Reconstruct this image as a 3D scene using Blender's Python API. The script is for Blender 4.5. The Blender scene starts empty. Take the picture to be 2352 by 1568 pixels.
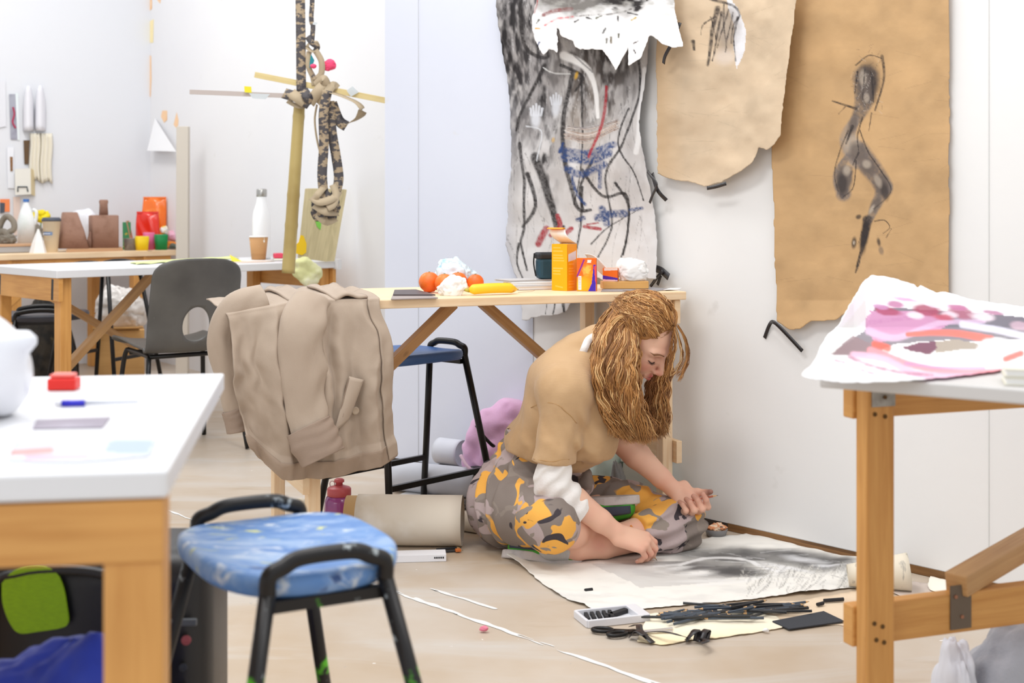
import bpy, math, random
import numpy as np
from mathutils import Vector, Matrix
random.seed(7); rng = np.random.default_rng(11)
SC = bpy.context.scene; COL = SC.collection
CAMH, HY, FPX = 1.02, 480.0, 3000.0
def P(px, py, d):                     # photo point at distance d in front of the camera
    return Vector(((px-1176)/FPX*d, d, CAMH-(py-HY)/FPX*d))
def FP(px, py, z=0.0):                # photo point on the horizontal plane z
    return P(px, py, (CAMH-z)*FPX/(py-HY))
def V(*a): return Vector(a)
def lin(c):
    c = np.asarray(c, float)/255.0
    return np.where(c <= .04045, c/12.92, ((c+.055)/1.055)**2.4)
def rgba(c): 
    l = lin(c); return (float(l[0]), float(l[1]), float(l[2]), 1.0)
# ------------------------------------------------------------------ materials
class NT:
    def __init__(s, name):
        s.m = bpy.data.materials.new(name); s.m.use_nodes = True
        s.n = s.m.node_tree.nodes; s.l = s.m.node_tree.links
        s.b = s.n['Principled BSDF']; s.x = None
    def new(s, t, **kw):
        n = s.n.new(t)
        for k, v in kw.items(): setattr(n, k, v)
        return n
    def link(s, a, b): s.l.new(a, b)
    def coord(s, kind='Object', scale=(1,1,1), rot=(0,0,0)):
        tc = s.new('ShaderNodeTexCoord'); mp = s.new('ShaderNodeMapping')
        mp.inputs['Scale'].default_value = scale; mp.inputs['Rotation'].default_value = rot
        s.link(tc.outputs[kind], mp.inputs['Vector']); return mp.outputs['Vector']
    def noise(s, vec, scale, detail=3, rough=.5, dist=0):
        n = s.new('ShaderNodeTexNoise'); s.link(vec, n.inputs['Vector'])
        n.inputs['Scale'].default_value = scale; n.inputs['Detail'].default_value = detail
        n.inputs['Roughness'].default_value = rough; n.inputs['Distortion'].default_value = dist
        return n.outputs['Fac']
    def ramp(s, fac, lo, hi):
        r = s.new('ShaderNodeMapRange'); s.link(fac, r.inputs['Value'])
        r.inputs['From Min'].default_value = lo; r.inputs['From Max'].default_value = hi
        return r.outputs['Result']
    def mix(s, fac, a, b, mode='MIX'):
        m = s.new('ShaderNodeMix', data_type='RGBA', blend_type=mode)
        if isinstance(fac, float): m.inputs['Factor'].default_value = fac
        else: s.link(fac, m.inputs['Factor'])
        for k, v in ((6, a), (7, b)):
            if isinstance(v, tuple): m.inputs[k].default_value = v
            else: s.link(v, m.inputs[k])
        return m.outputs[2]
    def bump(s, h, strength, dist=.01):
        b = s.new('ShaderNodeBump'); b.inputs['Strength'].default_value = strength
        b.inputs['Distance'].default_value = dist; s.link(h, b.inputs['Height'])
        s.link(b.outputs['Normal'], s.b.inputs['Normal'])
    def setc(s, c):
        if isinstance(c, tuple): s.b.inputs['Base Color'].default_value = c
        else: s.link(c, s.b.inputs['Base Color'])
_mc = {}
def M(name, c, rough=.55, metal=0, layers=(), bump=None, kind='Object', trans=0, alpha=1, sheen=0, coat=0, spec=None, scale=(1,1,1), sss=0):
    """principled material; layers = (rgb, noise scale, lo, hi[, stretch])"""
    if name in _mc: return _mc[name]
    t = NT(name); vec = t.coord(kind, scale); col = rgba(c)
    for L in layers:
        v = vec if len(L) < 5 else t.coord(kind, L[4])
        col = t.mix(t.ramp(t.noise(v, L[1], 4, .55), L[2], L[3]), col, rgba(L[0]))
    t.setc(col); t.b.inputs['Roughness'].default_value = rough; t.b.inputs['Metallic'].default_value = metal
    if trans: t.b.inputs['Transmission Weight'].default_value = trans
    if alpha < 1: t.b.inputs['Alpha'].default_value = alpha
    if sheen: t.b.inputs['Sheen Weight'].default_value = sheen
    if coat: t.b.inputs['Coat Weight'].default_value = coat
    if spec is not None: t.b.inputs['Specular IOR Level'].default_value = spec
    if sss:
        t.b.inputs['Subsurface Weight'].default_value = sss; t.b.inputs['Subsurface Radius'].default_value = (.012, .004, .002); t.b.inputs['Subsurface Scale'].default_value = 1
    if bump: t.bump(t.noise(vec, bump[0], 4), bump[1])
    _mc[name] = t.m; return t.m
def wood(name, light, dark, rough=.5, knots=True):
    if name in _mc: return _mc[name]
    t = NT(name); v = t.coord('UV', (2.2, 46, 1)); v2 = t.coord('UV', (5, 9, 1))
    g = t.noise(v, 1.6, 5, .6, .6)
    col = t.mix(t.ramp(g, .35, .72), rgba(light), rgba(dark))
    col = t.mix(t.ramp(t.noise(v2, .8, 2), .45, .8), col, rgba([min(255, x*1.05) for x in light]))
    if knots: col = t.mix(t.ramp(t.noise(v2, 1.7, 1, .4), .76, .82), col, rgba([x*.62 for x in dark]))
    t.setc(col); t.b.inputs['Roughness'].default_value = rough; t.bump(g, .08, .004)
    _mc[name] = t.m; return t.m
def vcol(name, rough=.7, bump=None, sss=0, extra=None, spec=.3, trans=0):
    """material that reads the mesh's own painted colours"""
    if name in _mc: return _mc[name]
    t = NT(name); a = t.new('ShaderNodeVertexColor', layer_name='Col'); t.setc(a.outputs['Color'])
    t.b.inputs['Roughness'].default_value = rough; t.b.inputs['Specular IOR Level'].default_value = spec
    if sss:
        t.b.inputs['Subsurface Weight'].default_value = sss; t.b.inputs['Subsurface Radius'].default_value = (.012, .004, .002); t.b.inputs['Subsurface Scale'].default_value = 1
    if bump: t.bump(t.noise(t.coord('Object'), bump[0], 4), bump[1])
    _mc[name] = t.m; return t.m
# ------------------------------------------------------------------ meshes
class MB:
    def __init__(s): s.v = []; s.f = []; s.uv = []; s.c = None
    def add(s, vs, fs, uvs=None):
        o = len(s.v); s.v += [tuple(x) for x in vs]
        for i, f in enumerate(fs):
            s.f.append([o+k for k in f]); s.uv.append(uvs[i] if uvs else [(vs[k][0], vs[k][2]) for k in f])
        return s
    def beam(s, p0, p1, w, h, up=(0,0,1), e0=0, e1=0):
        """bar of section w (sideways) x h (along up) from p0 to p1"""
        p0, p1 = Vector(p0), Vector(p1); d = (p1-p0).normalized(); u = Vector(up); u = (u-d*u.dot(d)).normalized(); r = d.cross(u)
        p0 = p0-d*e0; p1 = p1+d*e1; L = (p1-p0).length
        vs = [p + r*(a*w/2) + u*(b*h/2) for p in (p0, p1) for a, b in ((-1,-1),(1,-1),(1,1),(-1,1))]
        fs = [(3,2,1,0),(4,5,6,7),(0,1,5,4),(1,2,6,5),(2,3,7,6),(3,0,4,7)]
        o = random.random()*20; k = random.random()*20
        def uvq(c, wd): return [(o, c), (o, c+wd), (o+L, c+wd), (o+L, c)]
        uvs = [[(k,k),(k+.02,k),(k+.02,k+w),(k,k+w)]]*2 + [uvq(k, w), uvq(k+w, h), uvq(k+w+h, w), uvq(k+2*w+h, h)]
        return s.add(vs, fs, uvs)
    def box(s, c, sx, sy, sz, rz=0, rot=None):
        R = rot if rot is not None else Matrix.Rotation(rz, 3, 'Z'); c = Vector(c)
        return s.beam(c-R@V(sx/2,0,0), c+R@V(sx/2,0,0), sy, sz, R@V(0,0,1))
    def tube(s, pts, r, n=8, closed=False, flat=1.0, up=None, cap=True):
        """round tube through pts; r number or list; flat squashes the section"""
        pts = [Vector(p) for p in pts]; N = len(pts); rr = r if hasattr(r, '__len__') else [r]*N
        vs = []; prev = None; acc = 0
        for i, p in enumerate(pts):
            t = (pts[(i+1) % N]-pts[i-1]) if closed else (pts[min(i+1, N-1)]-pts[max(i-1, 0)])
            if t.length < 1e-9: t = V(0,0,1)
            t.normalize()
            if prev is None:
                a = Vector(up) if up else (V(0,0,1) if abs(t.z) < .9 else V(1,0,0))
            else: a = prev
            a = a - t*a.dot(t)
            if a.length < 1e-6: a = V(1,0,0)-t*t.x
            a.normalize(); b = t.cross(a); prev = a
            vs += [p + a*(math.cos(k*2*math.pi/n)*rr[i]*flat) + b*(math.sin(k*2*math.pi/n)*rr[i]) for k in range(n)]
        fs = []; M_ = N if closed else N-1
        for i in range(M_):
            j = (i+1) % N
            fs += [(i*n+k, i*n+(k+1) % n, j*n+(k+1) % n, j*n+k) for k in range(n)]
        if cap and not closed: fs += [tuple(range(n-1, -1, -1)), tuple(range((N-1)*n, N*n))]
        return s.add(vs, fs)
    def lathe(s, prof, c, n=24, axis=None, wob=None):
        """prof = (radius, height) list about the vertical through c (or about axis)"""
        c = Vector(c); ax = Vector(axis).normalized() if axis is not None else V(0,0,1)
        a = ax.orthogonal().normalized(); b = ax.cross(a); vs = []
        for r, h in prof:
            for k in range(n):
                q = r if wob is None else r*wob(k*2*math.pi/n, h)
                vs.append(c + ax*h + a*(math.cos(k*2*math.pi/n)*q) + b*(math.sin(k*2*math.pi/n)*q))
        fs = [(i*n+k, i*n+(k+1) % n, (i+1)*n+(k+1) % n, (i+1)*n+k) for i in range(len(prof)-1) for k in range(n)]
        if prof[0][0] > 1e-6: fs.append(tuple(range(n-1, -1, -1)))
        if prof[-1][0] > 1e-6: fs.append(tuple(range((len(prof)-1)*n, len(prof)*n)))
        return s.add(vs, fs)
    def prism(s, poly, h, M4=None):
        """poly (x,y) extruded from z=0 to z=h, then placed with M4"""
        n = len(poly); M4 = M4 or Matrix()
        vs = [M4 @ V(x, y, 0) for x, y in poly] + [M4 @ V(x, y, h) for x, y in poly]
        return s.add(vs, [tuple(range(n-1, -1, -1)), tuple(range(n, 2*n))] + [(i, (i+1) % n, n+(i+1) % n, n+i) for i in range(n)])
    def grid(s, f, nu, nv, keep=None):
        vs = [f(i/(nu-1), j/(nv-1)) for j in range(nv) for i in range(nu)]
        fs = [(j*nu+i, j*nu+i+1, (j+1)*nu+i+1, (j+1)*nu+i) for j in range(nv-1) for i in range(nu-1)
              if keep is None or keep((i+.5)/(nu-1), (j+.5)/(nv-1))]
        uvs = [[((k % nu)/(nu-1), (k//nu)/(nv-1)) for k in f_] for f_ in fs]
        return s.add(vs, fs, uvs)
    def build(s, name, mat, parent=None, smooth=False, bevel=0, solid=0, sub=0, col=None, auto=None):
        return obj(name, s.v, s.f, mat, parent, smooth, bevel, solid, sub, col, s.uv, auto)
def _place(o, parent):
    if parent is not None:
        o.parent = parent
        w = parent; 
        if parent.parent is None: o.matrix_parent_inverse = Matrix.Translation(-parent.location)
def obj(name, v, f, mat, parent=None, smooth=False, bevel=0, solid=0, sub=0, col=None, uv=None, auto=None):
    me = bpy.data.meshes.new(name); v = np.asarray(v, float).reshape(-1, 3)
    top = parent is None or parent == 'S'
    org = np.zeros(3)
    if parent is None:                # stands at its own base
        org = np.array([(v[:,0].min()+v[:,0].max())/2, (v[:,1].min()+v[:,1].max())/2, v[:,2].min()])
    if isinstance(f, np.ndarray): f = f.tolist()
    me.from_pydata((v-org).tolist(), [], f); 
    if uv is not None and f:
        ul = me.uv_layers.new(name='UVMap'); flat = [c for q in uv for p in q for c in p]
        if len(flat) == 2*len(me.loops): ul.data.foreach_set('uv', flat)
    if col is not None:
        ca = me.color_attributes.new('Col', 'FLOAT_COLOR', 'POINT')
        cc = np.ones((len(v), 4)); cc[:, :3] = col; ca.data.foreach_set('color', cc.ravel())
    if smooth: me.polygons.foreach_set('use_smooth', [True]*len(me.polygons))
    me.materials.append(mat); me.validate(); me.update()
    o = bpy.data.objects.new(name, me); COL.objects.link(o)
    if top: o.location = Vector(org)
    else: _place(o, parent)
    if solid:
        md = o.modifiers.new('solid', 'SOLIDIFY'); md.thickness = solid; md.offset = 0
    if bevel:
        md = o.modifiers.new('bevel', 'BEVEL'); md.width = bevel; md.segments = 2; md.limit_method = 'ANGLE'; md.angle_limit = math.radians(40)
    if sub:
        md = o.modifiers.new('sub', 'SUBSURF'); md.levels = sub; md.render_levels = sub
    return o
def thing(name, label, cat, loc, group=None):
    o = bpy.data.objects.new(name, None); COL.objects.link(o); o.location = Vector(loc); o.empty_display_size = .05
    return tag(o, label, cat, group)
def tag(o, label, cat, group=None):
    o['label'] = label; o['category'] = cat
    if group: o['group'] = group
    return o
def struct(o): o['kind'] = 'structure'; return o
def bez(pts, n=10):
    """smooth path through pts (Catmull-Rom)"""
    pts = [Vector(p) for p in pts]; out = []
    for i in range(len(pts)-1):
        a = pts[max(i-1, 0)]; b = pts[i]; c = pts[i+1]; d = pts[min(i+2, len(pts)-1)]
        for k in range(n):
            t = k/n
            out.append(.5*((2*b)+(c-a)*t+(2*a-5*b+4*c-d)*t*t+(3*b-a-3*c+d)*t**3))
    out.append(pts[-1]); return out
def ease(x, a, b):
    t = min(1, max(0, (x-a)/(b-a))); return t*t*(3-2*t)
# smooth value noise for shaping cloth and clay
_T = rng.random((32, 32, 32))
def vn(x, y=0., z=0.):
    x = np.asarray(x, float); y = np.asarray(y, float)+0*x; z = np.asarray(z, float)+0*x
    xi, yi, zi = np.floor(x).astype(int), np.floor(y).astype(int), np.floor(z).astype(int)
    fx, fy, fz = x-xi, y-yi, z-zi
    fx, fy, fz = fx*fx*(3-2*fx), fy*fy*(3-2*fy), fz*fz*(3-2*fz); r = 0
    for a in (0, 1):
        for b in (0, 1):
            for c in (0, 1):
                r = r + _T[(xi+a) % 32, (yi+b) % 32, (zi+c) % 32]*np.where(a, fx, 1-fx)*np.where(b, fy, 1-fy)*np.where(c, fz, 1-fz)
    return r*2-1
def fbm(x, y=0., z=0., o=3):
    r = 0; a = 1; 
    for k in range(o): r = r + a*vn(np.asarray(x)*2**k+5.3*k, np.asarray(y)*2**k+1.7*k, np.asarray(z)*2**k); a *= .5
    return r
# ------------------------------------------------------------------ implicit surfaces
class SDF:
    def __init__(s, lo, hi, h):
        s.lo = np.array(lo, float); s.h = h; s.n = np.ceil((np.array(hi, float)-s.lo)/h).astype(int)+1
        s.D = np.full(s.n, 1.0, np.float32); s.A = [s.lo[i]+h*np.arange(s.n[i]) for i in range(3)]
    def sub(s, lo, hi):
        a = np.clip(np.floor((np.array(lo)-s.lo)/s.h).astype(int), 0, s.n); b = np.clip(np.ceil((np.array(hi)-s.lo)/s.h).astype(int)+1, 0, s.n)
        sl = tuple(slice(a[i], b[i]) for i in range(3))
        X, Y, Z = np.meshgrid(*[s.A[i][sl[i]] for i in range(3)], indexing='ij'); return sl, X, Y, Z
    def _mix(s, sl, d, k, mode):
        o = s.D[sl]
        if mode == 'add':
            if k > 0: hh = np.maximum(k-np.abs(o-d), 0)/k; r = np.minimum(o, d)-hh*hh*k*.25
            else: r = np.minimum(o, d)
        else:
            d = -d
            if k > 0: hh = np.maximum(k-np.abs(o-d), 0)/k; r = np.maximum(o, d)+hh*hh*k*.25
            else: r = np.maximum(o, d)
        s.D[sl] = r
    def cone(s, a, b, ra, rb, k=.01, mode='add'):
        a = np.array(a, float); b = np.array(b, float); m = k+3*s.h; R = max(ra, rb)+m
        sl, X, Y, Z = s.sub(np.minimum(a, b)-R, np.maximum(a, b)+R)
        if X.size == 0: return s
        ba = b-a; L = max(ba@ba, 1e-12)
        t = np.clip(((X-a[0])*ba[0]+(Y-a[1])*ba[1]+(Z-a[2])*ba[2])/L, 0, 1)
        d = np.sqrt((X-a[0]-ba[0]*t)**2+(Y-a[1]-ba[1]*t)**2+(Z-a[2]-ba[2]*t)**2)-(ra+(rb-ra)*t)
        s._mix(sl, d, k, mode); return s
    def chain(s, pts, rs, k=.01):
        for i in range(len(pts)-1): s.cone(pts[i], pts[i+1], rs[i], rs[i+1], k)
        return s
    def ell(s, c, r, R=None, k=.01, mode='add'):
        c = np.array(c, float); r = np.array(r, float); m = max(r)+k+3*s.h
        sl, X, Y, Z = s.sub(c-m, c+m)
        if X.size == 0: return s
        X, Y, Z = X-c[0], Y-c[1], Z-c[2]
        if R is not None:
            Rm = np.array(R); X, Y, Z = [Rm[0,i]*X+Rm[1,i]*Y+Rm[2,i]*Z for i in range(3)]   # columns of R are the axes
        k0 = np.sqrt((X/r[0])**2+(Y/r[1])**2+(Z/r[2])**2); k1 = np.sqrt((X/r[0]**2)**2+(Y/r[1]**2)**2+(Z/r[2]**2)**2)+1e-9
        s._mix(sl, k0*(k0-1)/k1, k, mode); return s
    def plane(s, p, n, k=0):          # cut away the side n points to
        p = np.array(p, float); n = np.array(n, float); n /= np.linalg.norm(n)
        d = -((s.A[0][:,None,None]-p[0])*n[0]+(s.A[1][None,:,None]-p[1])*n[1]+(s.A[2][None,None,:]-p[2])*n[2])
        o = s.D; d = -d
        if k > 0: hh = np.maximum(k-np.abs(o-d), 0)/k; s.D = (np.maximum(o, d)+hh*hh*k*.25).astype(np.float32)
        else: s.D = np.maximum(o, d).astype(np.float32)
        return s
    def warp(s, f, band=.03):         # add f(x,y,z) near the surface
        idx = np.where(np.abs(s.D) < band)
        x, y, z = [s.A[i][idx[i]] for i in range(3)]
        s.D[idx] += f(x, y, z).astype(np.float32); return s
    def mesh(s, smooth=1):
        D = s.D; I = D < 0; nx, ny, nz = D.shape
        cnt = np.zeros((nx-1, ny-1, nz-1), np.int8); C = {}
        for a in (0,1):
            for b in (0,1):
                for c in (0,1): cnt += I[a:nx-1+a, b:ny-1+b, c:nz-1+c]
        act = (cnt > 0) & (cnt < 8); idx = np.argwhere(act); ID = np.full(act.shape, -1, np.int64); ID[act] = np.arange(len(idx))
        S = np.zeros((len(idx), 3)); W = np.zeros(len(idx)); i, j, k = idx.T
        for a in ((0,0,0),(0,0,1),(0,1,0),(0,1,1),(1,0,0),(1,0,1),(1,1,0),(1,1,1)):
            for ax in range(3):
                if a[ax]: continue
                b = list(a); b[ax] = 1
                da = D[i+a[0], j+a[1], k+a[2]]; db = D[i+b[0], j+b[1], k+b[2]]; c = (da < 0) != (db < 0)
                t = np.where(c, da/np.where(c, da-db, 1), 0); p = np.array(a, float)[None].repeat(len(idx), 0); p[:, ax] = t
                S += p*c[:, None]; W += c
        v = (idx+S/W[:, None])*s.h+s.lo; F = []
        for ax in range(3):
            sl0 = [slice(None)]*3; sl1 = [slice(None)]*3; sl0[ax] = slice(0, -1); sl1[ax] = slice(1, None)
            A = I[tuple(sl0)]; B = I[tuple(sl1)]; e = np.argwhere(A != B); o1, o2 = [(1,2),(2,0),(0,1)][ax]
            e = e[(e[:,o1] > 0) & (e[:,o2] > 0) & (e[:,o1] < D.shape[o1]-1) & (e[:,o2] < D.shape[o2]-1)]
            q = []
            for d1, d2 in ((1,1),(0,1),(0,0),(1,0)):
                c = e.copy(); c[:,o1] -= d1; c[:,o2] -= d2; q.append(ID[c[:,0], c[:,1], c[:,2]])
            q = np.stack(q, 1); fl = A[tuple(e.T)]; q[~fl] = q[~fl][:, ::-1]; F.append(q)
        F = np.concatenate(F); F = F[(F >= 0).all(1)]
        for _ in range(smooth): v = lap(v, F, .5)
        return v, F
def lap(v, F, w=.5):
    n = np.zeros(len(v)); a = np.zeros_like(v)
    for x, y in ((0,1),(1,2),(2,3),(3,0)):
        np.add.at(a, F[:,x], v[F[:,y]]); np.add.at(a, F[:,y], v[F[:,x]]); np.add.at(n, F[:,x], 1); np.add.at(n, F[:,y], 1)
    return v*(1-w)+w*a/np.maximum(n, 1)[:, None]
# ------------------------------------------------------------------ drawing on sheets
class Canvas:
    def __init__(s, W, H, bg):
        s.W, s.H = W, H; s.a = np.zeros((H, W, 3)); s.a[:] = lin(bg)
        s.Y, s.X = np.mgrid[0:H, 0:W]
        s.x = (s.X+.5)/W; s.y = (s.Y+.5)/H           # 0..1, y from the top
    def tone(s, c, m): s.a += (lin(c)-s.a)*np.clip(m, 0, 1)[..., None]
    def stroke(s, pts, w, c, al=1., soft=.5, jit=0.):
        """pts in 0..1; w width in units of the sheet's width; w may be a (start, end) pair"""
        q = bez([(x, y, 0) for x, y in pts], 14); L = sum((q[i+1]-q[i]).length for i in range(len(q)-1)); n = max(2, int(L*s.W*1.2))
        q = np.array(q); t = np.linspace(0, len(q)-1, n); x = np.interp(t, range(len(q)), q[:,0])*s.W; y = np.interp(t, range(len(q)), q[:,1])*s.H
        ww = np.linspace(*(w if isinstance(w, tuple) else (w, w)), n)*s.W/2
        R0 = int(max(ww))+3; X0, X1 = max(int(x.min())-R0, 0), min(int(x.max())+R0+1, s.W); Y0, Y1 = max(int(y.min())-R0, 0), min(int(y.max())+R0+1, s.H)
        if X1 <= X0 or Y1 <= Y0: return
        m = np.zeros((Y1-Y0, X1-X0)); GX = s.X[Y0:Y1, X0:X1]+.5; GY = s.Y[Y0:Y1, X0:X1]+.5
        for k in range(n):
            r = max(ww[k], .45); R = int(r)+2; x0, x1, y0, y1 = int(x[k])-R-X0, int(x[k])+R+1-X0, int(y[k])-R-Y0, int(y[k])+R+1-Y0
            x0, y0 = max(x0, 0), max(y0, 0)
            if x1 <= x0 or y1 <= y0: continue
            d = np.hypot(GX[y0:y1, x0:x1]-x[k], GY[y0:y1, x0:x1]-y[k])
            np.maximum(m[y0:y1, x0:x1], np.clip((r-d)/(r*soft+.6)+.5, 0, 1), out=m[y0:y1, x0:x1])
        if jit: m = m*(1-jit*np.clip(.5+fbm(GX/5, GY/5, 0, 2), 0, 1))
        w_ = s.a[Y0:Y1, X0:X1]; w_ += (lin(c)-w_)*np.clip(m*al, 0, 1)[..., None]
    def blob(s, cx, cy, rx, ry, c, al=1., rot=0, soft=.6, rough=0.):
        ar = s.H/s.W; dx = s.x-cx; dy = (s.y-cy)*ar; X = dx*math.cos(rot)+dy*math.sin(rot); Y = -dx*math.sin(rot)+dy*math.cos(rot)
        d = np.hypot(X/rx, Y/(ry*ar))
        if rough: d = d+rough*fbm(s.x*14, s.y*14*ar)
        s.tone(c, np.clip((1-d)/soft, 0, 1)*al)
    def poly(s, pts, c, al=1., rough=0.):
        m = inpoly(s.x+rough*fbm(s.x*20, s.y*20), s.y+rough*fbm(s.x*20+9, s.y*20), pts); s.tone(c, m*al)
    def at(s, u, v):
        return s.a[np.clip((np.asarray(v)*s.H).astype(int), 0, s.H-1), np.clip((np.asarray(u)*s.W).astype(int), 0, s.W-1)]
def inpoly(x, y, pts):
    r = np.zeros(np.shape(x), bool); n = len(pts)
    for i in range(n):
        x0, y0 = pts[i]; x1, y1 = pts[(i+1) % n]
        if y0 == y1: continue
        c = ((y0 > y) != (y1 > y)) & (x < (x1-x0)*(y-y0)/(y1-y0)+x0); r ^= c
    return r
def sheet(name, f, nu, nv, mat, canvas=None, parent=None, keep=None, solid=.0008, smooth=True):
    """thin sheet; f(U,V) arrays -> x,y,z arrays, V runs down; keep(U,V) leaves torn edges"""
    u = np.linspace(0, 1, nu); v = np.linspace(0, 1, nv); U, W = np.meshgrid(u, v)
    x, y, z = f(U, W); vs = np.stack([np.broadcast_to(q, U.shape) for q in (x, y, z)], -1).reshape(-1, 3)
    i = np.arange(nu*nv).reshape(nv, nu); F = np.stack([i[:-1,:-1], i[1:,:-1], i[1:,1:], i[:-1,1:]], -1)
    if keep is not None: F = F[keep((U[:-1,:-1]+U[1:,1:])/2, (W[:-1,:-1]+W[1:,1:])/2)]
    F = F.reshape(-1, 4); col = canvas.at(np.clip(U, 0, .9999), np.clip(W, 0, .9999)).reshape(-1, 3) if canvas else None
    used = np.zeros(len(vs), bool); used[F.ravel()] = True; mp = np.cumsum(used)-1
    vs, F = vs[used], mp[F]; col = None if col is None else col[used]
    if keep is not None:              # cut edges run smoothly, not in steps
        E = np.sort(np.concatenate([F[:, [0,1]], F[:, [1,2]], F[:, [2,3]], F[:, [3,0]]]), 1); E, n = np.unique(E, axis=0, return_counts=True); E = E[n == 1]
        for _ in range(3):
            a = np.zeros_like(vs); k = np.zeros(len(vs))
            for p, q in ((0, 1), (1, 0)): np.add.at(a, E[:, p], vs[E[:, q]]); np.add.at(k, E[:, p], 1)
            m = k == 2; vs[m] = vs[m]*.4+.6*a[m]/2
    return obj(name, vs, F, mat, parent, smooth, solid=solid, col=col)
# ================================================================== camera, light
cam = bpy.data.cameras.new('camera'); camo = bpy.data.objects.new('camera', cam); COL.objects.link(camo)
camo.location = (0, 0, CAMH); camo.rotation_euler = (math.radians(90), 0, 0)
cam.lens = 36*FPX/2352; cam.sensor_width = 36; cam.shift_y = -(784-HY)/2352; cam.clip_start = .05
cam.dof.use_dof = True; cam.dof.focus_distance = 3.85; cam.dof.aperture_fstop = 4.4
SC.camera = camo
w = bpy.data.worlds.new('world'); SC.world = w; w.use_nodes = True
w.node_tree.nodes['Background'].inputs[0].default_value = (.93, .96, 1, 1); w.node_tree.nodes['Background'].inputs[1].default_value = .86
def area(name, loc, size, power, col=(1, 1, 1), tgt=None, sy=None):
    l = bpy.data.lights.new(name, 'AREA'); l.shape = 'RECTANGLE'; l.size = size; l.size_y = sy or size; l.energy = power; l.color = col
    o = bpy.data.objects.new(name, l); COL.objects.link(o); o.location = loc
    if tgt is not None: o.rotation_euler = (Vector(tgt)-Vector(loc)).to_track_quat('-Z', 'Y').to_euler()
    return o
area('ceiling_light', (-1.2, 2.2, 3.6), 1.6, 42, (1, .99, .98), (-.6, 3.0, 0), .6)
area('ceiling_light', (-.4, 4.0, 3.7), 1.8, 36, (1, .99, .98), (-.1, 4.1, 0), .5)
area('ceiling_light', (-2.6, 6.4, 3.7), 2.2, 54, (1, .98, .95), (-2.4, 6.6, 0), .6)
area('ceiling_light', (1.2, 1.6, 3.5), 1.6, 24, (1, .99, .98), (1.0, 2.4, 0), .6)
area('front_fill', (-2.4, -.6, 2.2), 2.6, 30, (.97, .98, 1), (.2, 4.0, .6), 1.8)  # added soft fill from the front left to brighten the face, no window there
SC.view_settings.view_transform = 'Standard'; SC.view_settings.exposure = 0.0
# ================================================================== setting
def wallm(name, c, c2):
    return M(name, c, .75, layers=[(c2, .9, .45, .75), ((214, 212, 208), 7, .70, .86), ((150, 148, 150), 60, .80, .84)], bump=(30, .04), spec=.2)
WHITE = wallm('wall_paint_white', (236, 235, 233), (232, 231, 230)); COOL_LIT = wallm('wall_white_cool_light', (217, 221, 233), (212, 216, 229))  # second one: white partition with the bluish light on it put into the colour
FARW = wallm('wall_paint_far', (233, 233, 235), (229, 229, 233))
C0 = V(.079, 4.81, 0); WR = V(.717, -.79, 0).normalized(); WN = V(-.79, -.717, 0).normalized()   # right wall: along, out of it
WB = V(-.79, .62, 0).normalized(); BN = V(-.62, -.79, 0).normalized()                             # partition in bluish light: leftwards, out of it
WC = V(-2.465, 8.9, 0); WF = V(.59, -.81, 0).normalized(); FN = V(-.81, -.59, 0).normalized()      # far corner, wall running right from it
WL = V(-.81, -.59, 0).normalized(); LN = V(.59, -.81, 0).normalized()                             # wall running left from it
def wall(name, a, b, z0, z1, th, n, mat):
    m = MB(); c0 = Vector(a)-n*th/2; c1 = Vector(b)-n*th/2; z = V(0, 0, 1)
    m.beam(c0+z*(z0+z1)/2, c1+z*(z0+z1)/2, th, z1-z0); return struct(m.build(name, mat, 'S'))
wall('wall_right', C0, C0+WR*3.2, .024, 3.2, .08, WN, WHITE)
wall('wall_back', C0+WB*.753, C0, .02, 3.2, .08, BN, COOL_LIT)
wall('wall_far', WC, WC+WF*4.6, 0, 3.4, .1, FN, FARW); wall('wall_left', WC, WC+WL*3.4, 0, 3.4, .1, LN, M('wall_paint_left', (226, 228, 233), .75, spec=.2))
SK = wood('skirting_wood', (140, 100, 58), (84, 56, 30)); DK = M('skirting_dark', (60, 50, 42), .8)
wall('baseboard_right', C0+WR*.9, C0+WR*3.2, .001, .026, .06, WN, SK)
wall('baseboard_back', C0+WB*.75, C0+WR*.9, .001, .022, .05, WN, DK)
m = MB(); J = C0+WN*.0015
for dx, z0, z1 in ((.0, .03, 3.2),): m.beam(J+V(0, 0, z0), J+V(0, 0, z1), .003, .003, WN)
struct(m.build('trim_1', M('joint', (196, 198, 204), .8), 'S'))
m = MB(); J = C0+WR*1.78+WN*.001; m.beam(J+V(0, 0, .03), J+V(0, 0, 3.2), .002, .002, WN); struct(m.build('trim_2', M('joint2', (216, 216, 214), .8), 'S'))
m = MB(); J = C0+WB*.57+BN*.001; m.beam(J+V(0, 0, .03), J+V(0, 0, 3.2), .0025, .002, BN); struct(m.build('trim_3', M('joint', (196, 198, 204), .8), 'S'))
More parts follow.
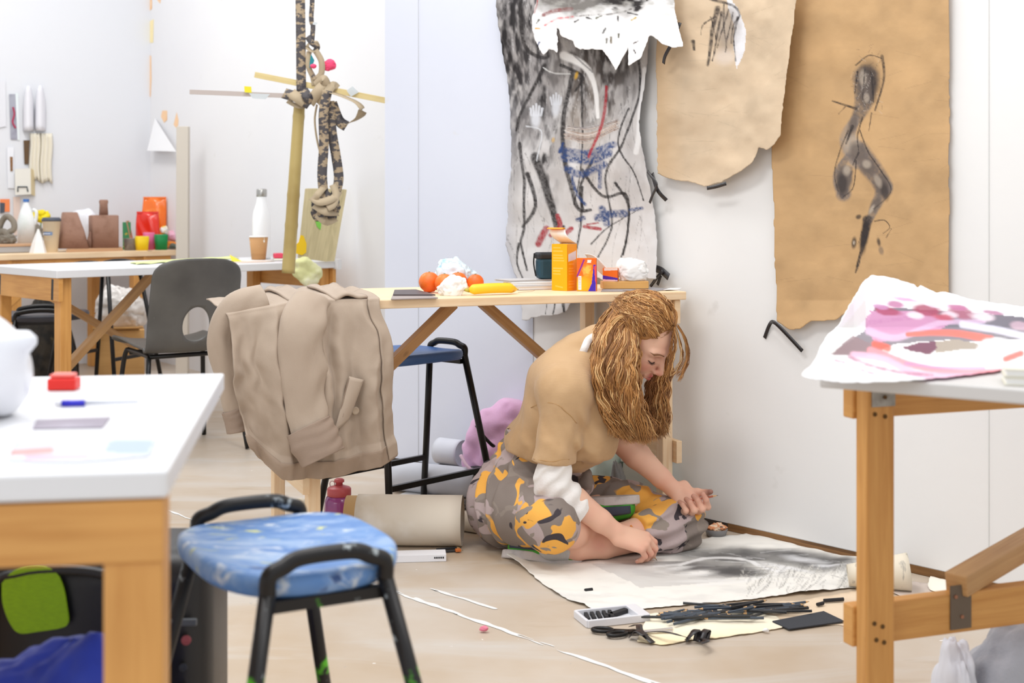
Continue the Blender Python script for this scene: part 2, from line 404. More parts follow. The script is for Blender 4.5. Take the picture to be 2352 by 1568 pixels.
# concrete floor
t = NT('floor_concrete'); v = t.coord('Object'); vs_ = t.coord('Object', (.35, 1.6, 1), (0, 0, .35))
col = t.mix(t.ramp(t.noise(v, 1.1, 5, .6), .38, .66), rgba((188, 168, 144)), rgba((206, 195, 182)))
col = t.mix(t.ramp(t.noise(vs_, 2.6, 6, .65, .8), .5, .72), col, rgba((204, 198, 190)))
col = t.mix(t.ramp(t.noise(vs_, 6.0, 5, .6), .62, .8), col, rgba((176, 154, 126)))
col = t.mix(t.ramp(t.noise(t.coord('Object', (1, 1, 1), (0, 0, .9)), 16, 5, .7, 1.2), .69, .76), col, rgba((160, 158, 158)))
col = t.mix(t.ramp(t.noise(v, 34, 3, .5, .6), .745, .77), col, rgba((240, 238, 234)))
col = t.mix(t.ramp(t.noise(t.coord('Object', (1, 1.7, 1), (0, 0, .5)), 27, 4, .6), .735, .765), col, rgba((104, 100, 98)))
t.setc(col); t.b.inputs['Roughness'].default_value = .42; t.bump(t.noise(v, 60, 4), .05, .004)
m = MB(); m.add([(-9, -1.5, 0), (6, -1.5, 0), (6, 11, 0), (-9, 11, 0)], [(0, 1, 2, 3)]); struct(m.build('floor', t.m, 'S'))
PW = M('floor_line_white', (232, 232, 230), .6)
def floor_line(a, b, w, hole, label, sd):
    a, b = Vector(a), Vector(b); d = (b-a); L = d.length; d.normalize(); n = V(-d.y, d.x, 0); nu = int(L/.006)
    def f(U, W_):
        o = (W_-.5)*w*(1+.6*fbm(U*L*30, W_*3+sd))
        return a.x+d.x*U*L+n.x*o, a.y+d.y*U*L+n.y*o, .0012+0*U
    tag(sheet('paint_line', f, nu, 6, PW, keep=lambda U, W_: fbm(U*L*9, W_*1.5, sd, 4) > hole, solid=0), label, 'paint line')
floor_line(FP(380, 1172), FP(1560, 1590), .014, -.35, 'long worn white paint line running diagonally across the floor past the blue stool', 3.3)
floor_line(FP(985, 1351), FP(1142, 1399), .011, -.8, 'short white paint stroke on the floor beside the long worn line', 8.1)
# ================================================================== tables
PINE = wood('pine', (240, 214, 178), (230, 194, 150)); ORANGE = wood('old_pine', (214, 158, 88), (192, 132, 64)); DPINE = wood('pine_brace', (196, 154, 104), (168, 124, 76))
PAINTED = M('white_paint_top', (228, 228, 230), .4, layers=[((222, 220, 218), 9, .6, .8), ((206, 208, 222), 22, .72, .8)])
STEEL = M('bracket_steel', (176, 172, 166), .45, .6, layers=[((120, 112, 100), 14, .5, .7)]); HOLE = M('screw_hole', (92, 62, 22), .8)
BLACKM = M('black_metal', (26, 23, 22), .35, .3, spec=.5)
class Frame:                           # a point on a table: s along, t across, z up
    def __init__(s, O, u): s.O = Vector((O[0], O[1], 0)); s.u = Vector((u[0], u[1], 0)).normalized(); s.v = V(-s.u.y, s.u.x, 0)
    def __call__(s, a, b, z): return s.O+s.u*a+s.v*b+V(0, 0, z)
def table(name, label, cat, F, L, W, zt, th, leg, topm, legm, ins=(.05, .05), apron=.07, rail=None, brace=None, legs=(0, 1, 2, 3), group=None, lw=None, inner=False, shift=()):
    r = thing(name, label, cat, F(L/2, W/2, 0), group)
    MB().beam(F(0, W/2, zt-th/2), F(L, W/2, zt-th/2), W, th).build('tabletop', topm, r, bevel=.003)
    pos = [(ins[0], ins[1]), (L-ins[0], ins[1]), (ins[0], W-ins[1]), (L-ins[0], W-ins[1])]; lw = lw or leg
    for k, da in shift: pos[k] = (pos[k][0]+da, pos[k][1])
    for k in legs:
        a, b = pos[k]; MB().beam(F(a, b, .001), F(a, b, zt-th-.001), lw, leg, F.v).build('leg', legm, r, bevel=.003)
    for a in (ins[0], L-ins[0]):
        s = -1 if a < L/2 else 1; o = s*(lw/2+.011)*(-1 if inner else 1)
        MB().beam(F(a+o, .04 if inner else .01, zt-th-apron/2-.001), F(a+o, W-.01, zt-th-apron/2-.001), .02, apron).build('apron', legm, r, bevel=.002)
        if rail: MB().beam(F(a+o, .0, (rail[0]+rail[1])/2), F(a+o, W, (rail[0]+rail[1])/2), .02, rail[1]-rail[0]).build('rail', legm, r, bevel=.002)
    if brace:
        for a, c in ((ins[0], brace[0]), (L-ins[0], brace[1])):
            MB().beam(F(a, W/2, rail[1]-.02), F(c, W/2, zt-th-.012), .045, .03, (0, 0, 1)).build('brace', brace[2], r, bevel=.002)
    return r
# the long pine table by the wall
TF = Frame((-.60, 3.648), (.925, .380)); TL, TW, TZ = 1.244, .55, .76
main = table('trestle_table', 'pale pine trestle table with the beige jacket over its end, behind the seated woman', 'table', TF, TL, TW, TZ, .026, .045, PINE, PINE, (.055, .045), .075, (.22, .29), (.56, .66, DPINE), lw=.036, shift=((3, -.05),))
m = MB(); m.beam(TF(TL-.055-.0185, .045, .70), TF(TL-.055-.0185, .045, .735), .034, .002, TF.u); m.build('bracket', STEEL, main)
# painted table in the left foreground
fa = V(-.342, 1.298, 0); fb = V(-.456, 2.07, 0); vv = (fb-fa).normalized(); LF = Frame(fa-V(vv.y, -vv.x, 0)*1.15, (vv.y, -vv.x))
fg = table('work_table', 'white-topped wooden table at the left edge nearest the camera, clutter on top', 'table', LF, 1.15, .78, .76, .027, .058, PAINTED, ORANGE, (.034, .034), .055, None, None, (1, 3), lw=.058, inner=True, shift=((3, -.42),))
MB().beam(LF(.02, .012, .70), LF(1.146, .012, .70), .022, .062).build('apron', ORANGE, fg, bevel=.002)
# far white table
a = P(130, 621, 5.53); b = P(780, 600, 6.55); WT = Frame((a.x, a.y), (b.x-a.x, b.y-a.y)); WTL = (b-a).length
wt = table('work_table', 'white-topped table with orange wooden legs behind the grey chair', 'table', WT, WTL, .76, .76, .034, .062, PAINTED, ORANGE, (.06, .07), .10, None, None, (0, 1, 2, 3), lw=.05)
MB().beam(WT(.05, .3, .18), WT(.62, .3, .725), .05, .03).build('brace', DPINE, wt); MB().beam(WT(.06, .5, .70), WT(.62, .5, .36), .04, .03).build('brace', DPINE, wt)
MB().beam(WT(WTL-.02, -.03, .745), WT(WTL-.02, .74, .745), .02, .05).build('edge_strip', PAINTED, wt)
for t_, zz in ((.07, .66), (.62, .66)):
    MB().beam(WT(.02, t_+.0, zz+.06), WT(.02, t_+.005, zz-.03), .012, .022, (0, 0, 1)).build('latch', BLACKM, wt)
# row of benches along the far wall
a = P(-60, 588, 7.35); b = P(406, 574, 8.3); BT = Frame((a.x, a.y), (b.x-a.x, b.y-a.y)); BTL = (b-a).length
bt = table('bench_table', 'long pine bench with clay models and colourful pots standing on top, by the far wall', 'table', BT, BTL, .62, .76, .034, .06, PINE, ORANGE, (.26, .05), .09, None, None, (0, 1, 2, 3))
MB().beam(BT(.25, .03, .69), BT(BTL-.03, .03, .69), .02, .07).build('apron', ORANGE, bt); MB().beam(BT(.0, .04, .30), BT(.5, .04, .70), .05, .03).build('brace', ORANGE, bt)
# table at the right edge
RL = P(2010, 900, 2.3); RU = V(.939, .344, 0); RFm = Frame((RL.x, RL.y), RU)
rt = thing('trestle_table', 'orange wooden trestle table at the right edge, carrying the torn pink painting', 'table', RFm(.3, .3, 0))
for a_, b_ in ((0, 0), (.75, 0)): MB().beam(RFm(a_, b_, .001), RFm(a_, b_, .735), .058, .034, RFm.v).build('leg', ORANGE, rt, bevel=.004)
MB().beam(RFm(-.0, .032, .692), RFm(.78, .032, .692), .03, .085, e0=.035).build('apron', ORANGE, rt, bevel=.003)
MB().beam(RFm(-.0, .032, .283), RFm(.78, .032, .283), .03, .072, e0=.035).build('rail', ORANGE, rt, bevel=.003)
MB().beam(P(2196, 1342, 2.39), P(2560, 1130, 2.80), .045, .04).build('brace', DPINE, rt, bevel=.003)
for c, z0, z1, w_ in ((.0, .675, .733, .048), (.192, .255, .335, .046)):
    br = MB().beam(RFm(c+.004, -.0185 if c == 0 else .0155, z0), RFm(c+.004, -.0185 if c == 0 else .0155, z1), w_, .0025, RFm.v).build('bracket', STEEL if c == 0 else M('old_steel', (112, 98, 84), .5, .5), rt)
    for dx, dz in ((-.012, .75), (.013, .78), (.002, .28)):
        p = RFm(c+.004+dx, (-.020 if c == 0 else .0140), z0+(z1-z0)*dz); MB().lathe([(.0001, .002), (.0035, .002), (.0035, 0)], p, 10, -RFm.v).build('screw', HOLE if c == 0 else M('copper', (156, 104, 76), .5), br)
for dx, z in ((-.013, .662), (.008, .657), (-.014, .297), (.003, .290), (-.010, .268), (.006, .262)):
    MB().lathe([(.0001, .0015), (.004, .0015), (.004, 0)], RFm(dx, -.0172, z), 10, -RFm.v).build('screw', HOLE, rt)
c0 = P(2111, 877, 1.985); c1 = P(2352, 893, 1.895); ue = (c1-c0); ue.z = 0; RB = Frame((c0.x, c0.y), ue)
MB().beam(RB(-.16, .31, .747), RB(.60, .31, .747), .62, .022).build('tabletop', M('grey_top', (206, 203, 200), .4, layers=[((176, 168, 158), 6, .5, .7)]), rt, bevel=.003)
MB().box(P(1951, 898, 2.33), .012, .02, .028, .3).build('clip', M('dark_grey', (78, 78, 84), .5), rt)
# ================================================================== stools and chairs
def stool(name, label, c, axa, hz, seatm, rung=.145, sa=.36, sb=.35, group=None, loopm=None, wt_=.15, wb=.30, db=.40, dt=.30, n=.0115):
    """axa: direction along the handle loops"""
    a = Vector((axa[0], axa[1], 0)).normalized(); b = V(-a.y, a.x, 0); c = Vector((c[0], c[1], 0)); r = thing(name, label, 'stool', c, group)
    def Q(i, j, z): return c+a*i+b*j+V(0, 0, z)
    nu = 44; vs = []; fs = []
    prof = [(.0, .004), (.5, .002), (.80, .0), (.94, .003), (.99, -.002), (1.0, -.012), (.985, -.024), (.95, -.030), (.4, -.030)]
    for q, dz in prof:
        for k in range(nu):
            th = k*2*math.pi/nu; e = .62; co, si = math.cos(th), math.sin(th)
            x = math.copysign(abs(co)**e, co)*sa/2; y = math.copysign(abs(si)**e, si)*sb/2
            x *= 1-.07*(abs(y)/(sb/2))**3 if True else 1
            dish = .010*(abs(x)/(sa/2))**2*q if dz > -.003 else .010*(abs(x)/(sa/2))**2
            vs.append(Q(x*q, y*q, hz+dz+dish-.004))
    fs = [(i*nu+k, i*nu+(k+1) % nu, (i+1)*nu+(k+1) % nu, (i+1)*nu+k) for i in range(len(prof)-1) for k in range(nu)]
    obj('seat', vs, fs, seatm, r, True)
    lm = loopm or BLACKM
    for s in (-1, 1):
        hb = lambda z: s*(db/2+(dt/2-db/2)*min(1, z/hz)+.012)
        ha = lambda z: wb/2+.012+(wt_/2-wb/2)*min(1, z/hz)
        top = hz+.022
        pts = [Q(-ha(0), hb(0), .004), Q(-ha(hz*.5), hb(hz*.5), hz*.5), Q(-ha(hz)-.004, hb(hz), hz-.02)]
        arc = [Q(-ha(hz)-.002, hb(hz)+s*.002, hz+.004), Q(-ha(hz)+.018, hb(hz), top-.009), Q(-.035, hb(hz)-s*.002, top), Q(.035, hb(hz)-s*.002, top), Q(ha(hz)-.018, hb(hz), top-.009), Q(ha(hz)+.002, hb(hz)+s*.002, hz+.004)]
        pts2 = [Q(ha(hz)+.004, hb(hz), hz-.02), Q(ha(hz*.5), hb(hz*.5), hz*.5), Q(ha(0), hb(0), .004)]
        MB().tube(pts, n, 10).build('leg', lm, r, True); MB().tube(bez([pts[-1]]+arc+[pts2[0]], 6), n, 10).build('handle_loop', lm if s < 0 or name != 'paint_stool' else lm, r, True); MB().tube(pts2, n, 10).build('leg', lm, r, True)
        MB().beam(Q(-ha(hz), hb(hz)-s*.01, hz-.04), Q(ha(hz), hb(hz)-s*.01, hz-.04), .016, .016).build('seat_rail', lm, r)
        if rung: MB().beam(Q(s*ha(rung), hb(rung)*s*-1, rung), Q(s*ha(rung), hb(rung)*s, rung), .014, .018).build('rung', lm, r)
    return r
BLUESEAT = M('blue_seat', (64, 102, 162), .42, layers=[((84, 122, 176), 5, .45, .7), ((200, 210, 224), 60, .76, .79)], bump=(60, .03))
t = NT('painted_blue_seat'); v = t.coord('Object'); vb = t.coord('Object', (1, 2.6, 1), (0, 0, .3))
col = t.mix(t.ramp(t.noise(v, 6, 3), .35, .65), rgba((76, 124, 188)), rgba((112, 154, 208)))
col = t.mix(t.ramp(t.noise(vb, 9, 4, .6, .5), .46, .62), col, rgba((146, 174, 212)))
col = t.mix(t.ramp(t.noise(vb, 15, 4, .65, .9), .555, .66), col, rgba((202, 212, 224)))
col = t.mix(t.ramp(t.noise(t.coord('Object', (1, 3, 1), (.4, 0, .1)), 19, 3, .5, .7), .66, .70), col, rgba((198, 204, 150)))
col = t.mix(t.ramp(t.noise(t.coord('Object', (1, 2, 1), (0, .7, .9)), 13, 3, .5, .4), .68, .72), col, rgba((44, 74, 128)))
t.setc(col); t.b.inputs['Roughness'].default_value = .45
stool('paint_stool', 'paint-splattered blue stool with black tube legs in the foreground', (-.33, 1.905), (.88, .475), .535, t.m, None, .285, .35, wt_=.135, wb=.36, db=.52, dt=.325,
      loopm=M('splashed_tube', (28, 25, 24), .38, .2, layers=[((186, 194, 196), 24, .62, .68), ((96, 196, 40), 9, .60, .64)]))
st2 = stool('stool', 'clean blue stool with black tube legs standing under the pine table', (-.345, 4.345), (.74, -.67), .545, BLUESEAT, .145, .29, .36, wt_=.135, wb=.33, db=.46, dt=.34)
GREYP = M('grey_plastic', (92, 90, 86), .42, layers=[((78, 76, 73), 4, .45, .65), ((170, 168, 164), 55, .74, .78)], bump=(90, .05))
def chair(name, label, c, th, mat, group=None):
    """one-piece plastic shell chair; local y is forward"""
    R = Matrix.Rotation(th, 3, 'Z'); c = Vector((c[0], c[1], 0)); r = thing(name, label, 'chair', c, group)
    Q = lambda x, y, z: c+R@V(x, y, z)
    prof = bez([(0, .24, .425), (0, .215, .447), (0, .10, .442), (0, -.06, .425), (0, -.15, .425), (0, -.192, .475), (0, -.212, .58), (0, -.236, .70), (0, -.262, .815)], 8)
    nv = len(prof); nu = 41; G = np.zeros((nv, nu, 3)); wv = []
    for j, p in enumerate(prof):
        q = j/(nv-1); hw = .205 if q < .5 else .205-.012*(q-.5)*2
        for i in range(nu):
            s = i/(nu-1)*2-1; cu = abs(s)**3
            up = .022*cu*(1 if q < .5 else .2); fw = .028*cu*ease(q, .5, .7)
            k = 1.0
            if q > .90: k = math.sqrt(max(0, 1-((q-.90)/.10)**2*(.52 if True else 1)))
            if q < .06: k = .88+.12*q/.06
            G[j, i] = Q(s*hw*k, p.y+fw, p.z+up-(.02*max(0, (q-.93)/.07)*abs(s)**4))
    hc = np.array([.0, .835]); keep = np.ones((nv-1, nu-1), bool)
    # hand hole: oval in the back panel, edge vertices moved on to the oval
    q = np.linspace(0, 1, nv); s = np.linspace(-1, 1, nu); jc = .70; rs, rq = .30, .085
    for j in range(nv-1):
        for i in range(nu-1):
            sm, qm = (s[i]+s[i+1])/2, (q[j]+q[j+1])/2
            if (sm/rs)**2+((qm-jc)/rq)**2 < 1: keep[j, i] = False
    G2 = G.copy()
    def samp(ss, qq):
        fi = (ss+1)/2*(nu-1); fj = qq*(nv-1); i0 = min(int(fi), nu-2); j0 = min(int(fj), nv-2); a, b = fi-i0, fj-j0
        return (G[j0, i0]*(1-a)+G[j0, i0+1]*a)*(1-b)+(G[j0+1, i0]*(1-a)+G[j0+1, i0+1]*a)*b
    for j in range(1, nv-1):
        for i in range(1, nu-1):
            kk = keep[j-1:j+1, i-1:i+1]
            if kk.any() and not kk.all():
                an = math.atan2((q[j]-jc)/rq, s[i]/rs); G2[j, i] = samp(rs*math.cos(an), jc+rq*math.sin(an))
    F = [(j*nu+i, j*nu+i+1, (j+1)*nu+i+1, (j+1)*nu+i) for j in range(nv-1) for i in range(nu-1) if keep[j, i]]
    obj('seat_shell', G2.reshape(-1, 3), F, mat, r, True, solid=.008)
    for s_ in (-1, 1):
        MB().tube(bez([Q(s_*.205, .20, .003), Q(s_*.185, .165, .30), Q(s_*.175, .14, .405), Q(s_*.165, .10, .413), Q(s_*.165, -.09, .405), Q(s_*.175, -.13, .385), Q(s_*.19, -.165, .30), Q(s_*.215, -.245, .003)], 6), .0105, 8).build('leg', BLACKM, r, True)
        MB().tube([Q(s_*.197, -.185, .20), Q(s_*.192, .175, .20)], .007, 8).build('rung', BLACKM, r, True)
    for y in (.11, -.12): MB().tube([Q(-.17, y, .405), Q(.17, y, .405)], .010, 8).build('cross_bar', BLACKM, r, True)
    return r
chair('plastic_chair', 'grey plastic chair with an oval hole in its back, in front of the white table', (-1.44, 5.62), math.radians(36), GREYP)
DARKS = M('dark_seat', (58, 60, 70), .4, layers=[((92, 94, 104), 8, .55, .75)])
stool('stool', 'low dark grey stool at the left edge, seen through the white table legs', (-2.36, 6.55), (.9, .3), .50, DARKS, .16, .46, .36, wt_=.2, wb=.34)
stool('tall_stool', 'tall black-legged stool with a slate seat behind the white table', (-2.18, 7.0), (.93, -.3), .715, M('slate_seat', (58, 66, 84), .5), .24, .34, .32, wt_=.2, wb=.42, db=.42, dt=.26)
# ================================================================== sheets on the walls
def onplane(px, py, A, n, off=0.):
    """photo points (arrays) carried on to a vertical plane through A with normal n"""
    px = np.asarray(px, float); py = np.asarray(py, float); rx = (px-1176)/FPX
    c = A[0]*n[0]+A[1]*n[1]+off; d = c/(rx*n[0]+n[1])
    return rx*d, d, CAMH-(py-HY)/FPX*d
class PC(Canvas):
    def __init__(s, box, W, bg):
        s.b = box; super().__init__(W, int(W*(box[3]-box[1])/(box[2]-box[0])), bg)
        s.px = box[0]+s.x*(box[2]-box[0]); s.py = box[1]+s.y*(box[3]-box[1])
    def n(s, p): return [((x-s.b[0])/(s.b[2]-s.b[0]), (y-s.b[1])/(s.b[3]-s.b[1])) for x, y in p]
    def S(s, pts, w, c, al=1., **k):
        q = s.b[2]-s.b[0]; s.stroke(s.n(pts), (w[0]/q, w[1]/q) if isinstance(w, tuple) else w/q, c, al, **k)
    def B(s, cx, cy, rx, ry, c, al=1., rot=0, **k):
        (x, y), = s.n([(cx, cy)]); s.blob(x, y, rx/(s.b[2]-s.b[0]), ry/(s.b[3]-s.b[1]), c, al, rot, **k)
    def PO(s, pts, c, al=1., rough=0.): s.poly(s.n(pts), c, al, rough)
def hang(name, cv, poly, A, n, off, bulge, mat, nu, label, cat, rough=.004, group=None):
    b = cv.b; P_ = cv.n(poly)
    def f(U, W):
        x, y, z = onplane(b[0]+U*(b[2]-b[0]), b[1]+W*(b[3]-b[1]), A, n, off)
        q = bulge(U, W); return x+n[0]*q, y+n[1]*q, z
    nv = int(nu*(b[3]-b[1])/(b[2]-b[0]))
    return tag(sheet(name, f, nu, nv, mat, cv, keep=lambda U, W: inpoly(U+rough*fbm(U*25, W*25), W+rough*fbm(U*25+7, W*25), P_)), label, cat, group)
PAPERC = vcol('drawn_paper', .8, (40, .06)); KRAFT = vcol('kraft_paper', .75, (14, .25))
DRK = (44, 40, 40)
# charcoal drawing
pa = onplane(1150, 500, C0, BN, .012); pb = onplane(1525, 500, C0, WN, .03); A1 = V(pa[0], pa[1], 0); d1 = V(pb[0]-pa[0], pb[1]-pa[1], 0).normalized(); n1 = V(d1.y, -d1.x, 0)
bx = (1140, -40, 1530, 745); cv = PC(bx, 460, (212, 209, 208)); random.seed(3)
nz = fbm(cv.px/38, cv.py/90, 0, 4); nf = fbm(cv.px/9, cv.py/26, 3, 3)
cv.tone((168, 163, 160), np.clip((430-cv.py)/260, 0, 1)*.75)
cv.tone((150, 146, 146), np.clip((560-cv.py)/300, 0, 1)*np.clip(.5+nz, 0, 1)*.8)
lf = np.clip((1330-cv.px-np.clip(cv.py-120, 0, 999)*.33)/110, 0, 1)
cv.tone((70, 66, 68), lf*np.clip((600-cv.py)/260, 0, 1)*np.clip(.75+nf*.7, 0, 1)*.95)
cv.tone((36, 33, 34), np.clip((1245-cv.px)/60, 0, 1)*np.clip((330-cv.py)/160, 0, 1)*np.clip(.55+nf, 0, 1))
cv.tone((38, 34, 33), np.clip((250-cv.py)/110, 0, 1)*np.clip((cv.px-1300)/50, 0, 1)*np.clip((1480-cv.px)/30, 0, 1)*np.clip(.75+nf*.6, 0, 1))
cv.tone((60, 52, 50), np.clip((340-cv.py)/90, 0, 1)*np.clip((cv.px-1260)/40, 0, 1)*np.clip((1470-cv.px)/60, 0, 1)*np.clip(.35+nf, 0, 1)*.9)
cv.tone((172, 160, 148), np.clip(1-np.abs(cv.px-1360)/90, 0, 1)*np.clip(1-np.abs(cv.py-300)/190, 0, 1)*np.clip(.5+nz, 0, 1)*.9)
cv.tone((40, 37, 38), np.clip(1-np.abs(cv.px-1250-.1*(cv.py-250))/34, 0, 1)*np.clip((500-cv.py)/120, 0, 1)*np.clip(.25+nf, 0, 1))
cv.tone((190, 190, 196), np.clip((1192-cv.px)/25, 0, 1)*np.clip((cv.py-150)/250, 0, 1)*.8)
for k in range(260):
    x = random.uniform(1160, 1480); y = random.uniform(-20, 560); l = random.uniform(30, 130); s = random.uniform(-25, 25)
    dark = random.random() < (.75 if x < 1300 else .5)
    cv.S([(x, y), (x+s*.6+random.uniform(-8, 8), y+l*.5), (x+s, y+l)], (random.uniform(1, 4), .6), (52, 48, 48) if dark else (212, 210, 210), random.uniform(.2, .6), jit=.8)
for p, w_ in (([(1255, 150), (1205, 250), (1190, 300)], 6), ([(1205, 10), (1215, 110), (1262, 130), (1240, 60)], 7), ([(1200, 330), (1215, 420), (1208, 520), (1200, 560), (1215, 620)], 5), ([(1195, 560), (1190, 600), (1205, 640)], 4),
              ([(1240, 360), (1262, 420), (1275, 470), (1285, 520)], 15), ([(1222, 400), (1240, 470), (1205, 520)], 7), ([(1318, 170), (1300, 260), (1305, 360), (1320, 430), (1335, 480), (1360, 482)], 8), ([(1338, 180), (1345, 300), (1340, 400), (1325, 470)], 3),
              ([(1465, 130), (1470, 230), (1440, 330), (1405, 390), (1400, 440), (1405, 520), (1375, 590)], 4), ([(1450, 250), (1430, 330), (1465, 400), (1480, 460)], 3), ([(1345, 390), (1390, 450), (1440, 445), (1445, 500), (1432, 585)], 5), ([(1345, 430), (1340, 490), (1330, 560), (1318, 600)], 4),
              ([(1370, 370), (1340, 430), (1345, 480)], 5), ([(1420, 420), (1445, 470), (1440, 540), (1428, 590)], 4), ([(1290, 150), (1340, 175), (1325, 210)], 5), ([(1300, 520), (1290, 600)], 4), ([(1360, 560), (1400, 520), (1470, 480)], 2), ([(1280, 640), (1283, 700), (1280, 720)], 3), ([(1300, 690), (1306, 718)], 5), ([(1268, 660), (1262, 720)], 2)):
    cv.S(p, (w_*1.35+1, w_*.9), DRK, .97, jit=.2)
for k in range(26):                                                  # swirl of the nest, blue tub
    a = random.uniform(0, 3.1); cv.S([(1308+random.uniform(-3, 6), 318-a*9), (1360, 330-a*12+random.uniform(-6, 6)), (1425+random.uniform(-8, 6), 300-a*8)], random.uniform(2, 4), random.choice([(150, 118, 98), (120, 92, 76), (196, 178, 164), (96, 88, 92), (226, 222, 218)]), .7, jit=.5)
for p, w_ in (([(1300, 345), (1360, 352), (1420, 332)], 13), ([(1305, 362), (1365, 368), (1410, 352)], 16), ([(1312, 388), (1345, 400), (1400, 378)], 14), ([(1322, 405), (1330, 440), (1350, 470)], 6), ([(1390, 390), (1385, 430)], 8), ([(1375, 500), (1400, 492), (1435, 490)], 15), ([(1385, 480), (1395, 512)], 14), ([(1450, 482), (1475, 478)], 7), ([(1330, 505), (1345, 500)], 8), ([(1295, 350), (1302, 330)], 5)):
    cv.S(p, w_*1.15, (40, 66, 116), .92, jit=.55)
for p, w_ in (([(1396, 200), (1388, 290), (1362, 360)], 6), ([(1288, 495), (1292, 520), (1270, 540)], 9), ([(1260, 525), (1240, 560)], 13), ([(1315, 525), (1300, 540)], 9), ([(1345, 520), (1380, 526)], 7), ([(1352, 515), (1375, 512)], 3)): cv.S(p, w_*1.15, (160, 36, 48), .95, jit=.25)
cv.S([(1298, 128), (1345, 152), (1368, 200), (1378, 270)], (20, 7), (232, 230, 228), 1); cv.S([(1322, 128), (1362, 165)], 4, (120, 118, 120), .7); cv.B(1327, 174, 5, 12, (206, 160, 50), .9, .3); cv.B(1280, 322, 5, 8, (190, 156, 100), .8)
for cx, cy in ((1235, 265), (1278, 240)):                            # two pale hands
    cv.B(cx, cy+10, 13, 24, (206, 208, 214), .9, rough=.1)
    for q in range(5): cv.S([(cx-10+q*5, cy), (cx-13+q*6.2, cy-26+abs(q-2)*5)], 4.5, (206, 208, 214), .9)
cv.S([(1252, 156), (1275, 168), (1312, 170)], 3, (220, 220, 218), .8); cv.S([(1215, 290), (1250, 304), (1245, 370)], 3, (206, 208, 212), .8); cv.S([(1480, 160), (1478, 300), (1470, 350)], 12, (226, 225, 225), .8)
hang('charcoal_drawing', cv, [(1148, -40), (1158, 60), (1170, 180), (1178, 280), (1184, 390), (1174, 480), (1168, 560), (1176, 610), (1196, 650), (1205, 734), (1312, 716), (1330, 640), (1516, 640), (1512, 560), (1498, 430), (1478, 300), (1484, 160), (1492, 60), (1510, -40)],
     A1, n1, .0, lambda U, W: .012+.018*np.sin(W*13+U*2)*(.3+abs(U-.5))+.05*np.clip(.12-U, 0, 1)*8*np.sin(W*9+1)**2*.3+.006*fbm(U*6, W*8), PAPERC, 190, 'tall charcoal and ink drawing with blue and red marks hanging behind the pine table', 'drawing')
# torn painted sheet folded over it
cv = PC((1225, -40, 1600, 175), 300, (220, 218, 217))
cv.tone((120, 116, 112), np.clip((34-cv.py+.1*(1390-cv.px)*.0+14*fbm(cv.px/30, cv.py/20))/22, 0, 1)*np.clip((1500-cv.px)/60, 0, 1)*np.clip((cv.px-1235)/20, 0, 1))
cv.tone((44, 40, 40), np.clip((18-cv.py+20*fbm(cv.px/25, cv.py/12, 5))/14, 0, 1)*np.clip((cv.px-1370)/40, 0, 1)*np.clip((1510-cv.px)/30, 0, 1)); cv.tone((168, 166, 160), .6*np.clip(fbm(cv.px/16, cv.py/9, 2), 0, 1)*np.clip((40-cv.py)/20, 0, 1))
cv.S([(1262, 36), (1285, 26), (1320, 22)], 9, (128, 56, 54), .8, jit=.5); cv.S([(1268, 60), (1290, 45), (1325, 40)], 4, (206, 60, 70), .7, jit=.7); cv.S([(1330, 38), (1410, 34), (1460, 22)], 4, (96, 90, 86), .8, jit=.8); cv.S([(1240, -30), (1243, 10), (1238, 30)], 5, (150, 50, 50), .8, jit=.5)
for x, y, dx, dy, c in ((1402, 78, 4, -12, DRK), (1411, 92, 1, 10, (70, 62, 40)), (1419, 88, 2, 14, (90, 74, 40)), (1434, 80, 0, 8, (80, 78, 60)), (1476, 102, 12, -5, (60, 40, 36)), (1480, 118, 8, 8, (52, 36, 34)), (1252, 48, -4, 8, (60, 60, 40)), (1262, 100, -2, 10, (40, 60, 110)), (1248, 68, 10, 0, (206, 150, 60)), (1330, 52, 10, -6, DRK), (1360, 42, 14, 4, DRK), (1450, 30, 26, 6, DRK), (1472, 42, -12, 6, (190, 160, 80)), (1428, 40, 2, 10, DRK), (1495, 3, 8, -6, DRK), (1383, 44, 12, -6, (90, 90, 70))):
    cv.S([(x, y), (x+dx, y+dy)], (4, 2), c, .9)
hang('torn_sheet', cv, [(1252, -40), (1238, 20), (1234, 42), (1240, 72), (1252, 98), (1276, 130), (1284, 116), (1292, 118), (1300, 126), (1296, 88), (1291, 60), (1304, 86), (1330, 96), (1340, 110), (1356, 116), (1408, 117), (1420, 135), (1440, 166), (1447, 146), (1461, 112), (1468, 140), (1474, 156), (1496, 142), (1503, 138), (1512, 84), (1520, 86), (1540, 104), (1562, 112), (1588, 110), (1574, 78), (1563, 44), (1556, 10), (1556, -40)],
     A1, n1, .06, lambda U, W: .015+.06*W**2+.014*np.sin(U*19)*W, PAPERC, 210, 'torn white paper edge with dark paint and slits draped over the charcoal drawing', 'torn paper', .003)
def kraft(box, base, W):
    cv = PC(box, W, base); n = fbm(cv.px/60, cv.py/60, 1, 4); m2 = fbm(cv.px/130, cv.py/25, 8, 3)
    cv.tone([c*.9 for c in base], np.clip(n-.1, 0, 1)*.6); cv.tone([min(255, c*1.07) for c in base], np.clip(-n-.15, 0, 1)*.7+np.clip(m2-.45, 0, 1)*.4)
    for k in range(34):
        x, y = random.uniform(box[0], box[2]), random.uniform(box[1], box[3]); a = random.uniform(-.5, .5)
        cv.S([(x, y), (x+60*math.cos(a), y+60*math.sin(a)+random.uniform(-6, 6))], 1.6, [c*.8 for c in base], .28)
    return cv
cv = kraft((1490, -40, 1860, 440), (206, 184, 156), 260)
cv.tone((196, 164, 124), np.clip((1580-cv.px)/50, 0, 1)*.55)
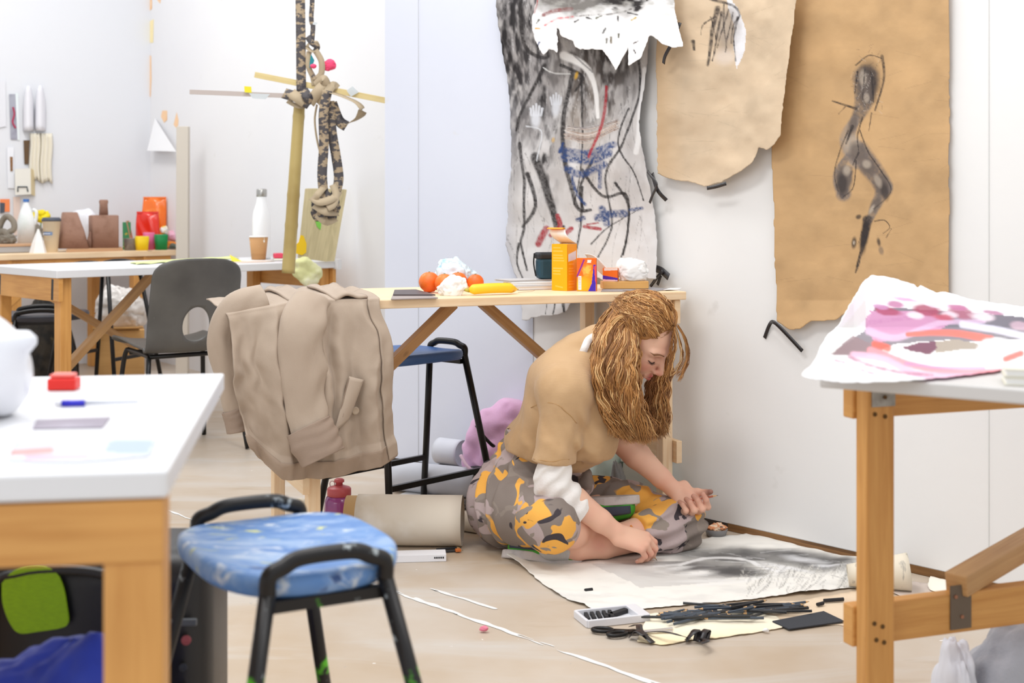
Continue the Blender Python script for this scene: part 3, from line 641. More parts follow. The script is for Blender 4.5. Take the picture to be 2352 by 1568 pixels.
cv.PO([(1670, -20), (1702, 20), (1718, 70), (1714, 115), (1694, 158), (1686, 110), (1690, 60)], (226, 226, 230), .95)
cv.B(1672, 70, 36, 70, (150, 140, 132), .7, .35, rough=.15); cv.B(1668, 130, 34, 26, (206, 192, 180), .7)
for p, w_ in (([(1640, 0), (1690, 14), (1704, 36), (1688, 60), (1682, 100)], 5), ([(1656, 20), (1640, 80), (1630, 150)], 9), ([(1670, 12), (1668, 60), (1672, 110)], 3), ([(1700, 40), (1688, 90), (1692, 140)], 4), ([(1650, 40), (1622, 58), (1616, 80)], 3), ([(1664, 30), (1650, 90), (1640, 140)], 5), ([(1680, 24), (1664, 70), (1650, 110)], 3), ([(1690, 30), (1676, 80), (1668, 120)], 3), ([(1600, 96), (1602, 116)], 6), ([(1640, 40), (1650, 90)], 3)): cv.S(p, (w_*1.3, w_*.6), (52, 46, 46), .9, jit=.35)
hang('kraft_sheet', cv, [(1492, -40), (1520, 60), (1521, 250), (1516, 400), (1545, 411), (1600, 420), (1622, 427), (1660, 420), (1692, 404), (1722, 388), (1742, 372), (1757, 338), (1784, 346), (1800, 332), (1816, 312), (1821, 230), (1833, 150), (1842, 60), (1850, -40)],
     C0, WN, .03, lambda U, W: .012+.07*np.clip(U-.35, 0, 1)**1.5+.012*np.sin(U*6+W*3)+.006*fbm(U*4, W*5)+.03*np.clip(W-.8, 0, 1), KRAFT, 200, 'pale brown paper with torn curling bottom edge and a charcoal torso, hung on the wall', 'paper drawing')
cv = kraft((1770, -40, 2190, 770), (194, 158, 114), 420)
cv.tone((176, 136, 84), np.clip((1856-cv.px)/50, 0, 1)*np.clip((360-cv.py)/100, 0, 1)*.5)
G1, G2, G3 = (50, 44, 44), (104, 93, 86), (180, 166, 150)
for p, w_, c in (([(1992, 180), (1985, 240), (1966, 280)], (60, 20), (100, 92, 88)), ([(1966, 275), (1950, 320), (1975, 360)], (18, 56), (150, 136, 124)), ([(1975, 350), (2005, 385), (2036, 430)], (54, 38), (110, 100, 96)), ([(2036, 430), (2016, 470), (1998, 510)], (34, 12), (120, 110, 104)), ([(1955, 350), (1928, 400), (1942, 445)], (10, 34), (120, 110, 104)), ([(1996, 505), (1990, 545), (1972, 620)], (22, 3), (64, 58, 58)), ([(1948, 395), (1946, 420), (1940, 450)], (30, 14), (88, 80, 78))): cv.S(p, w_, c, .92, soft=.35, jit=.3)
for cx, cy, rx, ry, rot, c, al in ((1998, 190, 34, 62, .12, G1, .85), (1990, 200, 22, 48, .1, G2, .8), (1985, 180, 12, 24, 0, G3, .6), (1994, 225, 8, 14, 0, G3, .6), (1962, 285, 13, 34, .3, G2, .9), (1960, 330, 24, 26, 0, G3, .55), (1975, 350, 24, 30, -.3, G2, .85), (1942, 412, 22, 44, -.05, G2, .95), (1938, 425, 15, 32, -.1, G1, .75), (1948, 390, 12, 16, 0, G3, .7), (2000, 385, 30, 26, .5, G2, .9), (1996, 378, 14, 12, .4, G3, .7), (2028, 425, 24, 36, -.35, G2, .95), (2036, 440, 12, 26, -.2, G1, .7), (2020, 415, 10, 22, -.4, G3, .6), (2014, 470, 14, 26, .5, G2, .9), (2006, 480, 6, 16, .5, G3, .8), (1990, 540, 12, 48, .14, G1, .95), (1966, 557, 7, 17, .1, G1, .8), (1966, 557, 3, 6, .1, G3, .9), (1976, 498, 8, 6, -.3, G1, .8), (2022, 556, 6, 14, -.2, G1, .8), (2028, 575, 8, 14, -.3, G2, .6)): cv.B(cx, cy, rx, ry, c, al, rot, soft=.5, rough=.12)
for p, w_ in (([(1980, 580), (1972, 610), (1969, 626)], 4), ([(2030, 130), (2034, 180), (2014, 254)], 6), ([(1968, 150), (2000, 128), (2030, 135)], 3), ([(1970, 250), (1940, 240), (1916, 232)], 5), ([(1945, 245), (1930, 262)], 2), ([(1950, 300), (1930, 350), (1920, 400), (1930, 440)], 3), ([(1978, 300), (2000, 350), (2030, 395), (2050, 440), (2010, 480)], 3), ([(1970, 370), (1964, 430), (1942, 452)], 3), ([(1960, 290), (1945, 330)], 6), ([(1985, 270), (1972, 310), (1975, 345)], 4), ([(2012, 508), (2035, 506), (2048, 522), (2032, 536)], 2.5), ([(1994, 500), (1975, 560)], 2), ([(2006, 260), (2000, 300)], 3), ([(1972, 165), (1965, 215)], 4), ([(1990, 160), (1985, 230)], 3), ([(2005, 165), (2010, 235)], 4), ([(1975, 350), (1962, 380)], 4), ([(2040, 545), (2052, 525)], 2)): cv.S(p, (w_*1.2, w_*.6), (46, 40, 40), .9, jit=.3)
for k in range(60):
    a = random.uniform(0, 6.28); x, y = 1996+random.uniform(-34, 34), 185+random.uniform(-80, 70); cv.S([(x, y), (x+10*math.cos(a), y+14*math.sin(a))], 1.2, (56, 50, 50) if random.random() < .6 else (206, 196, 186), .4)
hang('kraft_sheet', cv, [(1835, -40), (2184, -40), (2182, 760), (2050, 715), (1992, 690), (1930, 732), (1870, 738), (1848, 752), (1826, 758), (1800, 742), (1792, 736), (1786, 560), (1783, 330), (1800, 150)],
     C0, WN, .008, lambda U, W: .008+.012*np.clip(.16-U, 0, 1)*6+.004*fbm(U*5, W*6)+.03*np.clip(W-.9, 0, 1)*8*(.2+np.sin(U*5)**2), KRAFT, 210, 'large brown kraft paper bearing a distorted charcoal figure, right of the paler sheet', 'paper drawing', .0025)
# black tape scraps on the wall
TAPE = M('black_tape', (38, 34, 36), .35, spec=.6)
def ribbon(name, pts, w, mat, label, cat, up=(0, 0, 1), parent=None, group=None, n=6):
    """flat strip of width w through 3-d pts"""
    q = bez(pts, n); m = MB(); vs = []
    for i, p in enumerate(q):
        t_ = (q[min(i+1, len(q)-1)]-q[max(i-1, 0)]).normalized(); s = t_.cross(Vector(up)); 
        if s.length < .05: s = t_.cross(V(.3, .9, .2))
        s.normalize(); vs += [p-s*w/2, p+s*w/2]
    m.add(vs, [(2*i, 2*i+1, 2*i+3, 2*i+2) for i in range(len(q)-1)])
    o = m.build(name, mat, parent, True, solid=.0012)
    return o if parent else tag(o, label, cat, group)
def wp(px, py, off=.01): x, y, z = onplane(px, py, C0, WN, off); return V(float(x), float(y), float(z))
ribbon('tape_strip', [wp(1756, 776, .003), wp(1768, 745, .012), wp(1778, 740, .03), wp(1800, 760, .03), wp(1843, 806, .02)], .012, TAPE, 'long curled black tape strip peeling off the wall below the kraft sheets', 'tape', WN)
ribbon('tape_strip', [wp(1624, 432, .055), wp(1645, 428, .06), wp(1668, 421, .064)], .012, TAPE, 'short black tape at the torn bottom of the paler kraft sheet', 'tape', WN)
ribbon('tape_strip', [wp(1487, 393, .05), wp(1496, 405, .07), wp(1508, 424, .08), wp(1498, 450, .06), wp(1492, 466, .05)], .010, TAPE, 'kinked black tape at the right edge of the charcoal drawing, upper one', 'tape', WN)
ribbon('tape_strip', [wp(1498, 398, .05), wp(1510, 436, .06), wp(1531, 460, .04)], .014, TAPE, 'thicker black tape crossing the kinked one beside the charcoal drawing', 'tape', WN)
ribbon('tape_strip', [wp(1562, 52, .10), wp(1545, 95, .11), wp(1528, 128, .10), wp(1524, 146, .09)], .013, TAPE, 'black tape dangling from the torn white sheet near the top', 'tape', WN)
for pts, l in (([(1494, 658), (1507, 640), (1522, 622)], 'lower black tape leg rising behind the wooden block'), ([(1510, 654), (1518, 632)], 'short black tape stub right behind the table items'), ([(1505, 616), (1520, 622), (1536, 636)], 'wide black tape fold stuck on the wall above the table edge')):
    ribbon('tape_strip', [wp(x, y, .02+.01*i) for i, (x, y) in enumerate(pts)], .011 if 'wide' not in l else .024, TAPE, l, 'tape', WN)
# ================================================================== things on the pine table
def T(px, py): return FP(px, py, TZ)
def crumple(name, c, r, mat, label, cat, seed, amp=.35, freq=2.2, h=None, flat=True, parent=None, R=None, sharp=True):
    """crumpled lump: bag, tissue, clay, cloth"""
    nu, nv = 72, 44; th, ph = np.meshgrid(np.linspace(0, 2*np.pi, nu, endpoint=False), np.linspace(.02, np.pi-.02, nv))
    X, Y, Z = np.cos(th)*np.sin(ph), np.sin(th)*np.sin(ph), np.cos(ph)
    n = fbm(X*freq+seed, Y*freq+seed*1.7, Z*freq, 4)
    if sharp:                         # folded facets
        rg = np.random.default_rng(int(seed*97)); K = rg.normal(0, 1, (34, 3)); K /= np.linalg.norm(K, axis=1, keepdims=True); dk = rg.uniform(1-amp*.9, 1+amp*.5, 34)
        dt = X[..., None]*K[:, 0]+Y[..., None]*K[:, 1]+Z[..., None]*K[:, 2]; q = np.sort(dk/np.maximum(dt, .18), -1); q = np.minimum(q[..., 0]*.75+q[..., 2]*.25, 1.5)+.30*amp*n-.35*amp*np.exp(-(n/.16)**2)
    else: q = 1+amp*n
    r = np.array(r); x, y, z = X*q*r[0], Y*q*r[1], Z*q*r[2]
    if flat: z = np.maximum(z, -r[2]*.72)
    v = np.stack([x, y, z], -1).reshape(-1, 3)
    if R is not None: v = v@np.array(R).T
    v[:, 2] -= v[:, 2].min() if flat else 0
    v += np.array(c); i = np.arange(nu*nv).reshape(nv, nu); F = np.stack([i[:-1], i[1:], np.roll(i, -1, 1)[1:], np.roll(i, -1, 1)[:-1]], -1).reshape(-1, 4)
    F = [tuple(q) for q in F[:, ::-1]]+[tuple(i[0]), tuple(i[-1][::-1])]
    o = obj(name, v, F, mat, parent, True)
    return o if parent else tag(o, label, cat)
m = MB(); ps = [T(836, 676), T(960, 668), T(1008, 673), T(1010, 683), T(838, 690)]
def slab(name, pts, th, mat, label, cat, z0=.0006, bevel=0):
    m = MB(); n = len(pts); b = [Vector(p)+V(0, 0, z0) for p in pts]; t_ = [p+V(0, 0, th) for p in b]
    m.add(b+t_, [tuple(range(n-1, -1, -1)), tuple(range(n, 2*n))]+[(i, (i+1) % n, n+(i+1) % n, n+i) for i in range(n)]); return tag(m.build(name, mat, None, bevel=bevel), label, cat)
slab('grey_card', [T(1006, 686), T(958, 671), T(905, 672), T(898, 689)], .003, M('taupe_card', (160, 148, 144), .7), 'taupe card lying under the dark folder next to the jacket', 'card')
slab('dark_folder', [T(1000, 682), T(955, 670), T(906, 671), T(903, 682)], .004, M('folder_dark', (84, 72, 72), .5), 'dark grey folder lying on the pine table beside the oranges', 'folder', .004)
ORG = M('orange_peel', (236, 98, 24), .4, layers=[((246, 128, 40), 9, .4, .7)], bump=(260, .12))
for px, py, r, l in ((986, 654, .033, 'leftmost orange in the row on the pine table'), (1021, 657, .031, 'orange half hidden by white tissue, second from the left'), (1052, 651, .030, 'reddish orange behind the white tissue'), (1092, 653, .027, 'rightmost orange, just behind the banana')):
    c = T(px, py+r*735*.72); o = thing('orange', l, 'orange', c, 'oranges on the pine table')
    MB().lathe([(1e-4, 0), (r*.5, r*.1)]+[(r*math.sin(a), r-r*math.cos(a)*.96) for a in np.linspace(.6, 2.8, 12)]+[(.003, r*1.93), (1e-4, r*1.9)], c, 24).build('peel', ORG, o, True)
    MB().lathe([(.0001, .002), (.003, .0015), (.004, 0)], c+V(0, 0, r*1.92), 8).build('stem_button', M('stem', (96, 110, 50), .7), o)
BAGC = M('crinkle_bag', (214, 228, 238), .22, layers=[((166, 206, 226), 20, .52, .62), ((132, 176, 96), 26, .66, .70), ((130, 90, 90), 40, .70, .73), ((246, 248, 250), 14, .60, .7)], coat=.4)
crumple('plastic_bag', V(P(1045, 650, 4.22).x, 4.22, TZ+.001), (.078, .045, .058), BAGC, 'crumpled clear blue plastic bag lying behind the oranges', 'plastic bag', 3.1, .3, 2.6)
TISS = M('white_tissue', (240, 239, 237), .9, bump=(40, .1)); CREAM = M('peel_inside', (236, 214, 156), .8, layers=[((226, 190, 60), 30, .55, .7)])
crumple('tissue', T(1040, 678), (.042, .028, .034), TISS, 'white crumpled tissue in front of the oranges, left of the banana', 'tissue', 7.7, .3, 2)
def banana(p0, p1, name, label):
    r = thing(name, label, 'banana', (p0+p1)/2); d = p1-p0; n = V(-d.y, d.x, 0).normalized()
    q = bez([p0+V(0, 0, .014), p0+d*.12+V(0, 0, .017)-n*.006, p0+d*.4+V(0, 0, .019)-n*.014, p0+d*.75+V(0, 0, .018)-n*.012, p1+V(0, 0, .013)], 8); N = len(q)
    rad = [.006+.0125*min(1, i/6)*1 if i < 6 else (.0180-.0022*max(0, i-N+8)**1.15) for i in range(N)]
    MB().tube(q, rad, 5, flat=.92).build('peel', M('banana_peel', (244, 200, 34), .45, layers=[((214, 160, 24), 16, .58, .72), ((110, 76, 30), 60, .74, .78)]), r, True)
    MB().tube([q[0], q[0]-d.normalized()*.014+V(0, 0, .003)], [.006, .004], 7).build('stem', M('banana_stem', (190, 176, 70), .6), r, True)
banana(T(1077, 678), T(1190, 674), 'banana', 'yellow banana lying on the front edge of the pine table')
crumple('fruit_peel', T(1082, 667), (.024, .016, .014), CREAM, 'small pale curled fruit peel resting at the banana stem end', 'fruit peel', 1.2, .5, 2.5)
gp = M('sketchbook_grey', (196, 192, 190), .6); gw = M('page_white', (238, 237, 235), .7)
def book(name, c, L, W, h, rz, cov, label, cat='sketchbook', page=gw):
    R = Matrix.Rotation(rz, 3, 'Z'); c = Vector(c); r = thing(name, label, cat, c)
    MB().box(c+V(0, 0, .0012), L, W, .002, rz).build('cover', cov, r); MB().box(c+V(0, 0, h/2)+R@V(-.001, 0, 0), L-.008, W-.006, h-.0042, rz).build('pages', page, r); MB().box(c+V(0, 0, h-.001), L, W, .002, rz).build('cover', cov, r)
    return r
c = V(P(1226, 650, 4.26).x, 4.26, TZ+.0006); book('sketchbook', c, .17, .12, .012, .45, gp, 'bottom grey sketchbook of the pile at the teal box'); book('sketchbook', c+V(-.015, .02, .0126), .15, .11, .010, .3, gw, 'white sketchbook in the middle of the pile under the teal box'); book('sketchbook', c+V(-.03, .045, .0230), .17, .10, .006, .52, gp, 'thin grey sketchbook on top of the pile under the teal box')
c = V(P(1262, 650, 4.31).x, 4.31, TZ+.0298); tb = thing('teal_box', 'dark teal zip case standing behind the tall orange carton', 'case', c)
MB().box(c+V(0, 0, .036), .088, .05, .070, .35).build('body', M('teal_fabric', (18, 62, 78), .5, bump=(60, .1)), tb, bevel=.012); MB().box(c+V(0, 0, .077), .094, .056, .022, .35).build('lid', M('black_fabric', (30, 32, 36), .55), tb, bevel=.008); MB().tube(bez([c+V(-.05, -.01, .085), c+V(-.052, -.012, .05), c+V(-.045, -.02, .01)], 6), .0025, 6).build('strap', BLACKM, tb)
# cartons
def carton(name, label, c, w, dp, h, rz, cvf, cvs, topm, taper=.0):
    """box with painted front and side faces"""
    R = Matrix.Rotation(rz, 3, 'Z'); c = Vector(c); r = thing(name, label, 'carton', c); Q = lambda x, y, z: c+R@V(x*(1-taper*z/h*0), y, z)
    MB().box(c+V(0, 0, h/2), w, dp, h, rz).build('box', topm, r, bevel=.001)
    for nm, cvv, f in (('front_panel', cvf, lambda U, W: (w*(U-.5), -dp/2-.0008+0*U, h*(1-W))), ('side_panel', cvs, lambda U, W: (w/2+.0008+0*U, dp*(U-.5), h*(1-W)))):
        def g(U, W, f=f):
            x, y, z = f(U, W); a, b = math.cos(rz), math.sin(rz); return c.x+x*a-y*b, c.y+x*b+y*a, c.z+z
        sheet(nm, g, 50, 90, vcol('print', .4), cvv, r, solid=0)
    return r
OC = (250, 176, 16)
a = Canvas(90, 170, OC); b = Canvas(70, 170, (244, 158, 18))
for y in (.08, .15, .24, .30, .36, .52, .58, .64): a.stroke([(.1, y), (.1+random.uniform(.4, .7), y)], .035, (252, 210, 110), .8); b.stroke([(.15, y+.28), (.2+random.uniform(.4, .6), y+.28)], .035, (250, 200, 100), .7)
b.poly([(.08, .22), (.9, .14), (.9, .33), (.08, .38)], (222, 214, 220)); a.stroke([(.25, .9), (.7, .93)], .05, (252, 204, 90), .8)
c = T(1300, 668)+V(-.004, .03, .0006); oc = carton('tall_carton', 'tall open orange carton with its flap up on the pine table', c, .060, .052, .148, -.66, a, b, M('carton_orange', OC, .45))
R = Matrix.Rotation(-.66, 3, 'Z'); q = lambda x, y, z: c+R@V(x, y, z)
m = MB(); m.grid(lambda u, w_: q(-.031+.062*u-.022*w_, .025-.03*w_-.02*math.sin(w_*3), .149+.046*w_), 6, 12); m.build('flap', M('carton_inside', (240, 222, 202), .6, layers=[((250, 248, 244), 5, .5, .6)]), oc, True, solid=.001)
m = MB(); m.grid(lambda u, w_: q(-.053+.062*u, -.005-.018*w_, .195+.005*math.sin(w_*3)), 6, 5); m.build('flap', M('carton_orange_edge', (250, 160, 30), .5), oc, True, solid=.001)
a = Canvas(90, 130, (244, 150, 24)); a.poly([(0, 0), (1, 0), (1, .30), (.2, .6), (0, .75)], (238, 110, 30)); a.blob(.52, .36, .26, .22, (250, 200, 90), .9, .5, rough=.2); a.stroke([(.02, .55), (.2, .3), (.36, .06)], .08, (140, 44, 150)); a.blob(.3, .8, .5, .3, (252, 184, 20), .9)
a.poly([(.58, 1), (.75, .78), (.82, .45), (.86, .2), (.97, .2), (.97, 1)], (70, 40, 180)); a.poly([(.88, .25), (1, .2), (1, .8), (.94, .7)], (232, 80, 80)); a.poly([(.07, .55), (.24, .55), (.24, .96), (.07, .96)], (244, 240, 236)); a.poly([(.55, .05), (.75, .05), (.72, .14), (.52, .14)], (246, 240, 232))
for k in range(7): a.stroke([(.11, .6+k*.05), (.2, .6+k*.05)], .025, (200, 110, 60) if k < 3 else (150, 140, 150), .9)
b = Canvas(40, 130, (238, 112, 60)); b.poly([(.2, 0), (.9, 0), (.9, .5), (.2, .6)], (226, 214, 214))
carton('small_carton', 'small orange and purple snack carton in front of the tall one', T(1349, 669)+V(.0, .022, .0006), .062, .032, .104, -.12, a, b, M('carton_orange2', (238, 130, 30), .45))
slab('grey_sheet', [T(1380, 670), T(1500, 670), T(1545, 665), T(1500, 661), T(1390, 661)], .002, M('sheet_grey', (150, 146, 148), .6), 'grey sheet lying under the wooden block', 'sheet')
slab('paper_scrap', [T(1524, 668), T(1556, 667), T(1566, 664), T(1540, 664)], .001, gw, 'white paper scrap at the right end of the pine table', 'paper', .003)
c = V(P(1434, 650, 4.24).x, 4.24, TZ+.003); tag(MB().box(c+V(0, 0, .012), .150, .055, .024, .1).build('wood_block', wood('block_wood', (222, 172, 100), (206, 148, 76)), None, bevel=.002), 'flat wooden block on the pine table under the white tissue', 'block')
crumple('tissue', c+V(.028, -.004, .025), (.056, .024, .042), TISS, 'big white crumpled tissue lying on the wooden block', 'tissue', 4.4, .28, 2.2)
a = Canvas(60, 60, (240, 110, 24)); a.poly([(0, .55), (1, .75), (1, 1), (0, 1)], (80, 40, 160)); a.poly([(0, .85), (1, .9), (1, 1), (0, 1)], (236, 190, 190)); a.poly([(.1, 0), (1, 0), (1, .15), (.1, .2)], (240, 220, 210))
carton('snack_packet', 'squat orange and purple packet on the wooden block beside the tissue', c+V(-.045, -.012, .0245), .048, .03, .042, -.2, a, Canvas(20, 20, (240, 120, 30)), M('carton_orange2', (238, 130, 30), .45))
m = MB(); p = c+V(-.075, .0, .026); m.grid(lambda u, w_: p+V(-.055+.10*u+.012*w_, .03*w_-.01, .085-.055*u+.012*math.sin(u*5+w_*2)-.030*w_), 12, 10); o = m.build('bag_flap', TISS, None, True, solid=.002); tag(o, 'white paper bag flap sticking up behind the small snack carton', 'paper bag')
tag(MB().tube(bez([T(1150, 664), T(1185, 658), T(1222, 662), T(1225, 668), T(1190, 672)], 10), .0012, 5).build('string', M('string', (190, 168, 140), .8), None, True), 'loose loop of thin string beside the banana', 'string')
# ================================================================== floor: drawing, papers, tools
def fpv(px, py, z):
    d = (CAMH-z)*FPX/(py-HY); return (px-1176)/FPX*d, d, z+0*px
def floor_sheet(name, cv, poly, z, mat, nu, label, cat, bulge=None, rough=.003, nv=None, group=None):
    b = cv.b; P_ = cv.n(poly)
    def f(U, W):
        px = b[0]+U*(b[2]-b[0]); py = b[1]+W*(b[3]-b[1]); x, y, q = fpv(px, py, z)
        return x, y, q+(bulge(px, py) if bulge is not None else 0)
    return tag(sheet(name, f, nu, nv or int(nu*(b[3]-b[1])/(b[2]-b[0])*1.6), mat, cv, keep=lambda U, W: inpoly(U+rough*fbm(U*30, W*18), W+rough*3*fbm(U*30+7, W*18), P_), solid=.0006), label, cat, group)
SHEET = vcol('floor_paper', .75, (20, .08))
cv = PC((1150, 1205, 2090, 1425), 620, (236, 233, 226)); n = fbm(cv.px/60, cv.py/9, 2, 4); nf = fbm((cv.px+cv.py*3)/10, cv.py/5, 4, 3)
cv.tone((226, 218, 204), np.clip((1300-cv.px)/140, 0, 1)*.6); cv.tone((208, 206, 202), np.clip(n, 0, 1)*.5)
cv.PO([(1360, 1298), (1470, 1352), (1640, 1340), (1700, 1320), (1560, 1290)], (204, 201, 197), .8)
for cx, cy, rx, ry, c, al, rot in ((1700, 1282, 210, 22, (84, 82, 82), .9, .04), (1790, 1272, 150, 14, (66, 65, 66), .85, .06), (1570, 1296, 90, 8, (128, 126, 124), .8, 0), (1880, 1296, 120, 30, (92, 90, 90), .9, .1), (1930, 1290, 60, 14, (58, 57, 58), .8, .1), (1640, 1310, 130, 21, (100, 97, 96), .95, .03), (1700, 1316, 80, 14, (80, 78, 78), .9, .05), (1600, 1318, 56, 9, (238, 236, 232), 1, -.06), (1560, 1306, 40, 5, (232, 231, 229), .8, -.1), (1850, 1288, 70, 8, (214, 214, 216), .8, .12), (1800, 1304, 90, 6, (232, 231, 230), .9, .18), (1900, 1302, 50, 5, (226, 226, 228), .8, .05), (1620, 1336, 120, 5, (226, 224, 221), .9, -.02), (1480, 1318, 60, 12, (196, 193, 190), .7, .2)):
    cv.B(cx, cy, rx, ry, c, al, rot, soft=.7, rough=.12)
cv.S([(1560, 1300), (1620, 1284), (1700, 1286), (1770, 1310), (1800, 1312)], (4, 8), (234, 233, 232), .9); cv.S([(1500, 1302), (1560, 1298), (1620, 1284)], 5, (228, 227, 225), .8); cv.S([(1600, 1345), (1700, 1338), (1790, 1318)], 5, (236, 234, 230), .9)
for k in range(230):
    x = random.uniform(1700, 2060); y = random.uniform(1296, 1352); cv.S([(x, y), (x-random.uniform(4, 20), y+random.uniform(10, 22))], random.uniform(1, 3), (92, 88, 84) if random.random() < .75 else (232, 228, 218), random.uniform(.2, .5))
for k in range(120):
    x = random.uniform(1480, 1960); y = random.uniform(1262, 1330); cv.S([(x, y), (x+random.uniform(30, 70), y+random.uniform(-6, 8))], random.uniform(1, 2.5), random.choice([(90, 88, 88), (228, 228, 228), (160, 158, 156)]), random.uniform(.2, .45))
bul = lambda px, py: .0025+.004*np.clip(fbm(px/90, py/16, 1), 0, 1)+.018*np.clip((1215-px)/50, 0, 1)*np.clip((py-1270)/12, 0, 1)+.03*np.clip((px-2000)/60, 0, 1)**2+.008*np.clip(1-np.abs(px+1.4*(py-1300)-1950)/50, 0, 1)
dr = floor_sheet('floor_drawing', cv, [(1158, 1288), (1200, 1305), (1250, 1345), (1312, 1380), (1345, 1392), (1366, 1409), (1450, 1402), (1700, 1380), (1960, 1352), (2070, 1340), (2040, 1300), (1960, 1268), (1860, 1240), (1776, 1221), (1640, 1233), (1500, 1256), (1300, 1274)], .002, SHEET, 330, 'large graphite drawing of an eye-like form spread flat on the floor', 'drawing', bul)
ro = MB(); a, b = FP(1960, 1320, .035), FP(2088, 1313, .05); ro.tube([a+(b-a)*t for t in np.linspace(-.1, 1, 9)], [.028+.022*t for t in np.linspace(0, 1, 9)], 22, cap=False)
ro.build('rolled_end', M('rolled_paper', (226, 216, 196), .75, layers=[((150, 146, 140), 16, .58, .7, (3, 1, 1))]), dr, True, solid=.001)
cv = PC((1420, 1335, 2090, 1445), 300, (230, 208, 180)); cv.tone((220, 196, 168), np.clip(fbm(cv.px/50, cv.py/10), 0, 1)*.7)
floor_sheet('kraft_paper', cv, [(1440, 1418), (1680, 1398), (1700, 1388), (1850, 1376), (1990, 1352), (2060, 1378), (2085, 1396), (1945, 1437), (1820, 1432), (1700, 1420), (1500, 1432)], .0012, SHEET, 120, 'tan kraft paper lying flat on the floor under the pencils and charcoal', 'paper')
cv = PC((1440, 1385, 1810, 1490), 220, (250, 240, 216)); cv.tone((250, 222, 160), np.clip((cv.py-1440-(1540-cv.px)*.02)/40, 0, 1)*.6)
floor_sheet('cream_paper', cv, [(1462, 1472), (1500, 1477), (1530, 1481), (1580, 1470), (1640, 1466), (1800, 1442), (1788, 1416), (1700, 1398), (1560, 1402), (1490, 1408)], .0032, SHEET, 100, 'cream paper with a yellow edge on the floor under the loose pencils', 'paper', lambda px, py: .003*np.clip(fbm(px/40, py/12), 0, 1))
cv = PC((1990, 1320, 2220, 1405), 120, (208, 194, 184)); floor_sheet('grey_paper', cv, [(2000, 1338), (2060, 1330), (2140, 1340), (2150, 1372), (2200, 1380), (2110, 1392), (2085, 1376), (2030, 1352)], .0028, SHEET, 50, 'dusty beige paper on the floor behind the right table leg', 'paper')
cv = PC((2120, 1315, 2225, 1375), 120, (246, 240, 226)); floor_sheet('torn_paper', cv, [(2136, 1322), (2200, 1338), (2215, 1350), (2190, 1358), (2176, 1364), (2150, 1360), (2136, 1354), (2130, 1344)], .006, SHEET, 40, 'torn cream paper scrap on the floor against the wall at the right', 'paper', lambda px, py: .01*np.clip((px-2180)/40, 0, 1))
CH = M('charcoal', (40, 38, 40), .85); SLATE = M('pencil_slate', (66, 76, 88), .45); PBLK = M('pencil_black', (40, 42, 46), .4); PWD = M('pencil_wood', (206, 166, 118), .7); LEAD = M('lead', (50, 48, 50), .5)
def pencil_proto(L, mat, r=.0036):
    o = thing('pencil', 'x', 'pencil', (0, 0, 0)); MB().tube([V(-L/2, 0, r), V(L/2-.012, 0, r)], r, 6).build('barrel', mat, o)
    t_ = MB().tube([V(L/2-.012, 0, r), V(L/2-.003, 0, r)], [r, .0012], 6).build('tip', PWD, o); MB().tube([V(L/2-.003, 0, r), V(L/2+.001, 0, r)], [.0012, .0002], 6).build('lead', LEAD, t_)
    return o
def copy_tree(o, parent=None):
    c = o.copy(); COL.objects.link(c); c.parent = parent
    for ch in list(o.children): copy_tree(ch, c)
    return c
def put(o, p, rz, ry=0., rx=0.): o.location = Vector(p); o.rotation_euler = (rx, ry, rz); return o
random.seed(21); protos = [pencil_proto(.15, SLATE), pencil_proto(.13, PBLK), pencil_proto(.09, SLATE), pencil_proto(.11, PBLK)]; used = set()
for k in range(46):
    u = random.random(); px = 1530+u*290+random.uniform(-15, 15); py = 1424-u*22+random.uniform(-12, 10)*(.5+math.sin(u*3)); i = k % 4
    o = protos[i] if i not in used else copy_tree(protos[i]); used.add(i); p = FP(px, py, .006); lay = max(0, min(3, int((1-abs(u-.55)*2.2)*3.2*random.random())))
    put(o, p+V(0, 0, .0045+.0055*lay), random.choice([.15, .3, .5, -.15, 3.3, 3.0, .25])+random.uniform(-.25, .25)+.1, random.uniform(-.015, .015)*lay)
    dark = i in (1, 3); long_ = i in (0, 1)
    o['label'] = f"{'long' if long_ else 'short'} {'black' if dark else 'slate grey'} pencil in the loose heap on the cream paper"; o['group'] = f"{'long' if long_ else 'short'} {'black' if dark else 'slate'} pencils in the heap"
for px, py, rz, mt, l in ((1035, 1268, .25, PBLK, 'black pencil at the tip of the flat white box near the paper roll, nearer one'), (1030, 1262, .3, PBLK, 'black pencil beside the paper roll, farther of the two')):
    o = pencil_proto(.075, mt); put(o, FP(px, py, .001), rz); o['label'] = l
tip = MB().box(FP(1052, 1263, .008), .016, .012, .008, .3).build('sharpener', M('sharpener_orange', (206, 112, 50), .5), None, bevel=.001); tag(tip, 'small orange-brown sharpener by the two black pencils', 'sharpener')
def Fl(px, py, z=.0): return FP(px, py, z)
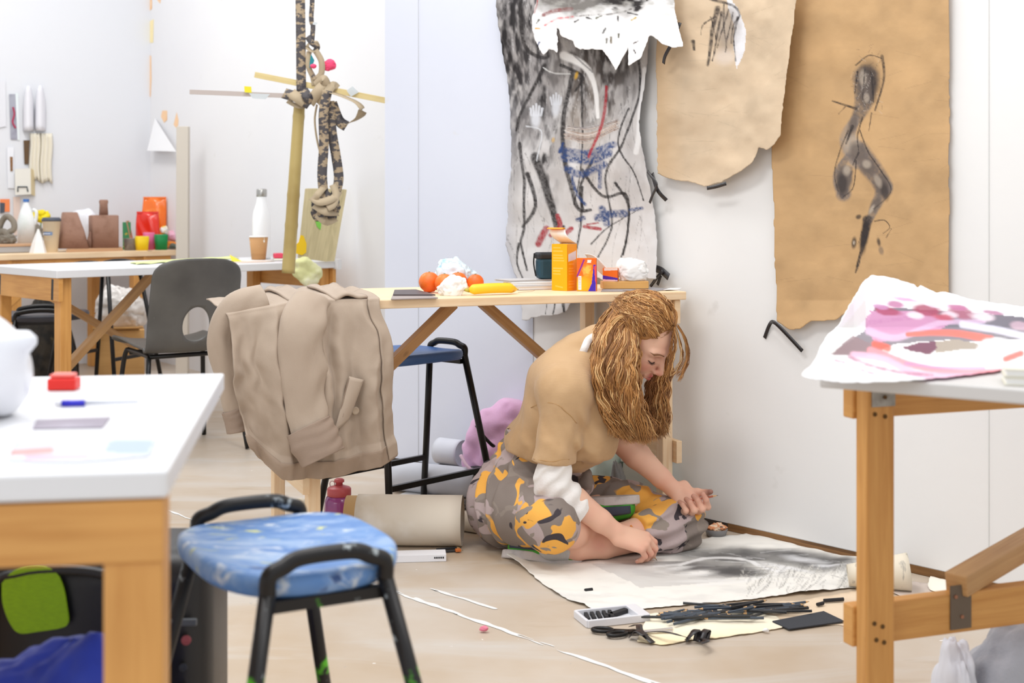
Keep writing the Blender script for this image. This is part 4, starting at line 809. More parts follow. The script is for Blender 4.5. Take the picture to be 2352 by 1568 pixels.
# tray of charcoal
c = (Fl(1316, 1425)+Fl(1500, 1432))/2+V(.0, .02, .0); a = Fl(1500, 1437)-Fl(1365, 1452); rz = math.atan2(a.y, a.x); tr = thing('charcoal_tray', 'white plastic tray of black charcoal sticks at the corner of the floor drawing', 'tray', c); R = Matrix.Rotation(rz, 3, 'Z'); q = lambda x, y, z: c+R@V(x, y, z)
WP = M('white_plastic', (228, 228, 232), .35); L_, W_ = .165, .085
MB().box(q(0, 0, .002), L_, W_, .003, rz).build('base', WP, tr)
rim = MB()
for x0, y0, sx, sy in ((0, -W_/2, L_, .008), (0, W_/2, L_, .008), (-L_/2, 0, .008, W_), (L_/2-.014, 0, .03, W_)): rim.box(q(x0, y0, .010), sx, sy, .019, rz)
rim.build('rim', WP, tr, bevel=.002)
for k in range(7): put(tag(MB().box(V(0, 0, .005), .05 if k < 5 else .075, .009, .009).build('charcoal_stick', CH, None, bevel=.001), 'black charcoal stick lying inside the white tray', 'charcoal', 'charcoal sticks in the white tray'), q(-.062+k*.016, (.012 if k < 5 else .02), .005), rz+1.35-(.9 if k > 4 else 0))
for px, py, L, rz_, l in ((1352, 1358, .022, .4, 'short charcoal stub on the blank corner of the floor drawing'), (1884, 1390, .022, .6, 'short broken charcoal stub on the kraft paper'), (1915, 1381, .055, .22, 'longer charcoal stick on the kraft paper near the right table leg')):
    o = MB().tube([V(-L/2, 0, .005), V(L/2, 0, .005)], .0048, 7).build('charcoal_stick', CH); put(o, Fl(px, py, .004), rz_); tag(o, l, 'charcoal')
slab('sanding_sheet', [Fl(1774, 1432), Fl(1812, 1450), Fl(1940, 1432), Fl(1892, 1409)], .003, M('sandpaper', (58, 60, 66), .9, bump=(300, .2)), 'dark grey sandpaper sheet on the floor left of the right table leg', 'sandpaper', .004)
# scissors
sc = thing('scissors', 'black-handled scissors on the cream paper beside the charcoal tray', 'scissors', Fl(1410, 1450, .004))
for s, (px, py) in ((0, (1384, 1446)), (1, (1418, 1455))):
    p = Fl(px, py, .008); e = Fl(1462, 1449, .008); d = (e-p).normalized(); nn = V(-d.y, d.x, 0); MB().tube([p+d*.024*math.cos(a)+nn*.013*math.sin(a) for a in np.linspace(0, 2*math.pi, 20, endpoint=False)], .005, 8, True).build('handle', BLACKM, sc, True)
    MB().beam(p+d*.024, Fl(1475, 1450, .008), .008, .006).build('shank', BLACKM, sc); bl = Fl(1545, 1442+s*7, .008); MB().beam(Fl(1468, 1450, .006+s*.003), bl, .010, .0018).build('blade', M('steel_blade', (226, 224, 222), .3, .5), sc)
random.seed(5)
for pts, wd, l in (([(1450, 1438), (1466, 1434), (1472, 1450), (1500, 1476)], .016, 'black tape strip folded in the middle of the floor tools, left one'), ([(1446, 1462), (1462, 1448), (1480, 1458)], .02, 'short black tape piece just left of the cream paper edge'), ([(1480, 1452), (1520, 1450), (1560, 1458), (1585, 1466)], .008, 'thin black tape strip running across the cream paper'), ([(1575, 1472), (1592, 1452), (1604, 1448), (1600, 1472)], .018, 'crumpled black tape knot at the right of the scissors'), ([(1604, 1474), (1616, 1452), (1626, 1446), (1622, 1466)], .016, 'upright black tape curl, rightmost on the cream paper'), ([(1600, 1462), (1625, 1470), (1610, 1476)], .012, 'small black tape twist below the upright curl')):
    h = random.uniform(.008, .02); ribbon('tape_strip', [Fl(x, y, .006+(h if i in (1, 2) else .0)) for i, (x, y) in enumerate(pts)], wd, TAPE, l, 'tape', (0, 0, 1))
for px, py, s, mt, l in ((1760, 1450, .012, gw, 'small white eraser crumb below the sandpaper sheet'), (1665, 1402, .014, WP, 'white eraser among the pencils'), (1718, 1410, .018, M('sharpener_metal', (170, 172, 178), .35, .6), 'metal sharpener in front of the pencil heap'), (1112, 1448, .016, M('pink_gum', (226, 130, 150), .7), 'small pink lump on the bare floor near the paint line')):
    crumple('eraser', Fl(px, py, .0045), (s*.6, s*.45, s*.4), mt, l, 'eraser', px*.01, .2, 2)
tb_ = thing('shavings_tub', 'grey plastic tub of pencil shavings on the floor behind the knee', 'tub', Fl(1648, 1230)); c = Fl(1645, 1231)
MB().lathe([(.024, .0), (.03, .003), (.036, .024), (.033, .024), (.027, .006), (1e-4, .005)], c, 20).build('tub', M('tub_grey', (124, 122, 122), .5), tb_, True); sh = crumple('shavings', c+V(0, 0, .012), (.03, .028, .018), M('shavings', (222, 150, 104), .8, layers=[((240, 216, 188), 60, .5, .6), ((90, 84, 84), 50, .62, .7)]), '', '', 2.2, .4, 5, parent=tb_); sh['kind'] = 'stuff'
# bottle, rolls and boxes under the table
PLB = M('bottle_purple', (176, 84, 156), .2, layers=[((138, 60, 130), 5, .5, .65)], trans=.35, coat=.3); CORAL = M('cap_coral', (200, 92, 96), .4)
c = V(-.545, 4.12, 0); bo = thing('water_bottle', 'purple plastic water bottle with coral cap standing by the paper roll', 'bottle', c)
MB().lathe([(.030, .001), (.046, .004), (.048, .02), (.0475, .075), (.046, .10), (.040, .114), (.034, .118)], c, 28, wob=lambda a, h: 1+.018*math.cos(6*a)*(1 if .03 < h < .1 else 0)).build('body', PLB, bo, True)
MB().lathe([(.036, .117), (.0375, .119), (.0375, .139), (.034, .143), (.022, .147), (.013, .150)], c, 28, wob=lambda a, h: 1+.012*(int(a*20) % 2)).build('cap', CORAL, bo, True)
MB().lathe([(.011, .149), (.011, .158), (.016, .160), (.016, .167), (.010, .171), (1e-4, .171)], c, 16).build('spout', CORAL, bo, True); MB().tube([c+V(-.022, 0, .150)+V(math.cos(a)*.008, 0, math.sin(a)*.009+.004) for a in np.linspace(0, 2*math.pi, 12, endpoint=False)], .002, 6, True).build('lid_loop', M('clear_loop', (226, 206, 206), .3), bo, True)
RK = M('roll_kraft', (224, 214, 198), .7, layers=[((206, 192, 170), 2.2, .45, .62), ((236, 230, 220), 5, .55, .7)]); RT = M('roll_tan', (198, 160, 106), .75)
a, b = FP(822, 1250), FP(1062, 1255); R_ = .075; a = V(a.x, 3.975, R_+.001); b = V(b.x, 3.96, R_+.001); rr = thing('paper_roll', 'big kraft paper roll on the floor between the purple bottle and the seated person', 'paper roll', (a+b)/2-V(0, 0, R_))
MB().tube([a+(b-a)*t for t in np.linspace(0, 1, 8)], R_, 32, cap=False).build('outer_sheet', RK, rr, True, solid=.0015); MB().tube([a-V(.035, 0, 0), b+(a-b)*.2], R_-.004, 32, cap=False).build('inner_sheet', RT, rr, True, solid=.0015)
def roll(name, a, b, r, mat, label, th=.0015):
    return tag(MB().tube([a+(b-a)*t for t in np.linspace(0, 1, 8)], r, 26, cap=False).build(name, mat, None, True, solid=th), label, 'paper roll')
PGR = M('paper_grey', (206, 208, 216), .7, layers=[((192, 194, 204), 3, .45, .65)])
roll('paper_roll', V(-.42, 4.74, .054), V(-.12, 4.60, .054), .052, PGR, 'pale grey paper roll on the floor behind the blue stool legs'); roll('paper_roll', V(-.275, 4.94, .108), V(-.185, 4.88, .108), .048, PGR, 'short open grey paper roll in front of the pink backpack')
tag(MB().box(V(-.19, 4.89, .029), .20, .09, .056, -.55).build('folded_board', M('board_dark', (120, 118, 122), .7), None, bevel=.002), 'folded grey board on the floor under the short grey roll', 'board')
roll('paper_roll', V(-.165, 4.15, .032), V(-.105, 4.11, .032), .030, RK, 'small pale roll tucked behind the trousers at the big kraft roll')
slab('white_sheet', [FP(905, 1142), FP(965, 1117), FP(1002, 1136), FP(1000, 1142)], .002, gw, 'white paper sheet on the floor behind the big kraft roll', 'paper')
crumple('charcoal_scraps', FP(1082, 1168), (.045, .03, .016), M('scraps', (90, 88, 92), .8, layers=[((40, 38, 40), 40, .45, .55), ((170, 130, 60), 50, .64, .68)]), 'small dark heap of scraps at the end of the kraft roll', 'scraps', 9.1, .5, 4)
WB2 = thing('white_box', 'flat white cardboard box with tiny print on the floor right of the foreground stool', 'box', FP(950, 1300))
c = (FP(880, 1285)+FP(1018, 1286))/2+V(0, .0, 0); MB().box(c+V(0, 0, .011), .19, .055, .021, .1).build('box', M('white_card', (236, 236, 240), .6), WB2, bevel=.001); lt = MB()
for k in range(5): lt.box(c+Matrix.Rotation(.1, 3, 'Z')@V(.062+k*.006, -.0282, .012), .004, .0008, .005, .1)
lt.build('print', CH, WB2)
tag(MB().lathe([(.012, 0), (.026, 0), (.027, .002), (.027, .022), (.026, .024), (.012, .024), (.012, 0)], FP(690, 1186)+V(0, .03, .028), 24, V(-.35, -.9, .1)).build('tape_roll', M('masking_tape', (226, 214, 190), .7), None, True), 'roll of cream masking tape standing on the floor behind the pine table leg', 'tape roll')
# pink backpack
S = SDF((-.3, 4.4, -.02), (.25, 5.05, .42), .008); R = Matrix.Rotation(.5, 3, 'Z')@Matrix.Rotation(.35, 3, 'Y'); c = V(-.045, 4.755, .160)
S.ell(c, (.14, .08, .165), R, .02).ell(c+R@V(0, -.07, -.05), (.105, .05, .09), R, .02).ell(c+V(.04, .0, .05), (.1, .09, .12), R, .03).plane((0, 0, .002), (0, 0, -1))
S.warp(lambda x, y, z: .012*fbm(x*13, y*13, z*13)+.004*np.sin(z*75+x*40+4*fbm(x*8, y*8, z*8))); v, f = S.mesh(2); PINK = M('pink_fabric', (226, 178, 214), .8, layers=[((212, 160, 200), 8, .5, .7)], bump=(180, .1), sheen=.3)
bp = thing('backpack', 'pale pink backpack slumped on the floor behind the seated person', 'backpack', (.01, 4.63, 0)); obj('bag', v, f, PINK, bp, True)
ribbon('strap', [P(1094, 976, 4.63), P(1108, 998, 4.60), P(1128, 1020, 4.60), P(1135, 1024, 4.61)], .012, BLACKM, '', '', (0, -1, .2), bp); MB().beam(P(1126, 1016, 4.595), P(1137, 1025, 4.595), .014, .006).build('buckle', BLACKM, bp); MB().tube(bez([P(1058, 1045, 4.63), P(1075, 1072, 4.60), P(1098, 1086, 4.59), P(1125, 1082, 4.61)], 6), .006, 6).build('piping', M('pink_light', (240, 206, 226), .7), bp, True); MB().box(P(1098, 1080, 4.63), .06, .04, .03, .3).build('base_patch', M('black_nylon', (36, 36, 42), .7), bp, bevel=.01)
# things behind the person
MINT = M('mint_plastic', (204, 224, 216), .25, layers=[((180, 206, 198), 7, .5, .65)], coat=.3); c = P(1372, 1120, 4.36); c.z = 0
S = SDF((c.x-.12, c.y-.1, -.01), (c.x+.12, c.y+.1, .32), .006); S.cone(c+V(0, 0, .07), c+V(.03, 0, .18), .07, .055, .03).cone(c+V(.03, 0, .18), c+V(.05, 0, .25), .05, .025, .03).plane((0, 0, .001), (0, 0, -1)); S.warp(lambda x, y, z: .006*np.sin(x*60+z*25+3*fbm(x*9, y*9, z*9))); v, f = S.mesh(1); tag(obj('plastic_bag', v, f, MINT, None, True), 'translucent mint green plastic bag behind the crossed legs', 'plastic bag')
c = P(1490, 1120, 4.33); c.z = 0; bx_ = thing('storage_box', 'pale grey-green plastic storage box under the pine table behind the arm', 'box', c)
MB().box(c+V(0, 0, .095), .155, .11, .187, -.3).build('body', M('pale_plastic', (204, 208, 198), .4), bx_, bevel=.008); MB().box(c+V(0, 0, .196), .165, .12, .014, -.3).build('lid', M('pale_lid', (222, 224, 218), .4), bx_, bevel=.004)
crumple('grey_bag', P(1418, 1130, 4.22)*V(1, 1, 0) if False else V(P(1418, 1130, 4.22).x, 4.22, .001), (.03, .03, .12), M('grey_plastic_bag', (150, 152, 152), .5), 'small grey plastic bag between the mint bag and the storage box', 'plastic bag', 6.1, .25, 2)
# ================================================================== left foreground: under and on the table
BLK = M('black_shell', (30, 28, 29), .38, spec=.5, bump=(220, .06)); c = V(-.73, 2.25, 0)
su = thing('suitcase', 'black hard suitcase under the white foreground table, with a lime green patch', 'suitcase', c)
sh = MB().box(c+V(0, 0, .235), .455, .22, .44, .03).build('shell', BLK, su, bevel=.055); sh.modifiers['bevel'].segments = 6; sh.data.polygons.foreach_set('use_smooth', [True]*6)
MB().tube(bez([c+V(x, -.118, z) for x, z in ((-.12, .05), (-.12, .37), (-.07, .425), (.06, .425), (.10, .38), (.10, .05))], 8), .009, 8).build('ridge', BLK, su, True)
for dx in (-.13, .13): MB().lathe([(.018, -.01), (.022, -.006), (.022, .006), (.018, .01)], c+V(dx, -.05, .0235), 16, (1, 0, 0)).build('wheel', BLACKM, su, True)
MB().box(c+V(.19, -.115, .345), .05, .006, .012, .03).build('side_handle', M('grey_handle', (96, 100, 104), .4), su, bevel=.002); MB().lathe([(1e-4, .004), (.008, .003), (.008, 0)], c+V(.197, -.112, .315), 12, (0, -1, 0)).build('badge', M('dull_red', (170, 86, 90), .5), su)
for z in (.27, .235, .19): MB().lathe([(1e-4, .003), (.007, .002), (.007, 0)], c+V(.192, -.112, z), 10, (0, -1, 0)).build('stud', M('stud_grey', (60, 62, 66), .4), su)
# lime patch on the front
pc = P(82, 1378, 2.128); pts = [pc+V(x*.00071, .0, -y*.00071) for x, y in ((-76, -40), (-50, -68), (-5, -78), (40, -72), (62, -40), (74, 20), (76, 50), (60, 62), (10, 70), (-35, 74), (-58, 50), (-74, 5))]; q = bez(pts+[pts[0]], 5)[:-1]; m = MB(); N = len(q); m.add(q+[p+V(0, -.004, 0) for p in q], [tuple(range(N, 2*N))]+[(i, (i+1) % N, N+(i+1) % N, N+i) for i in range(N)])
m.build('lime_patch', M('lime', (150, 196, 10), .6, layers=[((136, 180, 6), 90, .4, .6, (1, 1, 8))]), su)
crumple('blue_bag', V(-.60, 1.78, .001), (.20, .12, .245), M('blue_nylon', (30, 56, 170), .5, layers=[((20, 38, 130), 5, .5, .65)]), 'bright blue bag standing on the floor in front of the suitcase, bottom left', 'bag', 5.5, .12, 2, sharp=False)
# on the foreground table
def L(px, py): return FP(px, py, .76)
rb = thing('red_box', 'small red box with a pale lid on the white foreground table', 'box', L(136, 899)); c = L(136, 899)+V(0, .02, 0)
MB().box(c+V(0, 0, .009), .040, .03, .0165, .05).build('base', M('red_plastic', (226, 34, 22), .4), rb, bevel=.002); MB().box(c+V(-.002, .004, .0205), .034, .026, .006, .05).build('lid', M('pale_red', (240, 120, 110), .35), rb, bevel=.003)
pe = thing('pen', 'blue and white ballpoint pen on the white foreground table', 'pen', L(170, 934)); z5 = V(0, 0, .0045)
MB().tube([L(126, 934)+z5, L(142, 934)+z5], [.003, .0042], 8).build('cap', WP, pe, True); MB().tube([L(142, 934)+z5, L(195, 933)+z5], .0042, 8).build('barrel', M('pen_blue', (40, 38, 200), .35), pe, True); MB().tube([L(195, 933)+z5, L(318, 930)+z5], [.0026, .0014], 8).build('shaft', M('pen_grey', (200, 204, 214), .4), pe, True)
slab('dark_card', [L(74, 987), L(236, 984), L(254, 960), L(84, 966)], .0012, M('card_mauve', (142, 132, 146), .5, layers=[((166, 158, 172), 12, .5, .7)]), 'muted purple-grey card lying on the white foreground table', 'card')
cv = PC((10, 1000, 365, 1068), 140, (216, 219, 224)); cv.PO([(250, 1012), (355, 1010), (340, 1042), (240, 1040)], (176, 190, 200)); cv.S([(20, 1040), (120, 1034)], 12, (196, 130, 124), .8); cv.S([(60, 1052), (200, 1048)], 9, (216, 160, 186), .8); cv.S([(20, 1024), (230, 1016)], 12, (196, 204, 214), .9)
b = cv.b; tag(sheet('printed_sheet', lambda U, W: ((lambda r: (r[0], r[1], r[2]))(fpv(b[0]+U*(b[2]-b[0]), b[1]+W*(b[3]-b[1]), .7612))), 60, 24, vcol('print_sheet', .6), cv, keep=lambda U, W: inpoly(U, W, cv.n([(14, 1060), (40, 1008), (362, 1004), (346, 1048), (180, 1062)])), solid=.0006), 'printed pale sheet near the front edge of the foreground table', 'paper')
POLY = M('white_polythene', (238, 239, 244), .3, layers=[((222, 224, 232), 4, .5, .65)], coat=.3)
S = SDF((-1.1, 1.30, .75), (-.50, 2.0, 1.02), .008); c = V(-.705, 1.62, .762)
c = V(-.72, 1.60, .770); S.ell(c+V(-.03, .02, .05), (.145, .11, .085), None, .02).cone(c+V(.03, -.03, .02), c+V(.045, .0, .075), .06, .045, .03).cone(c+V(.0, .0, .085), c+V(.125, .01, .088), .022, .009, .02).plane((0, 0, .7705), (0, 0, -1))
S.warp(lambda x, y, z: .009*fbm(x*14, y*14, z*5)+.004*np.sin(x*80+9*z+4*fbm(x*9, y*9, z*4)), .03); v, f = S.mesh(2); tag(obj('plastic_sack', v, f, POLY, None, True), 'big white plastic sack heaped on the left of the foreground table', 'plastic bag')
# right edge
crumple('grey_jumper', V(1.0, 2.54, .001), (.115, .10, .128), M('grey_wool', (176, 178, 186), .95, layers=[((148, 150, 158), 9, .45, .65)], bump=(160, .25), sheen=.4), 'bundled soft grey jumper on the floor under the right table', 'jumper', 2.9, .14, 1.6, sharp=False)
crumple('white_cloth', V(.848, 2.50, .001), (.030, .07, .115), M('white_cotton', (220, 222, 230), .9), 'folded pale cloth on the floor left of the grey jumper', 'cloth', 8.3, .2, 1.8, sharp=False)
cv = PC((1825, 620, 2420, 890), 420, (243, 242, 243)); nn = fbm(cv.px/60, cv.py/16, 7, 3)
cv.PO([(1985, 760), (1905, 815), (1990, 815), (2060, 790), (2352, 780), (2420, 760), (2420, 735), (2200, 715), (2010, 705)], (120, 114, 124), .95, .002); cv.PO([(1905, 815), (1960, 770), (2000, 790), (2040, 812), (1980, 818)], (140, 116, 122), .9)
cv.PO([(1990, 712), (2130, 716), (2190, 740), (2150, 762), (2060, 775), (2010, 790), (1985, 750)], (206, 150, 184), .95, .004); cv.S([(1995, 760), (2060, 776), (2160, 742), (2260, 738)], (18, 10), (222, 190, 216), .8); cv.S([(2000, 740), (2110, 728)], 10, (190, 130, 170), .6, jit=.6)
for x, y, rx, ry, c in ((2040, 715, 40, 10, (170, 74, 104)), (2130, 712, 40, 14, (168, 72, 100)), (2215, 722, 40, 16, (180, 110, 130)), (2060, 700, 24, 9, (190, 120, 160)), (2100, 724, 22, 9, (240, 226, 232)), (2180, 724, 24, 9, (238, 218, 226)), (2255, 728, 38, 14, (244, 226, 232)), (2080, 688, 30, 5, (216, 170, 204)), (2200, 706, 26, 6, (196, 122, 160)), (2280, 718, 30, 5, (190, 130, 160)), (2345, 748, 30, 12, (206, 178, 190)), (2150, 700, 30, 8, (238, 224, 236)), (2170, 730, 30, 10, (196, 90, 110)), (2020, 704, 20, 6, (196, 140, 180))): cv.B(x, y, rx, ry, c, .9, .15, soft=.4, rough=.25)
cv.S([(2210, 745), (2300, 760), (2420, 790)], 16, (230, 226, 240), .9); cv.S([(2085, 768), (2140, 764), (2200, 766), (2275, 780)], (10, 18), (246, 112, 96), 1); cv.S([(2000, 805), (2030, 815), (2100, 840), (2200, 856), (2330, 852)], (16, 14), (250, 150, 160), .95); cv.S([(2010, 790), (2040, 800)], 16, (240, 92, 70), .9); cv.S([(1960, 815), (2030, 825), (2110, 860), (2220, 866), (2330, 860)], 16, (238, 186, 210), .9); cv.S([(1950, 820), (2000, 840), (2070, 856), (2140, 862)], 8, (176, 116, 146), .8, jit=.4); cv.S([(1918, 828), (1940, 833)], 4, (220, 110, 140), .8); cv.S([(1950, 842), (2010, 860)], 4, (220, 110, 140), .8, jit=.4); cv.S([(2080, 835), (2160, 845), (2260, 846)], 7, (170, 140, 190), .7)
cv.PO([(2068, 796), (2100, 786), (2155, 782), (2200, 780), (2256, 792), (2262, 806), (2220, 826), (2150, 830), (2100, 815)], (240, 239, 238)); cv.PO([(2150, 784), (2200, 780), (2256, 792), (2256, 800), (2180, 806), (2150, 812)], (168, 156, 142)); cv.PO([(2072, 798), (2110, 788), (2150, 784), (2152, 800), (2136, 815), (2090, 806)], (112, 62, 88)); cv.B(2290, 800, 46, 26, (240, 238, 239), 1, 0, soft=.3, rough=.2); cv.S([(2310, 825), (2345, 812)], 14, (238, 92, 74), .9); cv.PO([(1895, 800), (1985, 690), (2000, 720), (1960, 760), (1912, 812), (1885, 806)], (236, 235, 231), .95)
def pf(U, W):
    px = 1825+U*595; py = 620+W*270; yc = np.maximum(py, 752); z0 = .7625+.012*np.clip((1960-px)/100, 0, 1)
    d = (CAMH-z0)*FPX/(yc-HY); d = np.where(py < 752, d+(752-py)*.0006, d)
    d = d-.12*np.clip((1990-px)/150, 0, 1)*np.clip((860-py)/120, 0, 1)
    return (px-1176)/FPX*d, d, CAMH-(py-HY)/FPX*d
tag(sheet('torn_painting', pf, 200, 120, vcol('painted_sheet', .5, (26, .08), spec=.4), cv, keep=lambda U, W: inpoly(U+.003*fbm(U*30, W*20), W+.004*fbm(U*30+5, W*20), cv.n([(1838, 862), (1876, 822), (1880, 800), (1898, 772), (1926, 745), (1985, 642), (2002, 631), (2034, 634), (2100, 652), (2108, 662), (2114, 655), (2150, 672), (2166, 668), (2240, 690), (2420, 712), (2420, 836), (2330, 846), (2180, 866), (2060, 876), (1940, 879), (1870, 870)])), solid=.001), 'pink and red painting on torn curling paper spread over the right table', 'painting')
for k, l in enumerate(('lower cream booklet under the painting at the right edge', 'upper cream booklet resting on the lower one at the right edge')): book('booklet', P(2385, 880, 1.96)*V(1, 1, 0)+V(0, 0, .7585+.0125*k), .10, .08, .012, -.3, M('booklet_cream', (226, 222, 206), .6), l, 'booklet')
# ================================================================== far wall: bench things
def Bn(px, back, z=.76):
    """point on the bench top at photo column px, back metres behind its front edge"""
    k = (px-1176)/FPX; o = BT.O+BT.v*back; t = (k*o.y-o.x)/(BT.u.x-k*BT.u.y); p = o+BT.u*t; p.z = z; return p
CLAYB = M('brown_clay', (158, 122, 104), .85, layers=[((140, 104, 86), 14, .5, .68)], bump=(60, .25)); CLAYG = M('grey_clay', (138, 130, 118), .85, layers=[((110, 102, 90), 12, .5, .68)], bump=(50, .3))
def px2m(p): return p.y/FPX
ang = math.atan2(BT.u.y, BT.u.x)
def lofted(name, secs, mat, parent, thick=0, n=28):
    """stack of rounded-rectangle sections: (centre, half x, half y, exponent)"""
    vs = []; R = Matrix.Rotation(ang*.6, 3, 'Z')
    for c, a, b, e in secs:
        for k in range(n):
            t = k*2*math.pi/n; co, si = math.cos(t), math.sin(t); vs.append(Vector(c)+R@V(math.copysign(abs(co)**e, co)*a, math.copysign(abs(si)**e, si)*b, 0))
    F = [(i*n+k, i*n+(k+1) % n, (i+1)*n+(k+1) % n, (i+1)*n+k) for i in range(len(secs)-1) for k in range(n)]+[tuple(range(n-1, -1, -1))]
    if not thick: F.append(tuple(range((len(secs)-1)*n, len(secs)*n)))
    return obj(name, vs, F, mat, parent, True, solid=thick, auto=1)
p = Bn(168, .22); s = px2m(p); slab('clay_board', [Bn(152, .08), Bn(282, .08), Bn(278, .36), Bn(160, .36)], .018, M('clay_board_mat', (196, 156, 120), .8, bump=(40, .1)), 'flat tan board on the bench carrying the two brown clay vessels', 'board')
z = .7792
t1 = thing('clay_vessel', 'open-topped brown clay vessel with sloping side, left one on the tan board', 'clay vessel', p+V(0, 0, .019)); b0 = V(p.x, p.y, z)
lofted('body', [(b0+V(0, 0, 0), 33*s, .07, .35), (b0+V(-3*s, 0, 40*s), 26*s, .06, .35), (b0+V(-8*s, 0, 82*s), 16*s, .045, .4), (b0+V(-8*s, 0, 83*s), 13*s, .038, .4), (b0+V(-8*s, 0, 60*s), 12*s, .03, .4)], CLAYB, t1)
crumple('side_lump', b0+V(-24*s, -.03, 0), (.024, .03, .06), CLAYB, '', '', 2.0, .15, 2, parent=t1, sharp=False)
p = Bn(238, .22); b0 = V(p.x, p.y, z); t1 = thing('clay_vessel', 'brown clay house-like vessel with a chimney neck, right one on the tan board', 'clay vessel', b0)
lofted('body', [(b0, 31*s, .075, .25), (b0+V(0, 0, 74*s), 31*s, .07, .25), (b0+V(0, 0, 76*s), 29*s, .065, .3)], CLAYB, t1); lofted('neck', [(b0+V(0, .0, 75*s), 10*s, .024, .4), (b0+V(0, 0, 100*s), 8.5*s, .022, .4), (b0+V(0, 0, 108*s), 10*s, .024, .4), (b0+V(0, 0, 112*s), 8*s, .018, .4)], CLAYB, t1); crumple('side_lump', b0+V(-22*s, -.05, 0), (.026, .03, .06), CLAYB, '', '', 3.1, .15, 2, parent=t1, sharp=False)
p = Bn(118, .18); cu = thing('coffee_cup', 'cream takeaway coffee cup with dark lid and blue label on the bench', 'cup', p); s = px2m(p)
MB().lathe([(14*s, 0), (20*s, 72*s), (20.6*s, 72*s), (20.6*s, 73*s)], p, 28).build('cup', M('cup_cream', (240, 228, 204), .6), cu, True); MB().lathe([(21.5*s, 71*s), (21.5*s, 75*s), (18*s, 80*s), (1e-4, 80*s)], p, 28).build('lid', M('lid_slate', (76, 82, 94), .5), cu, True)
bd = MB(); vs = []
for k in range(9):
    a = -2.45+k*.17
    for h in (39, 46.5): r = (14+6*h/72)*s+.0012; vs.append(p+V(math.cos(a)*r, math.sin(a)*r, h*s))
bd.add(vs, [(2*k, 2*k+2, 2*k+3, 2*k+1) for k in range(8)]); lb = bd.build('label_band', M('label_blue', (108, 138, 182), .5), cu, True)
MB().tube([p+V((k_-2)*.011-.012, -18.2*s, 42.6*s) for k_ in range(5)], .0022, 5).build('lettering', gw, lb); rg = MB(); rg.tube([p+V(-.012+.031*math.cos(a), -17.6*s-.0*a-.006*abs(math.sin(a))*0, 41*s+.031*math.sin(a)) for a in np.linspace(0, 6.28, 24, endpoint=False)], .0008, 5, True); rg.build('ring', M('ring_grey', (206, 208, 200), .6), cu)
p = Bn(88, .12); m = MB(); m.lathe([(20*s, 0), (13*s, 25*s), (2*s, 54*s)], p, 5); tag(m.build('paper_cone', gw, None), 'white folded paper cone in front of the cream coffee cup', 'paper')
p = Bn(20, .32); tr = thing('tray', 'shallow grey tray with a tan rim at the left end of the bench', 'tray', p); MB().box(p+V(0, 0, .020), .30, .22, .036, ang).build('pan', M('tray_grey', (170, 170, 172), .5), tr, bevel=.004); MB().box(p+V(0, 0, .046), .31, .23, .016, ang).build('rim', M('tray_rim', (196, 160, 128), .7), tr, bevel=.003)
p = Bn(14, .28, .8145); g = thing('clay_figure', 'grey clay loop sculpture standing on the tray, leftmost on the bench', 'sculpture', p); s = px2m(p)
crumple('base', p, (24*s, .05, 14*s), CLAYG, '', '', 1.5, .2, 2, parent=g, sharp=False); MB().tube(bez([p+V(x*s, 0, y*s) for x, y in ((-16, 6), (-14, 40), (0, 62), (16, 52), (18, 34), (4, 24), (-6, 8))], 6), 7*s, 10).build('loop', CLAYG, g, True); MB().tube(bez([p+V(x*s, -.02, y*s) for x, y in ((-20, 4), (-4, 28), (10, 10), (20, 6))], 6), 8*s, 10).build('limb', CLAYG, g, True)
p = Bn(60, .38, .8145); j = thing('milk_jug', 'translucent white plastic milk jug standing behind the grey clay', 'jug', p); JW = M('milk_plastic', (240, 243, 243), .35, layers=[((222, 230, 226), 5, .5, .65)])
lofted('body', [(p, 19*s, .05, .5), (p+V(0, 0, 50*s), 19*s, .05, .5), (p+V(0, 0, 76*s), 13*s, .035, .7), (p+V(0, 0, 92*s), 6*s, .016, 1), (p+V(0, 0, 98*s), 6*s, .016, 1)], JW, j); MB().tube(bez([p+V(16*s, 0, 78*s), p+V(24*s, 0, 72*s), p+V(22*s, 0, 48*s), p+V(17*s, 0, 42*s)], 6), 4*s, 8).build('handle', JW, j, True); MB().lathe([(7*s, 96*s), (7*s, 103*s), (1e-4, 103*s)], p, 14).build('cap', M('cap_blue', (70, 120, 190), .4), j)
crumple('grey_clay_lump', Bn(82, .47, .7615), (.05, .04, .10), CLAYG, 'rough grey clay lump behind the cream coffee cup', 'clay', 4.4, .3, 2)
fl = thing('yellow_flower', 'bright yellow paper flower standing behind the grey clay lump', 'flower', Bn(94, .53)); p = Bn(94, .53); m = MB()
for k in range(11): a = k*.571; m.tube([p+V(0, 0, .215), p+V(.055*math.cos(a), .01*math.sin(a*3), .215+.036*math.sin(a))], [.012, .018], 8)
m.build('petals', M('yellow_paper', (250, 226, 20), .6), fl, True); MB().tube([p, p+V(0, 0, .21)], .004, 6).build('stem', M('stem_green', (96, 140, 80), .6), fl)
crumple('white_bag', Bn(192, .46), (.115, .06, .155), POLY, 'white plastic bag standing behind the two brown clay vessels', 'plastic bag', 6.3, .12, 1.6, sharp=False)
